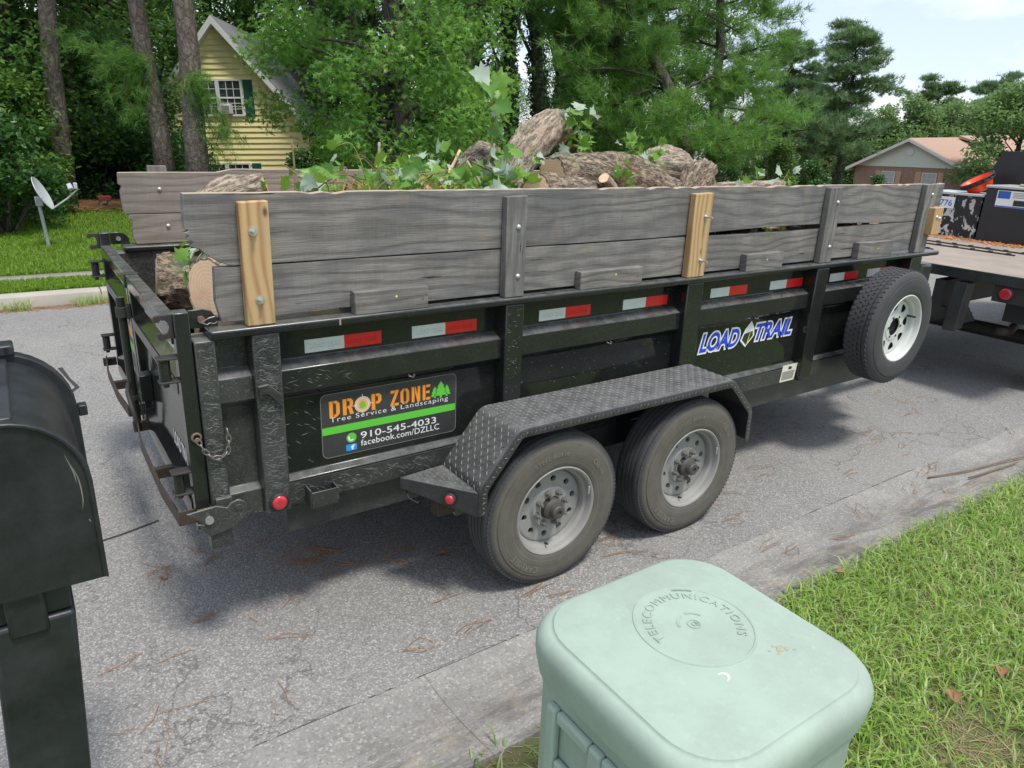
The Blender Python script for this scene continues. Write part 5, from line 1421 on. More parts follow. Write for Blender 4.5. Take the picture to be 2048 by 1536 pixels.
leafy('green leaves under the gap between the planks', [(2.9, .12, 1.60), (3.3, .11, 1.60), (3.75, .12, 1.60)], 23, 0.066, 16, .004, False, .4, .03)
rgx = np.random.default_rng(404)
for k in range(14):
    x = .62 + k * .085; y = rgx.uniform(.25, .7)
    leafy(['wilted leaf spray sticking out of the brush beside the torn orange log', 'green leaf spray in the brush left of the dark stick', 'leaf spray in the brush at the foot of the humped log'][min(2, k // 5)], [(x, y, 1.70), (x + rgx.normal(0, .04), y, 1.80), (x + rgx.normal(0, .10), y - .02, 1.85 + rgx.uniform(0, .07))], int(rgx.integers(6, 12)), rgx.uniform(.06, .095), 500 + k, .003, bool(k % 2), .3, .05)
def stick(pts, r, label, mat='twig'):
    mb = MB(); C = catmull(pts, 4); mb.tube(C, list(np.linspace(r, r * .6, len(C))), 7)
    tag(mb.build('stick', M[mat], smooth=True), label, 'stick', 'sticks in the load')
stick([(1.08, .35, 1.74), (1.22, .36, 1.84), (1.36, .36, 1.95)], .007, 'dark stick leaning right in the middle of the heap')
stick([(1.46, .35, 1.70), (1.42, .36, 1.82), (1.36, .40, 1.93)], .010, 'pale broken stick crossing the dark stick', 'wood_edge')
stick([(1.12, .8, 1.75), (1.10, .8, 1.90), (1.10, .8, 1.99)], .010, 'upright peeled stick in the heap', 'wood_edge')
stick([(1.30, .7, 1.72), (1.47, .75, 1.86), (1.56, .8, 1.96)], .012, 'splintered pale stick left of the humped log', 'cut')
stick([(.70, .9, 1.70), (.72, .95, 1.85), (.73, 1.0, 1.99)], .006, 'thin straight stick against the far plank wall')
stick([(.56, .5, 1.70), (.62, .45, 1.78), (.74, .42, 1.86), (.86, .42, 1.84)], .004, 'curled thin twig near the torn log')
stick([(.78, .5, 1.70), (.68, .6, 1.80), (.60, .7, 1.88)], .006, 'bent twig leaning over the torn log')
stick([(2.40, .9, 2.0), (2.50, .85, 1.97), (2.56, .8, 1.90)], .010, 'short crooked twig under the hanging leaf cluster')

# ------------------------------------------------------------------ telecom pedestal
def rsq(cx, cy, h, r, n=8):
    P = []
    for sx, sy, a0 in ((1, 1, 0), (-1, 1, 90), (-1, -1, 180), (1, -1, 270)):
        P += [(cx + sx * (h - r) + r * math.cos(R(a0 + 90 * k / n)), cy + sy * (h - r) + r * math.sin(R(a0 + 90 * k / n))) for k in range(n + 1)]
    return P
def pedestal():
    cx, cy = .655, -1.828
    root = empty('telecom_pedestal', (cx, cy, .06), 'mint green plastic telecom pedestal with rounded lid and moulded lettering', 'utility box')
    mb = MB()
    lev = [(.286, .895, .115), (.292, .925, .12), (.296, .952, .124), (.2965, .972, .126), (.292, .990, .127), (.284, 1.002, .127), (.276, 1.0065, .126), (.2725, 1.0070, .125), (.2695, 1.0100, .124), (.2680, 1.0135, .123), (.264, 1.0150, .122)]
    rings = [[(x, y, z) for x, y in rsq(cx, cy, h, r)] for h, z, r in lev]; n = len(rings[0])
    mb.add([p for r_ in rings for p in r_], [(i * n + k, i * n + (k + 1) % n, (i + 1) * n + (k + 1) % n, (i + 1) * n + k) for i in range(len(lev) - 1) for k in range(n)] + [tuple((len(lev) - 1) * n + k for k in range(n))])
    lid = mb.build('lid', M['pedestal'], root, smooth=45)
    # skirt with recessed grips on the street-facing end
    sk = MB(); lev = [(.272, .06, .105), (.275, .85, .108), (.281, .880, .112), (.286, .8955, .115)]
    rings = [[(x, y, z) for x, y in rsq(cx, cy, h, r)] for h, z, r in lev]; n = len(rings[0])
    sk.add([p for r_ in rings for p in r_], [(i * n + k, i * n + (k + 1) % n, (i + 1) * n + (k + 1) % n, (i + 1) * n + k) for i in range(len(lev) - 1) for k in range(n)])
    sk.build('body', M['pedestal'], root, smooth=45)
    # ribbed handle frame standing proud of the -X end, with hollow cells
    x0, x1 = cx - .296, cx - .2745
    fr = MB()
    ys = [cy - .165, cy - .130, cy - .02, cy + .02, cy + .130, cy + .165]; 
    for a, b in ((0, 1), (2, 3), (4, 5)): fr.box(x0, x1, ys[a], ys[b], .45, .858)
    for z0, z1 in ((.825, .8575), (.690, .722), (.53, .562)):
        for a, b in ((1, 2), (3, 4)): fr.box(x0 + .0015, x1, ys[a] + .0005, ys[b] - .0005, z0, z1)
    fr.build('grip_frame', M['pedestal'], root, bevel=.008, seg=3)
    # moulded ring and letters on the lid
    zt = 1.0151; ccx, ccy = .684, -1.783
    rg = MB(); rg.lathe([(.1405, 0), (.1390, .0026), (.1345, .0026), (.1330, .0006), (.001, .0006)], (ccx, ccy, zt), 'z', 64)
    ring = rg.build('lid_badge', M['pedestal'], lid, smooth=40)
    def arc_text(txt, rad, size, a_mid, direction=1, z=.0008, nm='badge_lettering', spread=1.12):
        V, F = text_geo(txt, offset=.0, extrude=.0, spacing=spread); ww = V[:, 0].max(); sc = size / .70
        ang = a_mid - direction * (V[:, 0] - ww / 2) * sc / rad; rr = rad + direction * V[:, 1] * sc
        T_ = MB(); n = len(V); top = np.stack([ccx + rr * np.cos(ang), ccy + rr * np.sin(ang), np.full(n, zt + z + .0022)], 1)
        T_.add(top, F)
        # give the letters thickness
        from collections import Counter
        ec = Counter(); 
        for f in F:
            for a, b in zip(f, f[1:] + f[:1]): ec[(a, b)] += 1
        bot = top.copy(); bot[:, 2] = zt + z
        T_.add(bot, [])
        T_.f += [(a, b, n + b, n + a) for (a, b) in ec if (b, a) not in ec]; T_.m = [0] * len(T_.f)
        T_.build(nm, M['pedestal_mark'], ring)
    # lettering arcs over the side that faces the street
    mid = math.atan2(.9, .42)
    arc_text('TELECOMMUNICATIONS', .096, .0215, mid, 1, spread=1.2)
    arc_text('CORPORATION', .1262, .0042, mid - .15, 1, spread=1.2)
    at_ = MB(); at_.lathe([(.016, .0006), (.016, .0026), (.013, .0026), (.013, .0006)], (ccx, ccy, zt), 'z', 28, closed=True); at_.lathe([(.007, .0006), (.007, .0026), (.005, .0026), (.005, .0006)], (ccx + .001, ccy, zt), 'z', 20, closed=True); at_.box(ccx + .004, ccx + .007, ccy - .009, ccy + .004, zt + .0006, zt + .0026)
    at_.build('badge_emblem', M['pedestal_mark'], ring)
    for a0, a1, rr_ in ((20, 75, .040), (95, 165, .036)):
        sw = MB(); k_ = [R(a0 + (a1 - a0) * t / 10) for t in range(11)]
        sw.add([(ccx + (rr_ + .004) * math.cos(a), ccy + (rr_ + .004) * math.sin(a), zt + .0018) for a in k_] + [(ccx + (rr_ - .003) * math.cos(a), ccy + (rr_ - .003) * math.sin(a), zt + .0018) for a in k_], [(i, i + 1, 12 + i, 11 + i) for i in range(10)])
        sw.build('badge_swoosh', M['pedestal_mark'], ring)
    # bird droppings on the lid
    dr = MB(); k_ = [R(-150 + 200 * t / 14) for t in range(15)]; rj_ = random.Random(2); ox, oy = .606, -1.934
    dr.add([(ox + .016 * math.cos(a + 1), oy + .012 * math.sin(a + 1), zt + .0006) for a in k_] + [(ox + (.016 - .0015 - .0055 * math.sin(math.pi * i / 14) * rj_.uniform(.6, 1)) * math.cos(a + 1), oy + (.012 - .001 - .005 * math.sin(math.pi * i / 14)) * math.sin(a + 1), zt + .0006) for i, a in enumerate(k_)], [(i, i + 1, 16 + i, 15 + i) for i in range(14)])
    dr.build('dropping', M['bird_white'], lid)
    for bx, by, s in ((.784, -1.940, .012), (.797, -1.949, .007), (.778, -1.928, .004), (.758, -1.934, .005), (.812, -1.960, .005), (.770, -1.950, .004)):
        rj_ = random.Random(int(bx * 1e4)); b_ = MB(); b_.add([(bx + s * rj_.uniform(.5, 1.2) * math.cos(t), by + s * rj_.uniform(.4, 1) * math.sin(t), zt + .0007) for t in [k * .6 for k in range(10)]], [tuple(range(10))]); b_.build('stain', M['bird_brown'], lid)
pedestal()

# ------------------------------------------------------------------ mailbox on its post
def mailbox():
    root = empty('mailbox', (-.555, -1.0, .04), 'black plastic mailbox with arched top on a black post', 'mailbox')
    cx = -.552; hw = .138; zb, zs = 1.15, 1.375
    def arch(w_, z0, zspring, ztop, n=18):
        P = [(cx + w_, z0)]
        P += [(cx + w_ * math.cos(math.pi * k / n) ** 1 if 1 else 0, zspring + (ztop - zspring) * math.sin(math.pi * k / n)) for k in range(n + 1)]
        return P + [(cx - w_, z0)]
    MB().prism(arch(hw - .006, zb + .006, zs, 1.520), 'y', -1.120, -.668).build('shell', M['mailbox'], root, smooth=35, bevel=.006)
    # thick rolled rim on the back plate, crown rib and front door flange
    def rimband(y0, y1, w0, w1, t0, t1, nm):
        a = arch(hw + w1, zb, zs, 1.520 + t1); b = arch(hw + w0, zb + .008, zs, 1.520 + t0); n = len(a)
        mb = MB(); vs = [(x, y0, z) for x, z in a] + [(x, y0, z) for x, z in b] + [(x, y1, z) for x, z in a] + [(x, y1, z) for x, z in b]
        mb.add(vs, [f for k in range(n - 1) for f in ((k, k + 1, n + k + 1, n + k), (2 * n + k, 2 * n + k + 1, k + 1, k), (3 * n + k, 3 * n + k + 1, 2 * n + k + 1, 2 * n + k), (n + k, n + k + 1, 3 * n + k + 1, 3 * n + k))])
        mb.build(nm, M['mailbox'], root, smooth=40, bevel=.003)
    rimband(-1.136, -1.112, -.008, .002, -.006, .004, 'back_rim')
    rimband(-.690, -.652, -.010, .014, -.006, .016, 'door_flange')
    MB().prism(arch(hw - .002, zb, zs, 1.522), 'y', -1.130, -1.121).build('back_plate', M['mailbox'], root, bevel=.002)
    MB().prism(arch(hw - .002, zb, zs, 1.524), 'y', -.655, -.640).build('door', M['mailbox'], root, bevel=.004)
    rb = MB(); rb.box(cx - .028, cx + .028, -1.115, -.692, 1.516, 1.5265); rb.build('crown_rib', M['mailbox'], root, bevel=.004)
    lt = MB(); lt.box(cx - .022 + .02, cx + .045, -.700, -.645, 1.530, 1.556); lt.build('door_latch', M['mailbox'], root, bevel=.005)
    sl_ = MB(); sl_.box(cx + .006, cx + .014, -.702, -.699, 1.538, 1.552); sl_.box(cx + .026, cx + .034, -.702, -.699, 1.538, 1.552); sl_.build('latch_slot', M['hole'], root)
    fl = MB(); fl.box(hw + cx + .014, hw + cx + .034, -.685, -.655, 1.352, 1.380); fl.box(hw + cx + .002, hw + cx + .015, -.685, -.655, 1.358, 1.374); fl.build('flag_lug', M['mailbox'], root, bevel=.003)
    # scuffs left by branches
    for pts in (((-.452, 1.44), (-.442, 1.40), (-.440, 1.375)), ((-.446, 1.42), (-.436, 1.385), (-.434, 1.34), (-.438, 1.315)), ((-.430, 1.292), (-.427, 1.284))):
        mb = MB(); C = catmull([(x, -1.1308, z) for x, z in pts], 5)
        vs = [p + Vector((s * .0011 * math.sin(math.pi * (i + .6) / len(C)), 0, 0)) for i, p in enumerate(C) for s in (-1, 1)]
        mb.add(vs, [(2 * i, 2 * i + 1, 2 * i + 3, 2 * i + 2) for i in range(len(C) - 1)]); mb.build('scuff', M['dusty_steel'], root)
    ps = MB(); ps.prism([(cx - .150, .03), (cx + .002, .03), (cx + .071, 1.078), (cx - .077, 1.078)], 'y', -1.108, -.955); ps.build('post', M['mailbox'], root, bevel=.010, seg=3)
    nk = MB(); nk.box(cx - .068, cx + .066, -1.098, -.960, 1.079, 1.149); nk.build('post_cap', M['mailbox'], root, bevel=.006)
    nk = MB(); nk.box(cx - .048, cx + .022, -1.118, -1.099, 1.050, 1.150); nk.build('mount_bracket', M['mailbox'], root, bevel=.008)
mailbox()

# ------------------------------------------------------------------ satellite dish
def dish():
    root = empty('satellite_dish', (-.03, 10.26, .14), 'grey satellite dish on a slim pole standing in the lawn', 'satellite dish')
    MB().cyl((-.020, 10.26, .12), (-.055, 10.26, .80), .026, 14).build('pole', M['galv'], root, smooth=40)
    MB().box(-.10, .0, 10.20, 10.30, .76, .90).build('mount', M['galv'], root, bevel=.01)
    n = Vector((.88, -.25, .40)).normalized(); B = basis(n, Vector((0, 0, 1))); c = Vector((.015, 10.24, .945))
    mb = MB(); rows = 8; seg = 36; vs = []
    for i in range(rows + 1):
        r = i / rows
        for k in range(seg):
            t = 2 * math.pi * k / seg
            vs.append(c + B @ Vector((.250 * r * math.cos(t), .225 * r * math.sin(t), .055 * r * r - .05)))
    for i in range(rows + 1):
        r = i / rows
        for k in range(seg):
            t = 2 * math.pi * k / seg
            vs.append(c + B @ Vector((.254 * r * math.cos(t), .229 * r * math.sin(t), .055 * r * r - .058)))
    o = (rows + 1) * seg
    F = [(i * seg + k, i * seg + (k + 1) % seg, (i + 1) * seg + (k + 1) % seg, (i + 1) * seg + k) for i in range(rows) for k in range(seg)]
    F += [tuple(o + v for v in f[::-1]) for f in F]; F += [(rows * seg + k, rows * seg + (k + 1) % seg, o + rows * seg + (k + 1) % seg, o + rows * seg + k) for k in range(seg)]
    mb.add(vs, F); mb.build('reflector', M['dish'], root, smooth=50)
    MB().tube([c + B @ Vector((-.24, 0, 0)), c + Vector((.30, -.02, -.08)), c + Vector((.455, -.04, .06))], .014, 8).build('feed_arm', M['galv'], root)
    fh = MB(); e = c + Vector((.455, -.04, .06)); fh.obox(e + Vector((-.03, 0, .045)), (.05, .05, .09)); fh.obox(e + Vector((-.10, 0, .03)), (.10, .06, .06), basis(n)); fh.build('feed_horn', M['dish'], root, bevel=.008)
dish()

# ------------------------------------------------------------------ flatbed truck the trailer is hitched to
def truck():
    X0 = 6.30; yA, yB = -.55, 2.0; zt = 1.09
    root = empty('flatbed_truck', (8.8, .95, 0), 'black flatbed truck with worn steel deck hitched ahead of the trailer', 'truck')
    MB().box(X0 + .02, 9.6, yA + .03, yB - .03, zt - .012, zt).build('deck', M['deck'], root)
    MB().box(X0, X0 + .018, yA, yB, zt - .085, zt + .004).build('rear_sill', M['black_sill'], root, bevel=.004)
    for ya, yb in ((yA, yA + .028), (yB - .028, yB)):
        MB().box(X0 + .02, 9.6, ya, yb, zt - .085, zt + .004).build('side_rail', M['black_sill'], root, bevel=.004)
    # rub rails / grooved track strips on the deck
    for xa, y0_, y1_ in ((7.93, -.30, 1.9), (7.68, .42, 1.9), (7.25, 1.0, 1.9)):
        MB().box(xa - .012, xa + .012, y0_, y1_, zt + .002, zt + .014).build('deck_track', M['dark_steel'], root, bevel=.002)
        for k in range(int((y1_ - y0_) / .17)): MB().box(xa - .018, xa + .018, y0_ + .04 + k * .17, y0_ + .075 + k * .17, zt + .002, zt + .022).build('track_clip', M['dark_steel'], root)
    for y in (.40, 1.5): MB().box(X0 + .05, 11.5, y, y + .09, .72, .96).build('chassis_rail', M['dark_steel'], root)
    for k in range(6): MB().box(X0 + .25 + k * .55, X0 + .32 + k * .55, yA + .05, yB - .05, .965, 1.075).build('deck_joist', M['dark_steel'], root)
    # angled hitch plate posts under the rear sill
    for y in (.26, 1.66):
        gs = MB(); gs.prism([(X0 + .03, .97), (X0 + .17, .97), (X0 + .12, .56), (X0 - .02, .54)], 'y', y - .055, y + .055); gs.build('hitch_post', M['dusty_steel'] if y > 1 else M['black_sill'], root, bevel=.006)
        gs = MB(); gs.prism([(X0 + .18, .80), (X0 + .18, .58), (X0 + .46, .58)], 'y', y - .004, y + .004); gs.build('gusset', M['dark_steel'], root)
    MB().box(X0 + .05, X0 + .12, .32, 1.60, .62, .72).build('hitch_beam', M['dark_steel'], root, bevel=.004)
    MB().box(X0 - .1, X0 + .06, .98, 1.12, .56, .66).build('hitch_receiver', M['dark_steel'], root)
    for y in (-.10, 1.55):
        bk = MB().box(X0 + .030, X0 + .036, y - .16, y + .10, .862, 1.004).build('light_bracket', M['dark_steel'], root)
        ax = Matrix(((0, 1, 0), (-1, 0, 0), (0, 0, 1)))
        marker((X0 + .029, y, .938), .050, Matrix(((0, 1, 0), (1, 0, 0), (0, 0, 1))), 'tail_light', root)
    for y in (-.42, 1.5): MB().box(X0 + .30, X0 + .312, y, y + .40, .66, 1.0).build('mud_flap', M['rubber'], root)
    for x, yy in ((7.35, -.40), (7.35, 1.86)):
        s = 1 if yy < 0 else -1
        wr = empty('wheel'); wr.parent = root; wr.location = Vector((x, yy, .40)) - wloc(root)
        wheel_parts(wr, (x, yy, .395), .3875, .2225, False, s, False)
    MB().cyl((7.35, 0, .4), (7.35, 1.9, .4), .07, 14).build('axle', M['dark_steel'], root)
    MB().cyl((6.75, .3, .62), (6.75, 1.6, .62), .035, 10).build('spare_tube', M['dark_steel'], root)
    MB().tube([(6.9, .10, .50), (7.1, .08, .47), (7.6, .2, .50)], .04, 12).build('exhaust', M['step_steel'], root, smooth=True)
    MB().box(6.6, 7.0, .55, 1.35, .5, .68).build('fuel_tank', M['dark_steel'], root, bevel=.04)
    # bulkhead plate with a sloped edge
    bh = MB(); bh.prism([(1.60, 1.66), (1.432, 2.068), (-.45, 2.068), (-.5, 1.10), (1.60, 1.10)], 'x', 9.30, 9.36); bh.build('bulkhead', M['toolbox'], root, bevel=.004)
    # cab, mostly out of the picture
    cb = MB(); cb.prism([(9.7, .55), (9.7, 1.35), (9.78, 1.98), (11.2, 2.02), (11.75, 1.35), (12.9, 1.25), (13.0, .55)], 'y', -.35, 1.36); cb.build('cab', M['black'], root, bevel=.06, seg=4)
    for xx in (11.0,):
        for yy, s in ((-.37, 1), (1.38, -1)):
            wr = empty('wheel'); wr.parent = root; wr.location = Vector((12.2, yy, .36)) - wloc(root)
            wheel_parts(wr, (12.2, yy, .355), .3875, .2225, False, s, False)
    # loads on the deck
    pb = empty('peeling_box', (9.0, 1.56, zt), 'black tool chest with peeling paint and a licence plate', 'tool chest')
    MB().box(8.72, 9.20, 1.28, 1.90, zt + .002, 1.560).build('chest', M['peel'], pb, bevel=.006)
    MB().box(8.70, 9.22, 1.262, 1.92, 1.562, 1.590).build('lid', M['tool_top'], pb, bevel=.006)
    pl = MB().box(8.712, 8.717, 1.575, 1.88, 1.405, 1.535).build('licence_plate', M['d_white'], pb, bevel=.0015)
    V, F = text_geo('776', offset=.012); V -= V.min(0)
    MB().add([(8.7105, 1.735 - v[0] / V[:, 0].max() * .135, 1.432 + v[1] / V[:, 1].max() * .070) for v in V], F).build('plate_number', M['d_navy'], pl)
    tb_ = empty('tool_box', (8.95, .75, zt), 'plain black tool box with blue and white sticker', 'tool box')
    MB().box(8.66, 9.25, .05, 1.240, zt + .002, 1.672).build('chest', M['toolbox'], tb_, bevel=.006)
    MB().box(8.645, 9.265, .04, 1.250, 1.674, 1.702).build('lid', M['tool_top'], tb_, bevel=.006)
    s1 = MB().box(8.655, 8.658, .72, 1.120, 1.478, 1.655).build('sticker', M['d_white'], tb_)
    MB().box(8.6525, 8.6548, .985, 1.110, 1.570, 1.650).build('blue_field', M['d_navy'], s1)
    MB().box(8.6525, 8.6548, .72, 1.118, 1.480, 1.492).build('blue_stripe', M['d_navy'], s1)
    MB().box(8.6525, 8.6548, .73, .94, 1.500, 1.560).build('picture', M['d_black'], s1)
    for k in range(4): MB().box(8.6525, 8.6548, .74, .96, 1.585 + k * .016, 1.590 + k * .016).build('print_line', M['dusty_steel'], s1)
    # orange tub tipped on the chest with a black slatted hoop
    ob = empty('orange_tub', (8.95, 1.38, 1.59), 'bright orange plastic tub tipped over with black hoop', 'tub')
    ax_ = Vector((-.35, .42, .84)).normalized(); B = basis(ax_); c = Vector((8.93, 1.455, 1.695))
    tb2 = MB(); tb2.lathe([(.005, -.085), (.10, -.083), (.125, -.06), (.160, .055), (.165, .06), (.158, .055), (.118, -.055), (.005, -.065)], (0, 0, 0), 'z', 36)
    tb2.v = [tuple(c + B @ Vector(v)) for v in tb2.v]; tb2.build('tub', M['orange'], ob, smooth=50)
    for h, r_ in ((.060, .176), (.022, .166)):
        hp = MB(); pts = [c + B @ Vector((r_ * math.cos(t), r_ * math.sin(t), h)) for t in [2 * math.pi * k / 32 for k in range(33)]]; hp.tube(pts, .011, 8, False); hp.build('hoop', M['rubber'], ob, smooth=True)
    for k in range(14):
        t = 2 * math.pi * k / 14; hp = MB(); hp.tube([c + B @ Vector((.177 * math.cos(t), .177 * math.sin(t), .066)), c + B @ Vector((.167 * math.cos(t), .167 * math.sin(t), .016))], .012, 6); hp.build('hoop_slat', M['rubber'], ob)
    gl = MB(); 
    for dy in (0, .07): gl.obox((8.85, .90 + dy, 1.716), (.10, .05, .022), basis((0, 0, 1), (1, .4 * (dy - .03) * 20, 0)))
    tag(gl.build('work_gloves', M['bird_brown'], bevel=.008), 'pair of dirty work gloves on the tool box lid', 'gloves')
    rg = np.random.default_rng(5); mb = MB()
    for k in range(420):
        p = (rg.uniform(8.35, 8.70), rg.uniform(-.3, 1.9), zt + .006); s = rg.uniform(.02, .06); mb.obox(p, (s, s * .3, .006), basis((rg.normal() * .2, rg.normal() * .2, 1), (rg.normal(), rg.normal(), 0)))
    tag(mb.build('deck_litter', M['torn']), 'brown bark litter along the foot of the chests', 'litter', kind='stuff')
truck()

# ------------------------------------------------------------------ houses (plumb, so they lean against the street's plane)
def house_matrix(loc, u, plumb=PLUMB):
    z = plumb; x = Vector(u); x = (x - z * x.dot(z)).normalized(); y = z.cross(x)
    m = Matrix((x, y, z)).transposed().to_4x4(); m.translation = Vector(loc); return m
def lbuild(mb, name, mat, par, **kw): return mb.build(name, mat, par, local=True, **kw)

def sash_window(par, x0, x1, z0, z1, y, frame, cols=3, rows=2, sub='window', blind=False):
    """double-hung window on a wall facing local -Y"""
    o = (x0 + x1) / 2, y, z0
    fr = MB(); t = .06
    fr.box(x0 - t, x0, y - .05, y + .02, z0 - t, z1 + t); fr.box(x1, x1 + t, y - .05, y + .02, z0 - t, z1 + t); fr.box(x0, x1, y - .05, y + .02, z1, z1 + t); fr.box(x0, x1, y - .06, y + .02, z0 - t, z0)
    zm = (z0 + z1) / 2; fr.box(x0, x1, y - .035, y + .02, zm - .025, zm + .025)
    f = lbuild(fr, sub, M['trim'], par)
    for a, b, dy in ((z0, zm - .025, .0), (zm + .025, z1, -.012)):
        g = MB().box(x0 + .002, x1 - .002, y - .012 + dy, y + .004 + dy, a + .002, b - .002)
        go = g.build('pane', M['curtain'] if blind and a > zm else M['glass'], None); go.parent = f; go.location = Vector(go.location) - f.location
        mu = MB()
        for k in range(1, cols): xx = x0 + (x1 - x0) * k / cols; mu.box(xx - .009, xx + .009, y - .022 + dy, y - .0125 + dy, a + .003, b - .003)
        for k in range(1, rows): zz = a + (b - a) * k / rows; mu.box(x0 + .003, x1 - .003, y - .0215 + dy, y - .0130 + dy, zz - .009, zz + .009)
        mo = mu.build('muntin', M['trim'], None); mo.parent = f; mo.location = Vector(mo.location) - f.location
    return f

def yellow_house():
    root = empty('yellow_house', label='yellow lap sided house with steep grey roof and green shutters', cat='house', mat4=house_matrix((6.26, 23.48, .0), (.866, -.5, 0)))
    S = 1.165; ax, az = -.22, 5.02; zb = -.4
    xl, xr = ax - 3.0, ax + 3.95
    top = lambda x: az - .13 - abs(x - ax) * S
    # each clapboard is its own lapped board
    h = .175; k = 0; z = zb
    while z < az - .3:
        z1 = min(z + h, az - .2)
        a = max(xl + .12, ax - (az - .13 - z) / S); b = min(xr - .1, ax + (az - .13 - z) / S)
        a1 = max(xl + .12, ax - (az - .13 - z1) / S); b1 = min(xr - .1, ax + (az - .13 - z1) / S)
        mb = MB(); mb.add([(a, -.045, z), (b, -.045, z), (b1, -.004, z1 + .01), (a1, -.004, z1 + .01), (a, .03, z), (b, .03, z), (b1, .03, z1 + .01), (a1, .03, z1 + .01)], [(0, 1, 2, 3), (4, 7, 6, 5), (0, 4, 5, 1), (3, 2, 6, 7), (0, 3, 7, 4), (1, 5, 6, 2)])
        lbuild(mb, 'clapboard', M['siding_yellow'], root)
        z += h; k += 1
    core = MB(); core.add([(xl + .2, .05, zb), (xr - .15, .05, zb), (xr - .15, .05, top(xr - .15) - .05), (ax, .05, az - .25), (xl + .2, .05, top(xl + .2) - .05)] + [(xl + .2, 9, zb), (xr - .15, 9, zb), (xr - .15, 9, top(xr - .15) - .05), (ax, 9, az - .25), (xl + .2, 9, top(xl + .2) - .05)], [(0, 1, 2, 3, 4), (9, 8, 7, 6, 5)] + [(i, 5 + i, 5 + (i + 1) % 5, (i + 1) % 5) for i in range(5)])
    lbuild(core, 'wall', M['siding_yellow'], root)
    for s, xe in ((-1, xl - .12), (1, xr + .15)):
        ze = az - abs(xe - ax) * S
        rf = MB(); nx, nz = s * S, 1.0; l = math.hypot(nx, nz); nx, nz = nx / l * .09, nz / l * .09
        rf.add([(ax, -.33, az), (xe, -.33, ze), (xe + nx, -.33, ze + nz), (ax + nx * .0, -.33, az + .137)] + [(ax, 9.3, az), (xe, 9.3, ze), (xe + nx, 9.3, ze + nz), (ax, 9.3, az + .137)], [(0, 1, 2, 3), (7, 6, 5, 4), (0, 4, 5, 1), (3, 2, 6, 7), (1, 5, 6, 2)])
        r_ = lbuild(rf, 'roof', M['shingle_grey'], root)
        rk = MB(); rk.add([(ax, -.36, az + .12), (xe, -.36, ze + .06), (xe, -.36, ze - .14), (ax, -.36, az - .12)] + [(ax, -.33, az + .12), (xe, -.33, ze + .06), (xe, -.33, ze - .14), (ax, -.33, az - .12)], [(0, 1, 2, 3), (7, 6, 5, 4), (0, 4, 5, 1), (1, 5, 6, 2), (2, 6, 7, 3)])
        lbuild(rk, 'rake_board', M['trim'], root)
        sf = MB(); sf.add([(ax, -.33, az - .12), (xe, -.33, ze - .13), (xe, .0, ze - .13), (ax, .0, az - .12)], [(0, 1, 2, 3)]); lbuild(sf, 'soffit', M['trim'], root)
        if s < 0:
            bx = MB(); bx.prism([(xe - .05, ze - .30), (xe + .45, ze - .30), (xe + .45, ze + .10), (xe + .15, ze + .12)], 'y', -.36, .02); lbuild(bx, 'eave_return', M['trim'], root)
            gt = MB(); gt.tube([(xe + .35, -.10, ze - .30), (xe + .42, -.10, ze - .40), (xe + .52, -.06, ze - .50), (xe + .52, -.06, zb)], .045, 8); lbuild(gt, 'downspout', M['trim'], root)
    cb = MB(); cb.box(xl + .11, xl + .22, -.045, .0, zb, top(xl + .12) - .1); lbuild(cb, 'corner_board', M['trim'], root)
    sash_window(root, -1.06, -.42, 2.24, 3.26, -.03, None)
    w2 = sash_window(root, -.30, .36, 2.24, 3.26, -.03, None)
    for a in (-1.52, .46):
        sh = MB(); sh.box(a, a + .30, -.06, -.023, 2.16, 3.30)
        for zz in (2.24, 2.76): sh.box(a + .05, a + .25, -.068, -.0605, zz, zz + .44)
        lbuild(sh, 'shutter', M['shutter'], root, bevel=.008)
    acx = MB(); acx.box(-.24, .06, -.38, -.062, 2.25, 2.54); lbuild(acx, 'air_conditioner', M['ac'], root, bevel=.015)
    acg = MB()
    for k in range(6): acg.box(-.21, .03, -.384, -.3805, 2.29 + k * .036, 2.31 + k * .036)
    lbuild(acg, 'grille', M['dusty_steel'], root)
    sash_window(root, -1.06, -.42, -.25, .66, -.03, None); sash_window(root, -.30, .36, -.25, .66, -.03, None)
    for a in (-1.52, .46):
        sh = MB(); sh.box(a, a + .30, -.06, -.023, -.3, .70); lbuild(sh, 'shutter', M['shutter'], root, bevel=.008)
    # low rear wing that shows right of the gable
    wg = MB(); wg.box(xr - .3, xr + 3.2, 2.2, 7, zb, 1.0); lbuild(wg, 'wing_wall', M['siding_yellow'], root)
    wr = MB(); wr.prism([(xr - .2, 2.0), (xr - .2, 2.1), (xr + 3.5, .95), (xr + 3.5, .82)], 'y', 1.8, 7.4); lbuild(wr, 'wing_roof', M['shingle_grey'], root)
yellow_house()

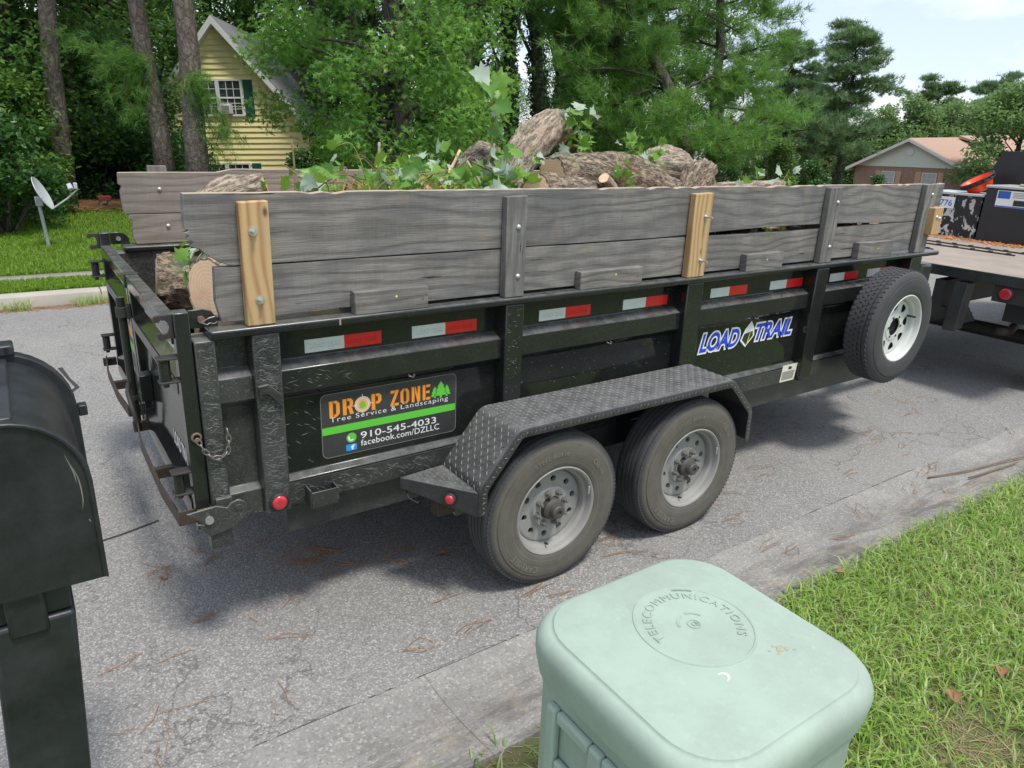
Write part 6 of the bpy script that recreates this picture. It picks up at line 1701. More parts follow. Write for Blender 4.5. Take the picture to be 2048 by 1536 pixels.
def brick_house():
    root = empty('brick_house', label='low brick house with tan roof and pale siding gable', cat='house', mat4=house_matrix((57.5, 28.0, -1.95), (0, -1, 0)))
    hw, he, hr, dp = 4.3, 2.55, 4.55, 17
    MB_ = MB(); MB_.box(-hw, hw, 0, dp, -.6, he); lbuild(MB_, 'brick_wall', M['brick'], root)
    S = (hr - he) / hw
    k = 0; z = he + .02
    while z < hr - .15:
        a = hw - (z - he) / S + .05
        mb = MB(); mb.add([(-a, -.05, z), (a, -.05, z), (a - .2, -.03, z + .17), (-a + .2, -.03, z + .17), (-a, .02, z), (a, .02, z), (a - .2, .02, z + .17), (-a + .2, .02, z + .17)], [(0, 1, 2, 3), (4, 7, 6, 5), (0, 4, 5, 1), (3, 2, 6, 7), (0, 3, 7, 4), (1, 5, 6, 2)])
        lbuild(mb, 'gable_board', M['siding_white'], root); z += .16
    gc = MB(); gc.prism([(-hw, he), (hw, he), (0, hr)], 'y', .03, dp); lbuild(gc, 'gable_core', M['siding_white'], root)
    for s in (-1, 1):
        xe = s * (hw + .55); ze = hr - (hw + .55) * S
        rf = MB(); rf.add([(0, -.5, hr), (xe, -.5, ze), (xe, -.5, ze + .14), (0, -.5, hr + .15), (0, dp + .4, hr), (xe, dp + .4, ze), (xe, dp + .4, ze + .14), (0, dp + .4, hr + .15)], [(0, 1, 2, 3), (7, 6, 5, 4), (0, 4, 5, 1), (3, 2, 6, 7), (1, 5, 6, 2)])
        lbuild(rf, 'roof', M['shingle_tan'], root)
        rk = MB(); rk.add([(0, -.54, hr + .12), (xe, -.54, ze + .10), (xe, -.54, ze - .12), (0, -.54, hr - .10), (0, -.5, hr + .12), (xe, -.5, ze + .10), (xe, -.5, ze - .12), (0, -.5, hr - .10)], [(0, 1, 2, 3), (7, 6, 5, 4), (0, 4, 5, 1), (1, 5, 6, 2), (2, 6, 7, 3)]); lbuild(rk, 'rake_board', M['trim'], root)
        fa = MB(); fa.box(min(xe, xe - s * .05), max(xe, xe - s * .05), -.5, dp + .4, ze - .14, ze + .04); lbuild(fa, 'fascia', M['trim'], root)
    # the longer front wing toward the street with its own roof
    wg = MB(); wg.box(hw, hw + 3.4, 7, dp, -.6, he); lbuild(wg, 'wing_wall', M['brick'], root)
    wf = MB(); wf.prism([(hw - 4.0, hr + .1), (hw + 4.1, he - .35), (hw + 4.1, he - .2), (hw - 4.0, hr + .28)], 'y', 6.4, dp + .5); lbuild(wf, 'wing_roof', M['shingle_tan'], root)
    vt = MB(); vt.lathe([(.30, 0), (.30, -.05), (.22, -.05), (.22, -.01), (.001, -.01)], (0, -.05, hr - .85), 'y', 24); lbuild(vt, 'gable_vent', M['trim'], root)
    for xc in (-1.45, 1.75):
        sash_window(root, xc - .5, xc + .5, .55, 2.15, -.02, None, 3, 2, 'window', True)
        for a in (xc - 1.05, xc + .62):
            sh = MB(); sh.box(a, a + .42, -.06, -.002, .5, 2.25); lbuild(sh, 'shutter', M['shutter_tan'], root)
brick_house()
fh = empty('red_roof_house', label='small far house with red roof behind the board wall', cat='house', mat4=house_matrix((66, 42, -2.6), (.5, -.86, 0)))
m_ = MB(); m_.box(-4, 4, 0, 6, -.5, 2.6); lbuild(m_, 'wall', M['siding_white'], fh)
m_ = MB(); m_.prism([(-4.4, 2.5), (4.4, 2.5), (3.0, 4.0), (-3.0, 4.0)], 'y', -.4, 6.4); lbuild(m_, 'roof', M['roof_red'], fh)
for k in range(3):
    m_ = MB(); m_.box(-3 + k * 2.4, -2 + k * 2.4, -.03, .0, .8, 2.0); lbuild(m_, 'window', M['glass'], fh)

# garden bench of brick red seat near the trees
bn = empty('garden_bench', (1.32, 15.2, .19), 'small brick red bench on the pine straw by the trees', 'bench')
MB().box(1.17, 1.42, 15.1, 15.35, .36, .44).build('seat', M['bench'], bn, bevel=.01)
for xx in (1.19, 1.34): MB().box(xx, xx + .06, 15.15, 15.30, .17, .36).build('leg', M['concrete'], bn)

# ------------------------------------------------------------------ trees
RHOMB = (np.array([(0, 0, 0), (.5, .30, .07), (1, 0, -.06), (.5, -.30, .07)]), np.array([(0, 1, 2), (0, 2, 3)]))
def star_shape():
    V = [(0, 0, 0)]; T = []
    for k in range(5):
        a = R(-100 + 50 * k); V.append((math.cos(a) * (1 if k in (1, 2, 3) else .75), math.sin(a) * (1 if k in (1, 2, 3) else .75), -.10))
    for k in range(6):
        a = R(-125 + 50 * k); V.append((math.cos(a) * .33, math.sin(a) * .33, .03))
    for k in range(5): T += [(0, 6 + k, 1 + k), (0, 1 + k, 7 + k)]
    return np.array(V), np.array(T)
STAR = star_shape()
def rand_frames(rg, n, up_bias=.5):
    z = rg.normal(0, 1, (n, 3)); z[:, 2] = np.abs(z[:, 2]) + up_bias; z /= np.linalg.norm(z, axis=1)[:, None]
    x = rg.normal(0, 1, (n, 3)); x -= z * (x * z).sum(1)[:, None]; x /= np.linalg.norm(x, axis=1)[:, None]
    return np.stack([x, np.cross(z, x), z], 2)   # columns
def leaf_cloud(rg, P, size, shape=RHOMB, up_bias=.5, base=None):
    n = len(P); Fm = rand_frames(rg, n, up_bias); sv, st = shape; k = len(sv)
    s = size * rg.uniform(.65, 1.25, n)
    V = (np.einsum('nij,kj->nki', Fm, sv) * s[:, None, None] + P[:, None, :]).reshape(-1, 3)
    T = (st[None] + (np.arange(n) * k)[:, None, None]).reshape(-1, 3)
    A = rg.random(n) if base is None else np.clip(base + rg.normal(0, .18, n), 0, 1)
    return V, T, np.repeat(A, len(st))
def needle_cloud(rg, P, D, k, length, width):
    """k needles fanning out at every tuft P along direction D"""
    n = len(P); d = D[:, None, :] + rg.normal(0, .62, (n, k, 3)); d /= np.linalg.norm(d, axis=2)[..., None]
    s = np.cross(d, rg.normal(0, 1, (n, k, 3))); s /= np.linalg.norm(s, axis=2)[..., None]
    L_ = length * rg.uniform(.7, 1.15, (n, k, 1))
    b = P[:, None, :] + rg.normal(0, length * .10, (n, k, 3))
    V = np.stack([b - s * width / 2, b + s * width / 2, b + d * L_ - np.array([0, 0, .06]) * L_], 2).reshape(-1, 3)
    T = np.arange(n * k * 3).reshape(-1, 3)
    return V, T, np.clip(np.repeat(rg.random(n), k) * .75 + rg.random(n * k) * .3, 0, 1)
def cluster_pts(rg, C, Rr, per, flat=.75):
    out = []; base = []
    for c, r in zip(C, Rr):
        n = int(per * r * r); d = rg.normal(0, 1, (n, 3)); d /= np.linalg.norm(d, axis=1)[:, None]
        q_ = d * (r * rg.random(n) ** .42)[:, None]; q_[:, 2] *= flat
        out.append(c + q_); base.append(np.full(n, rg.uniform(.2, .75)))
    return np.concatenate(out), np.concatenate(base)
def add_part(root, name, V, T, mat, A=None, stuff=False):
    o = link_mesh(name, mesh_np(name, V, T, M[mat], A), root, (0, 0, 0), True)
    if stuff: o['kind'] = 'stuff'
    return o
def tube_part(root, name, tubes, mat, n=8):
    mb = MB()
    for pts, rr in tubes: mb.tube(pts, rr, n)
    return mb.build(name, M[mat], root, smooth=True, local=True, origin=np.zeros(3))

def wavy(rg, a, b, n, w_):
    a = Vector(a); b = Vector(b); P = []
    for i in range(n + 1):
        t = i / n; P.append(a.lerp(b, t) + Vector(rg.normal(0, w_ * math.sin(math.pi * min(1, t * 1.0)) ** .5 if 0 < i else 0, 3)))
    return P

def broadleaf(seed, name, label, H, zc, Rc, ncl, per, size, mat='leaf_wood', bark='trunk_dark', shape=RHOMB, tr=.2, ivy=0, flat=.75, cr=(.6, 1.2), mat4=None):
    rg = np.random.default_rng(seed)
    root = empty(name, label=label, cat='tree', group='woodland trees', mat4=mat4)
    axis = wavy(rg, (0, 0, -.3), (rg.normal() * .5, rg.normal() * .5, H * .92), 9, .10)
    tr_ = [tr * 1.5] + list(np.linspace(tr * 1.08, tr * .25, 9))
    C = []; Rr = []; limbs = []
    for k in range(ncl):
        t = rg.uniform(0, 1); z = zc + (H - zc) * t; prof = math.sin(math.pi * (.18 + .78 * t)) ** .7
        a = rg.uniform(0, 2 * math.pi); rad = Rc * prof * math.sqrt(rg.uniform(.08, 1))
        j = min(9, int(z / H * 9)); ax = axis[j]
        c = np.array([ax.x + rad * math.cos(a), ax.y + rad * math.sin(a), z]); C.append(c); Rr.append(rg.uniform(*cr) * (1.0 if t < .8 else .75))
        if k % 2 == 0:
            s0 = axis[max(1, j - 1)]; limbs.append((wavy(rg, s0, c, 4, .10), list(np.linspace(tr * .30, .012, 5))))
    trunk = tube_part(root, 'trunk', [(axis, tr_)], bark, 14)
    tube_part(root, 'limbs', limbs, bark, 6)
    P, b = cluster_pts(rg, C, Rr, per, flat)
    V, T, A = leaf_cloud(rg, P, size, shape, .5, b)
    add_part(root, 'crown', V, T, mat, A, True)
    if ivy: ivy_part(rg, root, axis, tr_, ivy)
    return root
def ivy_part(rg, root, axis, rad, n, zmax=9.0, size=.11):
    ax = np.array([p[:] for p in axis]); z = rg.uniform(0, 1, n) ** 1.15 * zmax; a = rg.uniform(0, 2 * math.pi, n)
    cx = np.interp(z, ax[:, 2], ax[:, 0]); cy = np.interp(z, ax[:, 2], ax[:, 1]); r0 = np.interp(z, ax[:, 2], rad)
    clump = .5 + .5 * np.sin(z * 2.3 + a * 2) * np.sin(z * 5.1 - a)
    r = r0 + np.abs(rg.normal(0, .07, n)) * (.4 + clump) + .01
    V, T, A = leaf_cloud(rg, np.stack([cx + r * np.cos(a), cy + r * np.sin(a), z], 1), size, RHOMB, -.2)
    add_part(root, 'ivy', V, T, 'ivy', A, True)

def pine(seed, name, label, H, z0, reach, nl, tuft, k, nl_len, nw, mat='needle', bark='pine_bark', tr=.2, lean=(0, 0), ivy=0, plate=.55, mat4=None, axis=None, droop=.1, sub=5, spr=.22, group='woodland trees'):
    rg = np.random.default_rng(seed); root = empty(name, label=label, cat='tree', group=group, mat4=mat4)
    axis = axis or wavy(rg, (0, 0, -.3), (lean[0], lean[1], H), 10, .06)
    N = len(axis); rr = [tr * 1.45, tr * 1.08] + list(np.linspace(tr, tr * .2, N - 2))
    tube_part(root, 'trunk', [(axis, rr)], bark, 16)
    az_ = [p.z for p in axis]; limbs = []; P = []; D = []
    for i in range(nl):
        t = (i + rg.random()) / nl; z = z0 + (H - z0) * t
        j = max(0, min(N - 2, int(np.searchsorted(az_, z)) - 1)); f = (z - az_[j]) / max(1e-6, az_[j + 1] - az_[j]); p0 = Vector(axis[j]).lerp(Vector(axis[j + 1]), min(1, max(0, f)))
        a = i * 2.4 + rg.normal() * .5; L_ = reach(t) * rg.uniform(.7, 1.15)
        e = p0 + Vector((math.cos(a) * L_, math.sin(a) * L_, L_ * rg.uniform(-.15, .35) - droop * L_))
        pts = [p0]
        for q_ in range(1, 6):
            u = q_ / 5; m2 = p0.lerp(e, u) + Vector(rg.normal(0, .05 * L_, 3)) * .7; m2.z += .10 * L_ * math.sin(math.pi * u); pts.append(m2)
        limbs.append((pts, list(np.linspace(tr * .28 * (1 - t * .6), .012, 6))))
        for q_ in range(sub):
            u = rg.uniform(.35, 1.0); b = Vector(pts[int(u * 5)]); a2 = a + rg.normal() * 1.0; l2 = L_ * rg.uniform(.12, .36)
            e2 = b + Vector((math.cos(a2) * l2, math.sin(a2) * l2, l2 * rg.uniform(-.1, .45))); limbs.append(([b, (b + e2) / 2 + Vector(rg.normal(0, .03, 3)), e2], [.016, .012, .006]))
            n = max(3, int(tuft / (nl * sub))); c = np.array(e2[:]); s = np.array(b[:]); w_ = rg.random((n, 1)) ** .6
            q = s + (c - s) * w_ + rg.normal(0, spr, (n, 3)) * np.array([1, 1, plate]); P.append(q)
            dv = np.array((e2 - b).normalized()[:]); D.append(np.tile(dv * .7 + np.array([0, 0, .55]), (n, 1)) + rg.normal(0, .35, (n, 3)))
    tube_part(root, 'limbs', limbs, bark, 5)
    P = np.concatenate(P); D = np.concatenate(D); D /= np.linalg.norm(D, axis=1)[:, None]
    V, T, A = needle_cloud(rg, P, D, k, nl_len, nw); add_part(root, 'crown', V, T, mat, A, True)
    if ivy: ivy_part(rg, root, axis, rr, ivy)
    return root

def shrub(seed, name, label, w_, h, n, size, mat='leaf_shrub'):
    rg = np.random.default_rng(seed); root = empty(name, label=label, cat='shrub', group='understorey shrubs')
    C = []; Rr = []
    for k in range(16):
        a = rg.uniform(0, 6.28); r = w_ * math.sqrt(rg.random()) * .75; z = h * rg.uniform(.12, .85); r *= math.sqrt(max(.1, 1 - (z / h) ** 2 * .8))
        C.append(np.array([r * math.cos(a), r * math.sin(a), z])); Rr.append(rg.uniform(.28, .5) * w_ * .8)
    tot = sum(r * r for r in Rr); P, b = cluster_pts(rg, C, Rr, n / tot, .85)
    P = P[P[:, 2] > 0.02]; V, T, A = leaf_cloud(rg, P, size, RHOMB, .6)
    tube_part(root, 'stem', [([(0, 0, -.1), tuple(c * .5), tuple(c)], [.035, .02, .006]) for c in C], 'trunk_dark', 5)
    add_part(root, 'foliage', V, T, mat, A, True)
    return root

QP = Vector((0, 0, 1)).rotation_difference(PLUMB).to_matrix().to_4x4()
def place(az, D, s=1.0, yaw=None, zoff=0.0, plumb=True):
    x = CAM[0] + D * math.sin(R(az)); y = CAM[1] + D * math.cos(R(az)); z = float(gz(x)) + zoff + (.12 if y > 8 else 0)
    return Matrix.Translation((x, y, z)) @ (QP if plumb else Matrix.Identity(4)) @ Matrix.Rotation(yaw if yaw is not None else random.uniform(0, 6.28), 4, 'Z') @ Matrix.Scale(s, 4)
def at(x, y, z=.1, s=1.0, yaw=0.0, lean=(0, 0)):
    return Matrix.Translation((x, y, z)) @ QP @ Matrix.Rotation(yaw, 4, 'Z') @ Matrix.Scale(s, 4)
I4 = Matrix.Identity(4)

# the three pine trunks in front of the yellow house and woods
def tall_pine(seed, base, top, tr, label):
    b = Vector(base); t = Vector(top); d = (t - b); ax = [b + d * (k / 8) * (12.0 / 4.0) for k in range(9)]
    rg = np.random.default_rng(seed); ax = [p + Vector((rg.normal() * .03, rg.normal() * .03, 0)) for p in ax]
    ax = [p - b for p in ax]; ax[0].z = -.2
    pine(seed, 'pine_tree', label, ax[-1].z, 7.5, lambda u: 2.2 * (1 - u * .6), 26, 1800, 7, .26, .016, 'needle', 'pine_bark', tr, mat4=Matrix.Translation(b), axis=ax, group='pines on the lawn')
tall_pine(101, (.61, 15.6, .2), (.80, 15.55, 4.2), .165, 'straight bare pine trunk growing from pine straw behind the satellite dish')
tall_pine(102, (2.38, 14.10, .2), (2.20, 14.1, 4.2), .165, 'pine trunk at the left corner of the yellow house')
tall_pine(103, (2.72, 13.03, .2), (2.80, 13.0, 4.2), .19, 'thicker pine trunk crossing the yellow gable')
# low drooping pine sprays hanging from those trunks
def spray(seed, base, label, pts, n):
    rg = np.random.default_rng(seed); root = empty('pine_spray', base, label, 'pine branch')
    P = []; D = []; tubes = []
    for p in pts:
        L_ = wavy(rg, (0, 0, 0), p, 6, .05); tubes.append((L_, list(np.linspace(.018, .005, 7))))
        A_ = np.array([q[:] for q in L_]); i = rg.integers(1, 7, n); q = A_[i] + rg.normal(0, .10, (n, 3)); P.append(q); D.append(np.tile(np.array(Vector(p).normalized()[:]) * .6 + np.array([0, 0, -.1]), (n, 1)))
    tube_part(root, 'twig', tubes, 'trunk_dark', 5)
    P = np.concatenate(P); D = np.concatenate(D); V, T, A = needle_cloud(rg, P, D, 14, .20, .007); add_part(root, 'needles', V, T, 'needle', A, True)
spray(7, (2.78, 12.78, 2.75), 'pine spray hanging in front of the yellow house window', [(.12, -.2, .1), (.22, -.1, -.30), (.50, -.2, -.95), (.82, -.1, -1.10), (.22, 0, -.95), (.42, -.2, -1.35)], 40)
spray(8, (2.2, 13.9, 3.0), 'pine spray spreading left of the pine at the house corner', [(-.5, -.1, .1), (-.9, 0, -.2), (-1.2, .1, .35), (-.7, 0, -.6), (-.35, -.1, -.9)], 75)

# the big sweetgum right of the house
rgm = np.random.default_rng(55)
def sweetgum():
    root = empty('sweetgum_tree', label='big sweetgum tree with star shaped leaves right of the yellow house', cat='tree', mat4=at(6.6, 12.1, .12))
    axis = wavy(rgm, (0, 0, -.3), (.3, .2, 10), 9, .12); tr_ = [.34] + list(np.linspace(.24, .06, 9))
    C = []; Rr = []; limbs = []
    for k in range(150):
        z = rgm.uniform(1.0, 9.5) if k > 60 else rgm.uniform(.9, 4.8); a = rgm.uniform(0, 6.283); prof = (1.0 if z < 5 else max(.2, 1 - (z - 5) / 6)); rad = 2.55 * prof * math.sqrt(rgm.uniform(.25, 1)) * (.72 if z < 1.6 else 1)
        c = np.array([rad * math.cos(a), rad * math.sin(a), z]); C.append(c); Rr.append(rgm.uniform(.34, .72))
        if k % 3 == 0: limbs.append((wavy(rgm, (0, 0, max(.8, z - .7)), c, 5, .10), list(np.linspace(.06, .008, 6))))
    tube_part(root, 'trunk', [(axis, tr_)], 'trunk_dark', 14); tube_part(root, 'limbs', limbs, 'trunk_dark', 6)
    P, b = cluster_pts(rgm, C, Rr, 620, .8); V, T, A = leaf_cloud(rgm, P, .085, STAR, .35, b); add_part(root, 'crown', V, T, 'leaf_gum', A, True)
sweetgum()

# near loblolly pines right of centre
ax = [Vector(v) for v in ((0, 0, -.3), (.02, .02, .8), (-.10, .08, 1.8), (-.35, .25, 2.8), (-.85, .6, 3.8), (-1.3, .95, 4.8), (-1.5, 1.2, 6.2), (-1.5, 1.3, 8.0), (-1.4, 1.3, 10))]
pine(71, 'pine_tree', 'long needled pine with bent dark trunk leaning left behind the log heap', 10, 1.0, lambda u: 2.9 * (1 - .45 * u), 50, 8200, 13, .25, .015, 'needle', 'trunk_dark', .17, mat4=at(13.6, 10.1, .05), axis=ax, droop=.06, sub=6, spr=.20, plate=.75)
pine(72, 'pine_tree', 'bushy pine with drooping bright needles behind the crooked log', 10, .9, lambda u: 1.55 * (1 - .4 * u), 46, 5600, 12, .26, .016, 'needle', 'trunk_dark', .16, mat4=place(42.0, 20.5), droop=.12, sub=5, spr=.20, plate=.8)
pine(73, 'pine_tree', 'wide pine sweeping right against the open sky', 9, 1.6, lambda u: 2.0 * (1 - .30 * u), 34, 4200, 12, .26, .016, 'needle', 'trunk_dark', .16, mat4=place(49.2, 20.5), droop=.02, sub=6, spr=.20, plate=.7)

# ivy-clad trunks between them
IV = broadleaf(81, 'ivy_clad_tree', 'tall tree with ivy covered trunk behind the sweetgum', 13, 7.0, 2.4, 26, 260, .20, 'leaf_wood', 'trunk_dark', RHOMB, .20, 5200)
IV.matrix_world = place(34.6, 27)
for az_, D_, s_, lb in ((36.9, 25, 1.12, 'stout ivy covered trunk above the crooked log'), (38.5, 23, 1.0, 'ivy covered trunk left of the bushy pine'), (39.8, 26, .95, 'reddish trunk with ivy beside the bushy pine'), (37.7, 33, .9, 'slim ivy trunk with sky on both sides'), (32.2, 30, 1.0, 'ivy covered trunk showing over the sweetgum edge')):
    clone_tree(IV, place(az_, D_, s_), lb)

# woodland on the left and behind the house
W1 = broadleaf(91, 'woodland_tree', 'dark leafy woodland tree', 11, 1.6, 2.7, 54, 330, .17)
W1.matrix_world = place(-1.0, 22)
W2 = broadleaf(92, 'woodland_tree', 'x', 12, 2.4, 2.9, 50, 330, .18)
W2.matrix_world = place(3.7, 25)
W3 = broadleaf(93, 'woodland_tree', 'x', 10, 1.2, 2.3, 48, 330, .16, ivy=2500)
W3.matrix_world = place(7.9, 25)
spots = [(W2, -4.0, 26, 1.0), (W3, 1.1, 19.5, .85), (W1, 5.9, 31, 1.2), (W3, 9.5, 33, 1.25), (W2, -1.5, 33, 1.3), (W1, 11.1, 38, 1.2), (W2, 13.0, 40, 1.25), (W3, 16.5, 39, 1.4), (W1, 19.6, 37, 1.2), (W2, 20.4, 33, 1.1), (W3, 23.5, 30, 1.1), (W1, 26.5, 31, 1.15), (W2, 29.5, 34, 1.1), (W3, 31.6, 36, 1.0), (W1, -6.0, 20, .9), (W3, 40.8, 36, .9), (W1, 43.5, 34, .85), (W2, 46.5, 38, .85), (W3, 49.8, 44, .55), (W1, 51.6, 50, .42), (W2, 38.6, 46, .7), (W1, 34.0, 50, .62), (W3, 37.2, 56, .5)]
W1['label'] = W2['label'] = W3['label'] = 'dark leafy tree deep in the wood behind the satellite dish'
def zone(a, what): return what + (' deep in the wood behind the satellite dish' if a < 9 else ' rising behind the yellow house' if a < 21 else ' behind the sweetgum' if a < 33 else ' behind the ivy covered trunks' if a < 41 else ' behind the long needled pines')
for t_, az_, D_, s_ in spots: clone_tree(t_, place(az_, D_, s_), zone(az_, 'dark leafy tree'))
# thin bare trunks rising through the shade
TT = empty('thin_trunk_tree', label='slender dark trunk deep in the wood behind the satellite dish', cat='tree', group='slender trunks in the woodland')
rg_t = np.random.default_rng(17); axt = wavy(rg_t, (0, 0, -.3), (.3, .1, 13), 9, .08)
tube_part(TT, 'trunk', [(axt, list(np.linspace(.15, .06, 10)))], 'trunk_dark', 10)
P, b = cluster_pts(rg_t, [np.array([rg_t.normal() * 1.3, rg_t.normal() * 1.3, rg_t.uniform(7, 13)]) for _ in range(18)], rg_t.uniform(.6, 1.1, 18), 220); V, T, A = leaf_cloud(rg_t, P, .18, RHOMB, .5, b); add_part(TT, 'crown', V, T, 'leaf_wood', A, True)
ivy_part(rg_t, TT, axt, list(np.linspace(.15, .06, 10)), 700, 6.0)
TT.matrix_world = place(1.4, 19)
for az_, D_, s_ in ((2.4, 24, 1.0), (4.3, 21, .8), (5.8, 27, 1.1), (6.6, 25, .9), (7.3, 28, 1.0), (8.0, 24, .75), (5.1, 23, .7), (.6, 21, 1.0), (20.5, 27, 1.1), (23.2, 26, 1.0), (29.6, 24, 1.1), (31.4, 22, 1.0)):
    clone_tree(TT, place(az_, D_, s_), zone(az_, 'slender dark trunk'))

# shrubs and saplings at the wood's edge
S1 = shrub(201, 'shrub', 'x', 1.15, 2.0, 4200, .12)
S2 = shrub(202, 'shrub', 'x', 1.3, 2.8, 4600, .13, 'leaf_bright')
S3 = shrub(203, 'shrub', 'x', 1.5, 1.8, 5200, .10)
S1.matrix_world = place(-.2, 14.6); S1['label'] = 'leafy shrub at the left edge by the satellite dish'
S2.matrix_world = place(.6, 17.5); S2['label'] = 'tall light green sapling thicket behind the dish'
S3.matrix_world = place(5.4, 20.5); S3['label'] = 'glossy dark shrub beside the bare pine trunk'
for t_, az_, D_, s_ in ((S1, 1.9, 20, 1.0), (S3, 4.4, 21.5, 1.0), (S3, 8.3, 20.5, 1.15), (S1, 9.1, 24, 1.3), (S2, -2.7, 15, 1.0), (S2, 2.9, 23, 1.2), (S1, 5.3, 26, 1.4), (S3, 10.1, 23, 1.0), (S2, -2.0, 19, 1.1), (S1, 7.5, 28, 1.5), (S2, 4.1, 31, 1.7), (S1, 21.0, 22, 1.2), (S3, 30.0, 21, 1.1), (S1, 33.0, 23, 1.0), (S2, 35.3, 28, .9), (S1, 37.0, 27, .9), (S3, 39.0, 24, 1.1), (S2, 41.5, 30, 1.0), (S1, 44.5, 28, 1.1), (S2, 47.0, 30, 1.0), (S1, 51.0, 30, .9), (S2, 53.5, 36, 1.1), (S1, 56.5, 44, 1.2), (S1, 60.5, 48, 1.0)):
    clone_tree(t_, place(az_, D_, s_), zone(az_, 'dark green shrub'))
# low hedge clumps filling the shade
for az_, D_ in ((.9, 16.4), (4.0, 22.5), (6.6, 21.8)):
    clone_tree(S3, place(az_, D_, .8), zone(az_, 'dark green shrub'))

# distance: pale pines and round trees to the right
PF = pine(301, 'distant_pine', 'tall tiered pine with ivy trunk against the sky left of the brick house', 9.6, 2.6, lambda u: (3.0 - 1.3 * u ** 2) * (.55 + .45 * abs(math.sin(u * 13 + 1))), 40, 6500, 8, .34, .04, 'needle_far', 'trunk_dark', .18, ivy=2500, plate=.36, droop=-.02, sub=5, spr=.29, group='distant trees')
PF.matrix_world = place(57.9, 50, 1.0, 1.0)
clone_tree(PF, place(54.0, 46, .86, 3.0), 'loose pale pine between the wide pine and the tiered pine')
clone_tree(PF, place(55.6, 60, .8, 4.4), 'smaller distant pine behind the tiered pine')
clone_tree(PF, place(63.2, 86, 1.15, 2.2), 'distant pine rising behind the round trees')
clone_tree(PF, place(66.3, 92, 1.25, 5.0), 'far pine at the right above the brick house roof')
clone_tree(PF, place(60.6, 80, .62, .4), 'low pine left of the brick house gable')
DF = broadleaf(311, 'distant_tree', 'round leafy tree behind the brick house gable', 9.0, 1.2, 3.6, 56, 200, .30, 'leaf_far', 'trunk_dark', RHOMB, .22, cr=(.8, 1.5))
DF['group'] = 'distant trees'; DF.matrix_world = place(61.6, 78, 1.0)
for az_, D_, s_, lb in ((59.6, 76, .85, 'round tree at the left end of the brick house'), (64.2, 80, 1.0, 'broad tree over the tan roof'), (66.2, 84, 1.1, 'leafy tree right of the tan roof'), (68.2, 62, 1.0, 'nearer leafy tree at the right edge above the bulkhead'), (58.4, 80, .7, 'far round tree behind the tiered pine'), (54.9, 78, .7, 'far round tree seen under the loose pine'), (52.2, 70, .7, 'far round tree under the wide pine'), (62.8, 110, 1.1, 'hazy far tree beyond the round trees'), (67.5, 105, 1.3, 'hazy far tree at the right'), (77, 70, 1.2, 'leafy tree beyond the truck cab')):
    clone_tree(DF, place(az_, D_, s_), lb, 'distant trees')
SB = clone_tree(S1, place(63.9, 50, .75), 'round green bush in front of the brick house')

# pine straw bed under the bare pine
def straw(n, f, length, width, seed, name, label):
    rg = np.random.default_rng(seed); B = f(rg, n); a = rg.uniform(0, 6.28, n); L_ = length * rg.uniform(.5, 1.2, n); c = rg.normal(0, .5, n)
    d = np.stack([np.cos(a), np.sin(a), np.zeros(n)], 1); s = np.stack([-np.sin(a), np.cos(a), np.zeros(n)], 1)
    m_ = B + d * (L_ / 2)[:, None] + s * (L_ * c * .12)[:, None] + np.array([0, 0, .004]); e = B + d * L_[:, None]
    w_ = s * width / 2
    V = np.stack([B - w_, B + w_, m_ - w_, m_ + w_, e - w_, e + w_], 1).reshape(-1, 3); k = np.arange(n)[:, None] * 6
    T = np.stack([k + [0, 1, 3, 2], k + [2, 3, 5, 4]], 1).reshape(-1, 4)
    o = link_mesh(name, mesh_np(name, V, T, M['needle_dead'])); tag(o, label, 'pine straw', kind='stuff')
straw(9000, lambda rg, n: np.stack([rg.normal(.9, .9, n), rg.normal(15.6, .45, n), np.full(n, .225) + rg.random(n) * .04], 1), .22, .012, 41, 'pine_straw', 'brown pine straw bed round the bare pine trunk')
straw(2600, lambda rg, n: np.stack([rg.uniform(-3, 6, n), 6.83 - np.abs(rg.normal(0, .05, n)), np.full(n, .006)], 1), .16, .006, 42, 'pine_straw', 'line of brown pine straw along the far kerb')
def drift(name, label, cs, n, seed, length=.13, spread=.10):
    def f(rg, n):
        i = rg.integers(0, len(cs), n); C = np.array(cs)[i]; t = rg.uniform(-1, 1, n)[:, None]
        return np.column_stack([C[:, :2] + t * C[:, 2:4] + rg.normal(0, spread * .12, (n, 2)), np.full(n, .005) + rg.random(n) * .006])
    straw(n, f, length, .0026, seed, name, label)
rg = np.random.default_rng(77)
def small_drift(seed, n):
    r = np.random.default_rng(seed); out = []
    for k in range(n):
        x = r.uniform(-.3, 6.0); y = r.uniform(-.50, .9); a = r.normal(.3, .6); l = r.uniform(.02, .10); out.append((x, y, math.cos(a) * l, math.sin(a) * l))
    return out
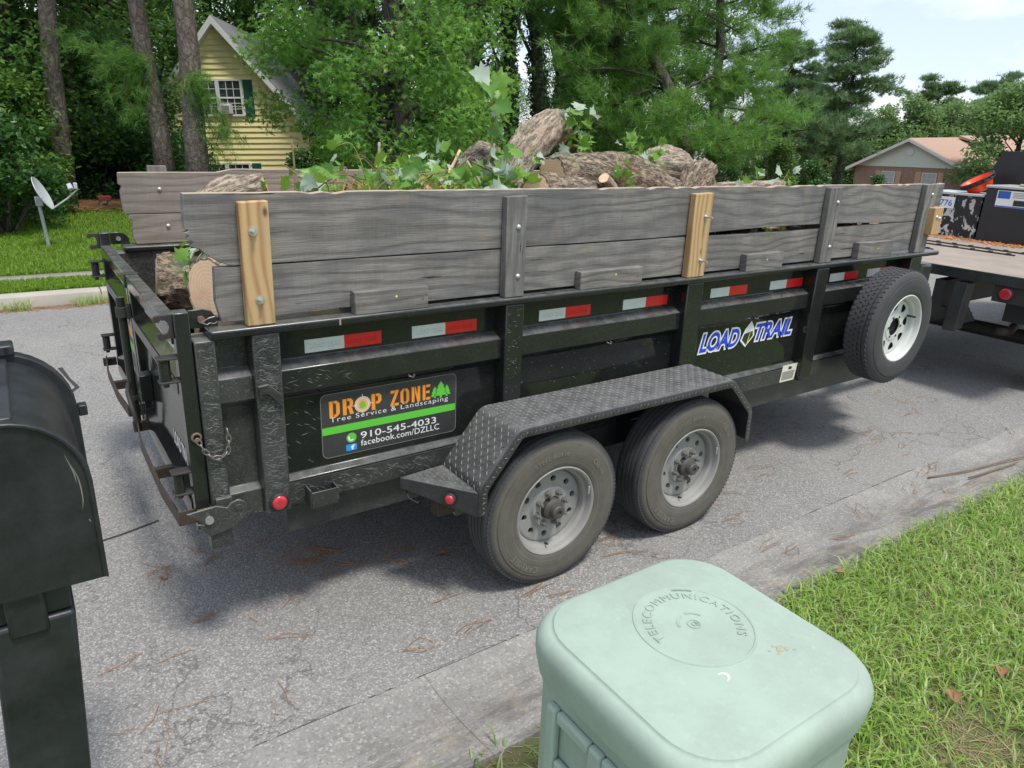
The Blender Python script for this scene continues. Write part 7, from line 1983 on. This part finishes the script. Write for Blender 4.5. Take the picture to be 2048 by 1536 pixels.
# needles lie in bundles: clumps share one direction
def bundles(name, label, seed, spots):
    rg = np.random.default_rng(seed); mb = MB()
    for x, y, a, n in spots:
        for k in range(n):
            aa = a + rg.normal(0, .13); l = rg.uniform(.09, .19); p = Vector((x + rg.normal(0, .03), y + rg.normal(0, .012), .006 + rg.random() * .006)); c = rg.normal(0, .02)
            d = Vector((math.cos(aa), math.sin(aa), 0)); s = Vector((-d.y, d.x, 0))
            mb.tube([p, p + d * l / 2 + s * c, p + d * l], .0014, 4)
    tag(mb.build(name, M['needle_dead']), label, 'pine needles', kind='stuff')
r = np.random.default_rng(5)
bundles('pine_needles', 'rusty pine needles scattered on the asphalt beside and under the trailer', 61, [(r.uniform(-.45, 2.2), r.uniform(-.52, .9), r.normal(.35, .7), int(r.integers(1, 4))) for _ in range(64)] + [(r.uniform(2.6, 6.0), r.uniform(-.5, 1.4), r.normal(.2, .6), int(r.integers(1, 3))) for _ in range(40)] + [(.55 + r.normal() * .14, .42 + r.normal() * .08, r.normal(2.6, .5), 5) for _ in range(6)])
bundles('pine_needles', 'few pine needles lying in the concrete gutter', 62, [(r.uniform(.2, 6), r.uniform(-1.0, -.6), r.normal(.2, .5), 3) for _ in range(16)])
# single fallen leaves and twigs
def fallen(x, y, z, s, yaw, label, seed):
    rg = np.random.default_rng(seed); half = [(0, 0), (.22, .15), (.34, .42), (.22, .75), (0, 1.05)]
    pts = half + [(-a, b) for a, b in half[-2:0:-1]]; mb = MB(); n = len(pts)
    V = [(a * s, b * s, s * (.55 * abs(a) + .16 * math.sin(b * 3) + rg.normal() * .03)) for a, b in pts] + [(0, .5 * s, 0)]
    c_, s_ = math.cos(yaw), math.sin(yaw); V = [(x + a * c_ - b * s_, y + a * s_ + b * c_, z + c) for a, b, c in V]
    mb.add(V, [(k, (k + 1) % n, n) for k in range(n)]); tag(mb.build('fallen_leaf', M['leaf_dead'], smooth=True), label, 'leaf', 'fallen brown leaves')
fallen(2.66, -1.12, .075, .055, .8, 'curled brown leaf where the grass meets the gutter', 1)
fallen(2.55, -1.86, .105, .07, 2.0, 'brown leaf lying flat in the lawn grass', 2)
fallen(2.18, -1.86, .105, .075, -.9, 'long folded brown leaf in the lawn near the pedestal', 3)
fallen(1.12, .12, .012, .05, 1.2, 'small tan leaf on the asphalt under the trailer tail', 4)
fallen(-.12, .62, .008, .04, .4, 'tiny pale leaf on the asphalt behind the tailgate', 5)
for pts, lb in ((((4.3, -.70, .0), (4.65, -.80, .012), (5.0, -.86, .02), (5.25, -.92, .03)), 'long thin twig lying across the gutter'), (((4.5, -.86, .018), (4.8, -.90, .024), (5.05, -.93, .03)), 'short pale twig beside the long twig in the gutter')):
    mb = MB(); mb.tube(catmull([(a, b, c + .006) for a, b, c in pts], 4), .005, 6); tag(mb.build('fallen_twig', M['twig'], smooth=True), lb, 'twig')
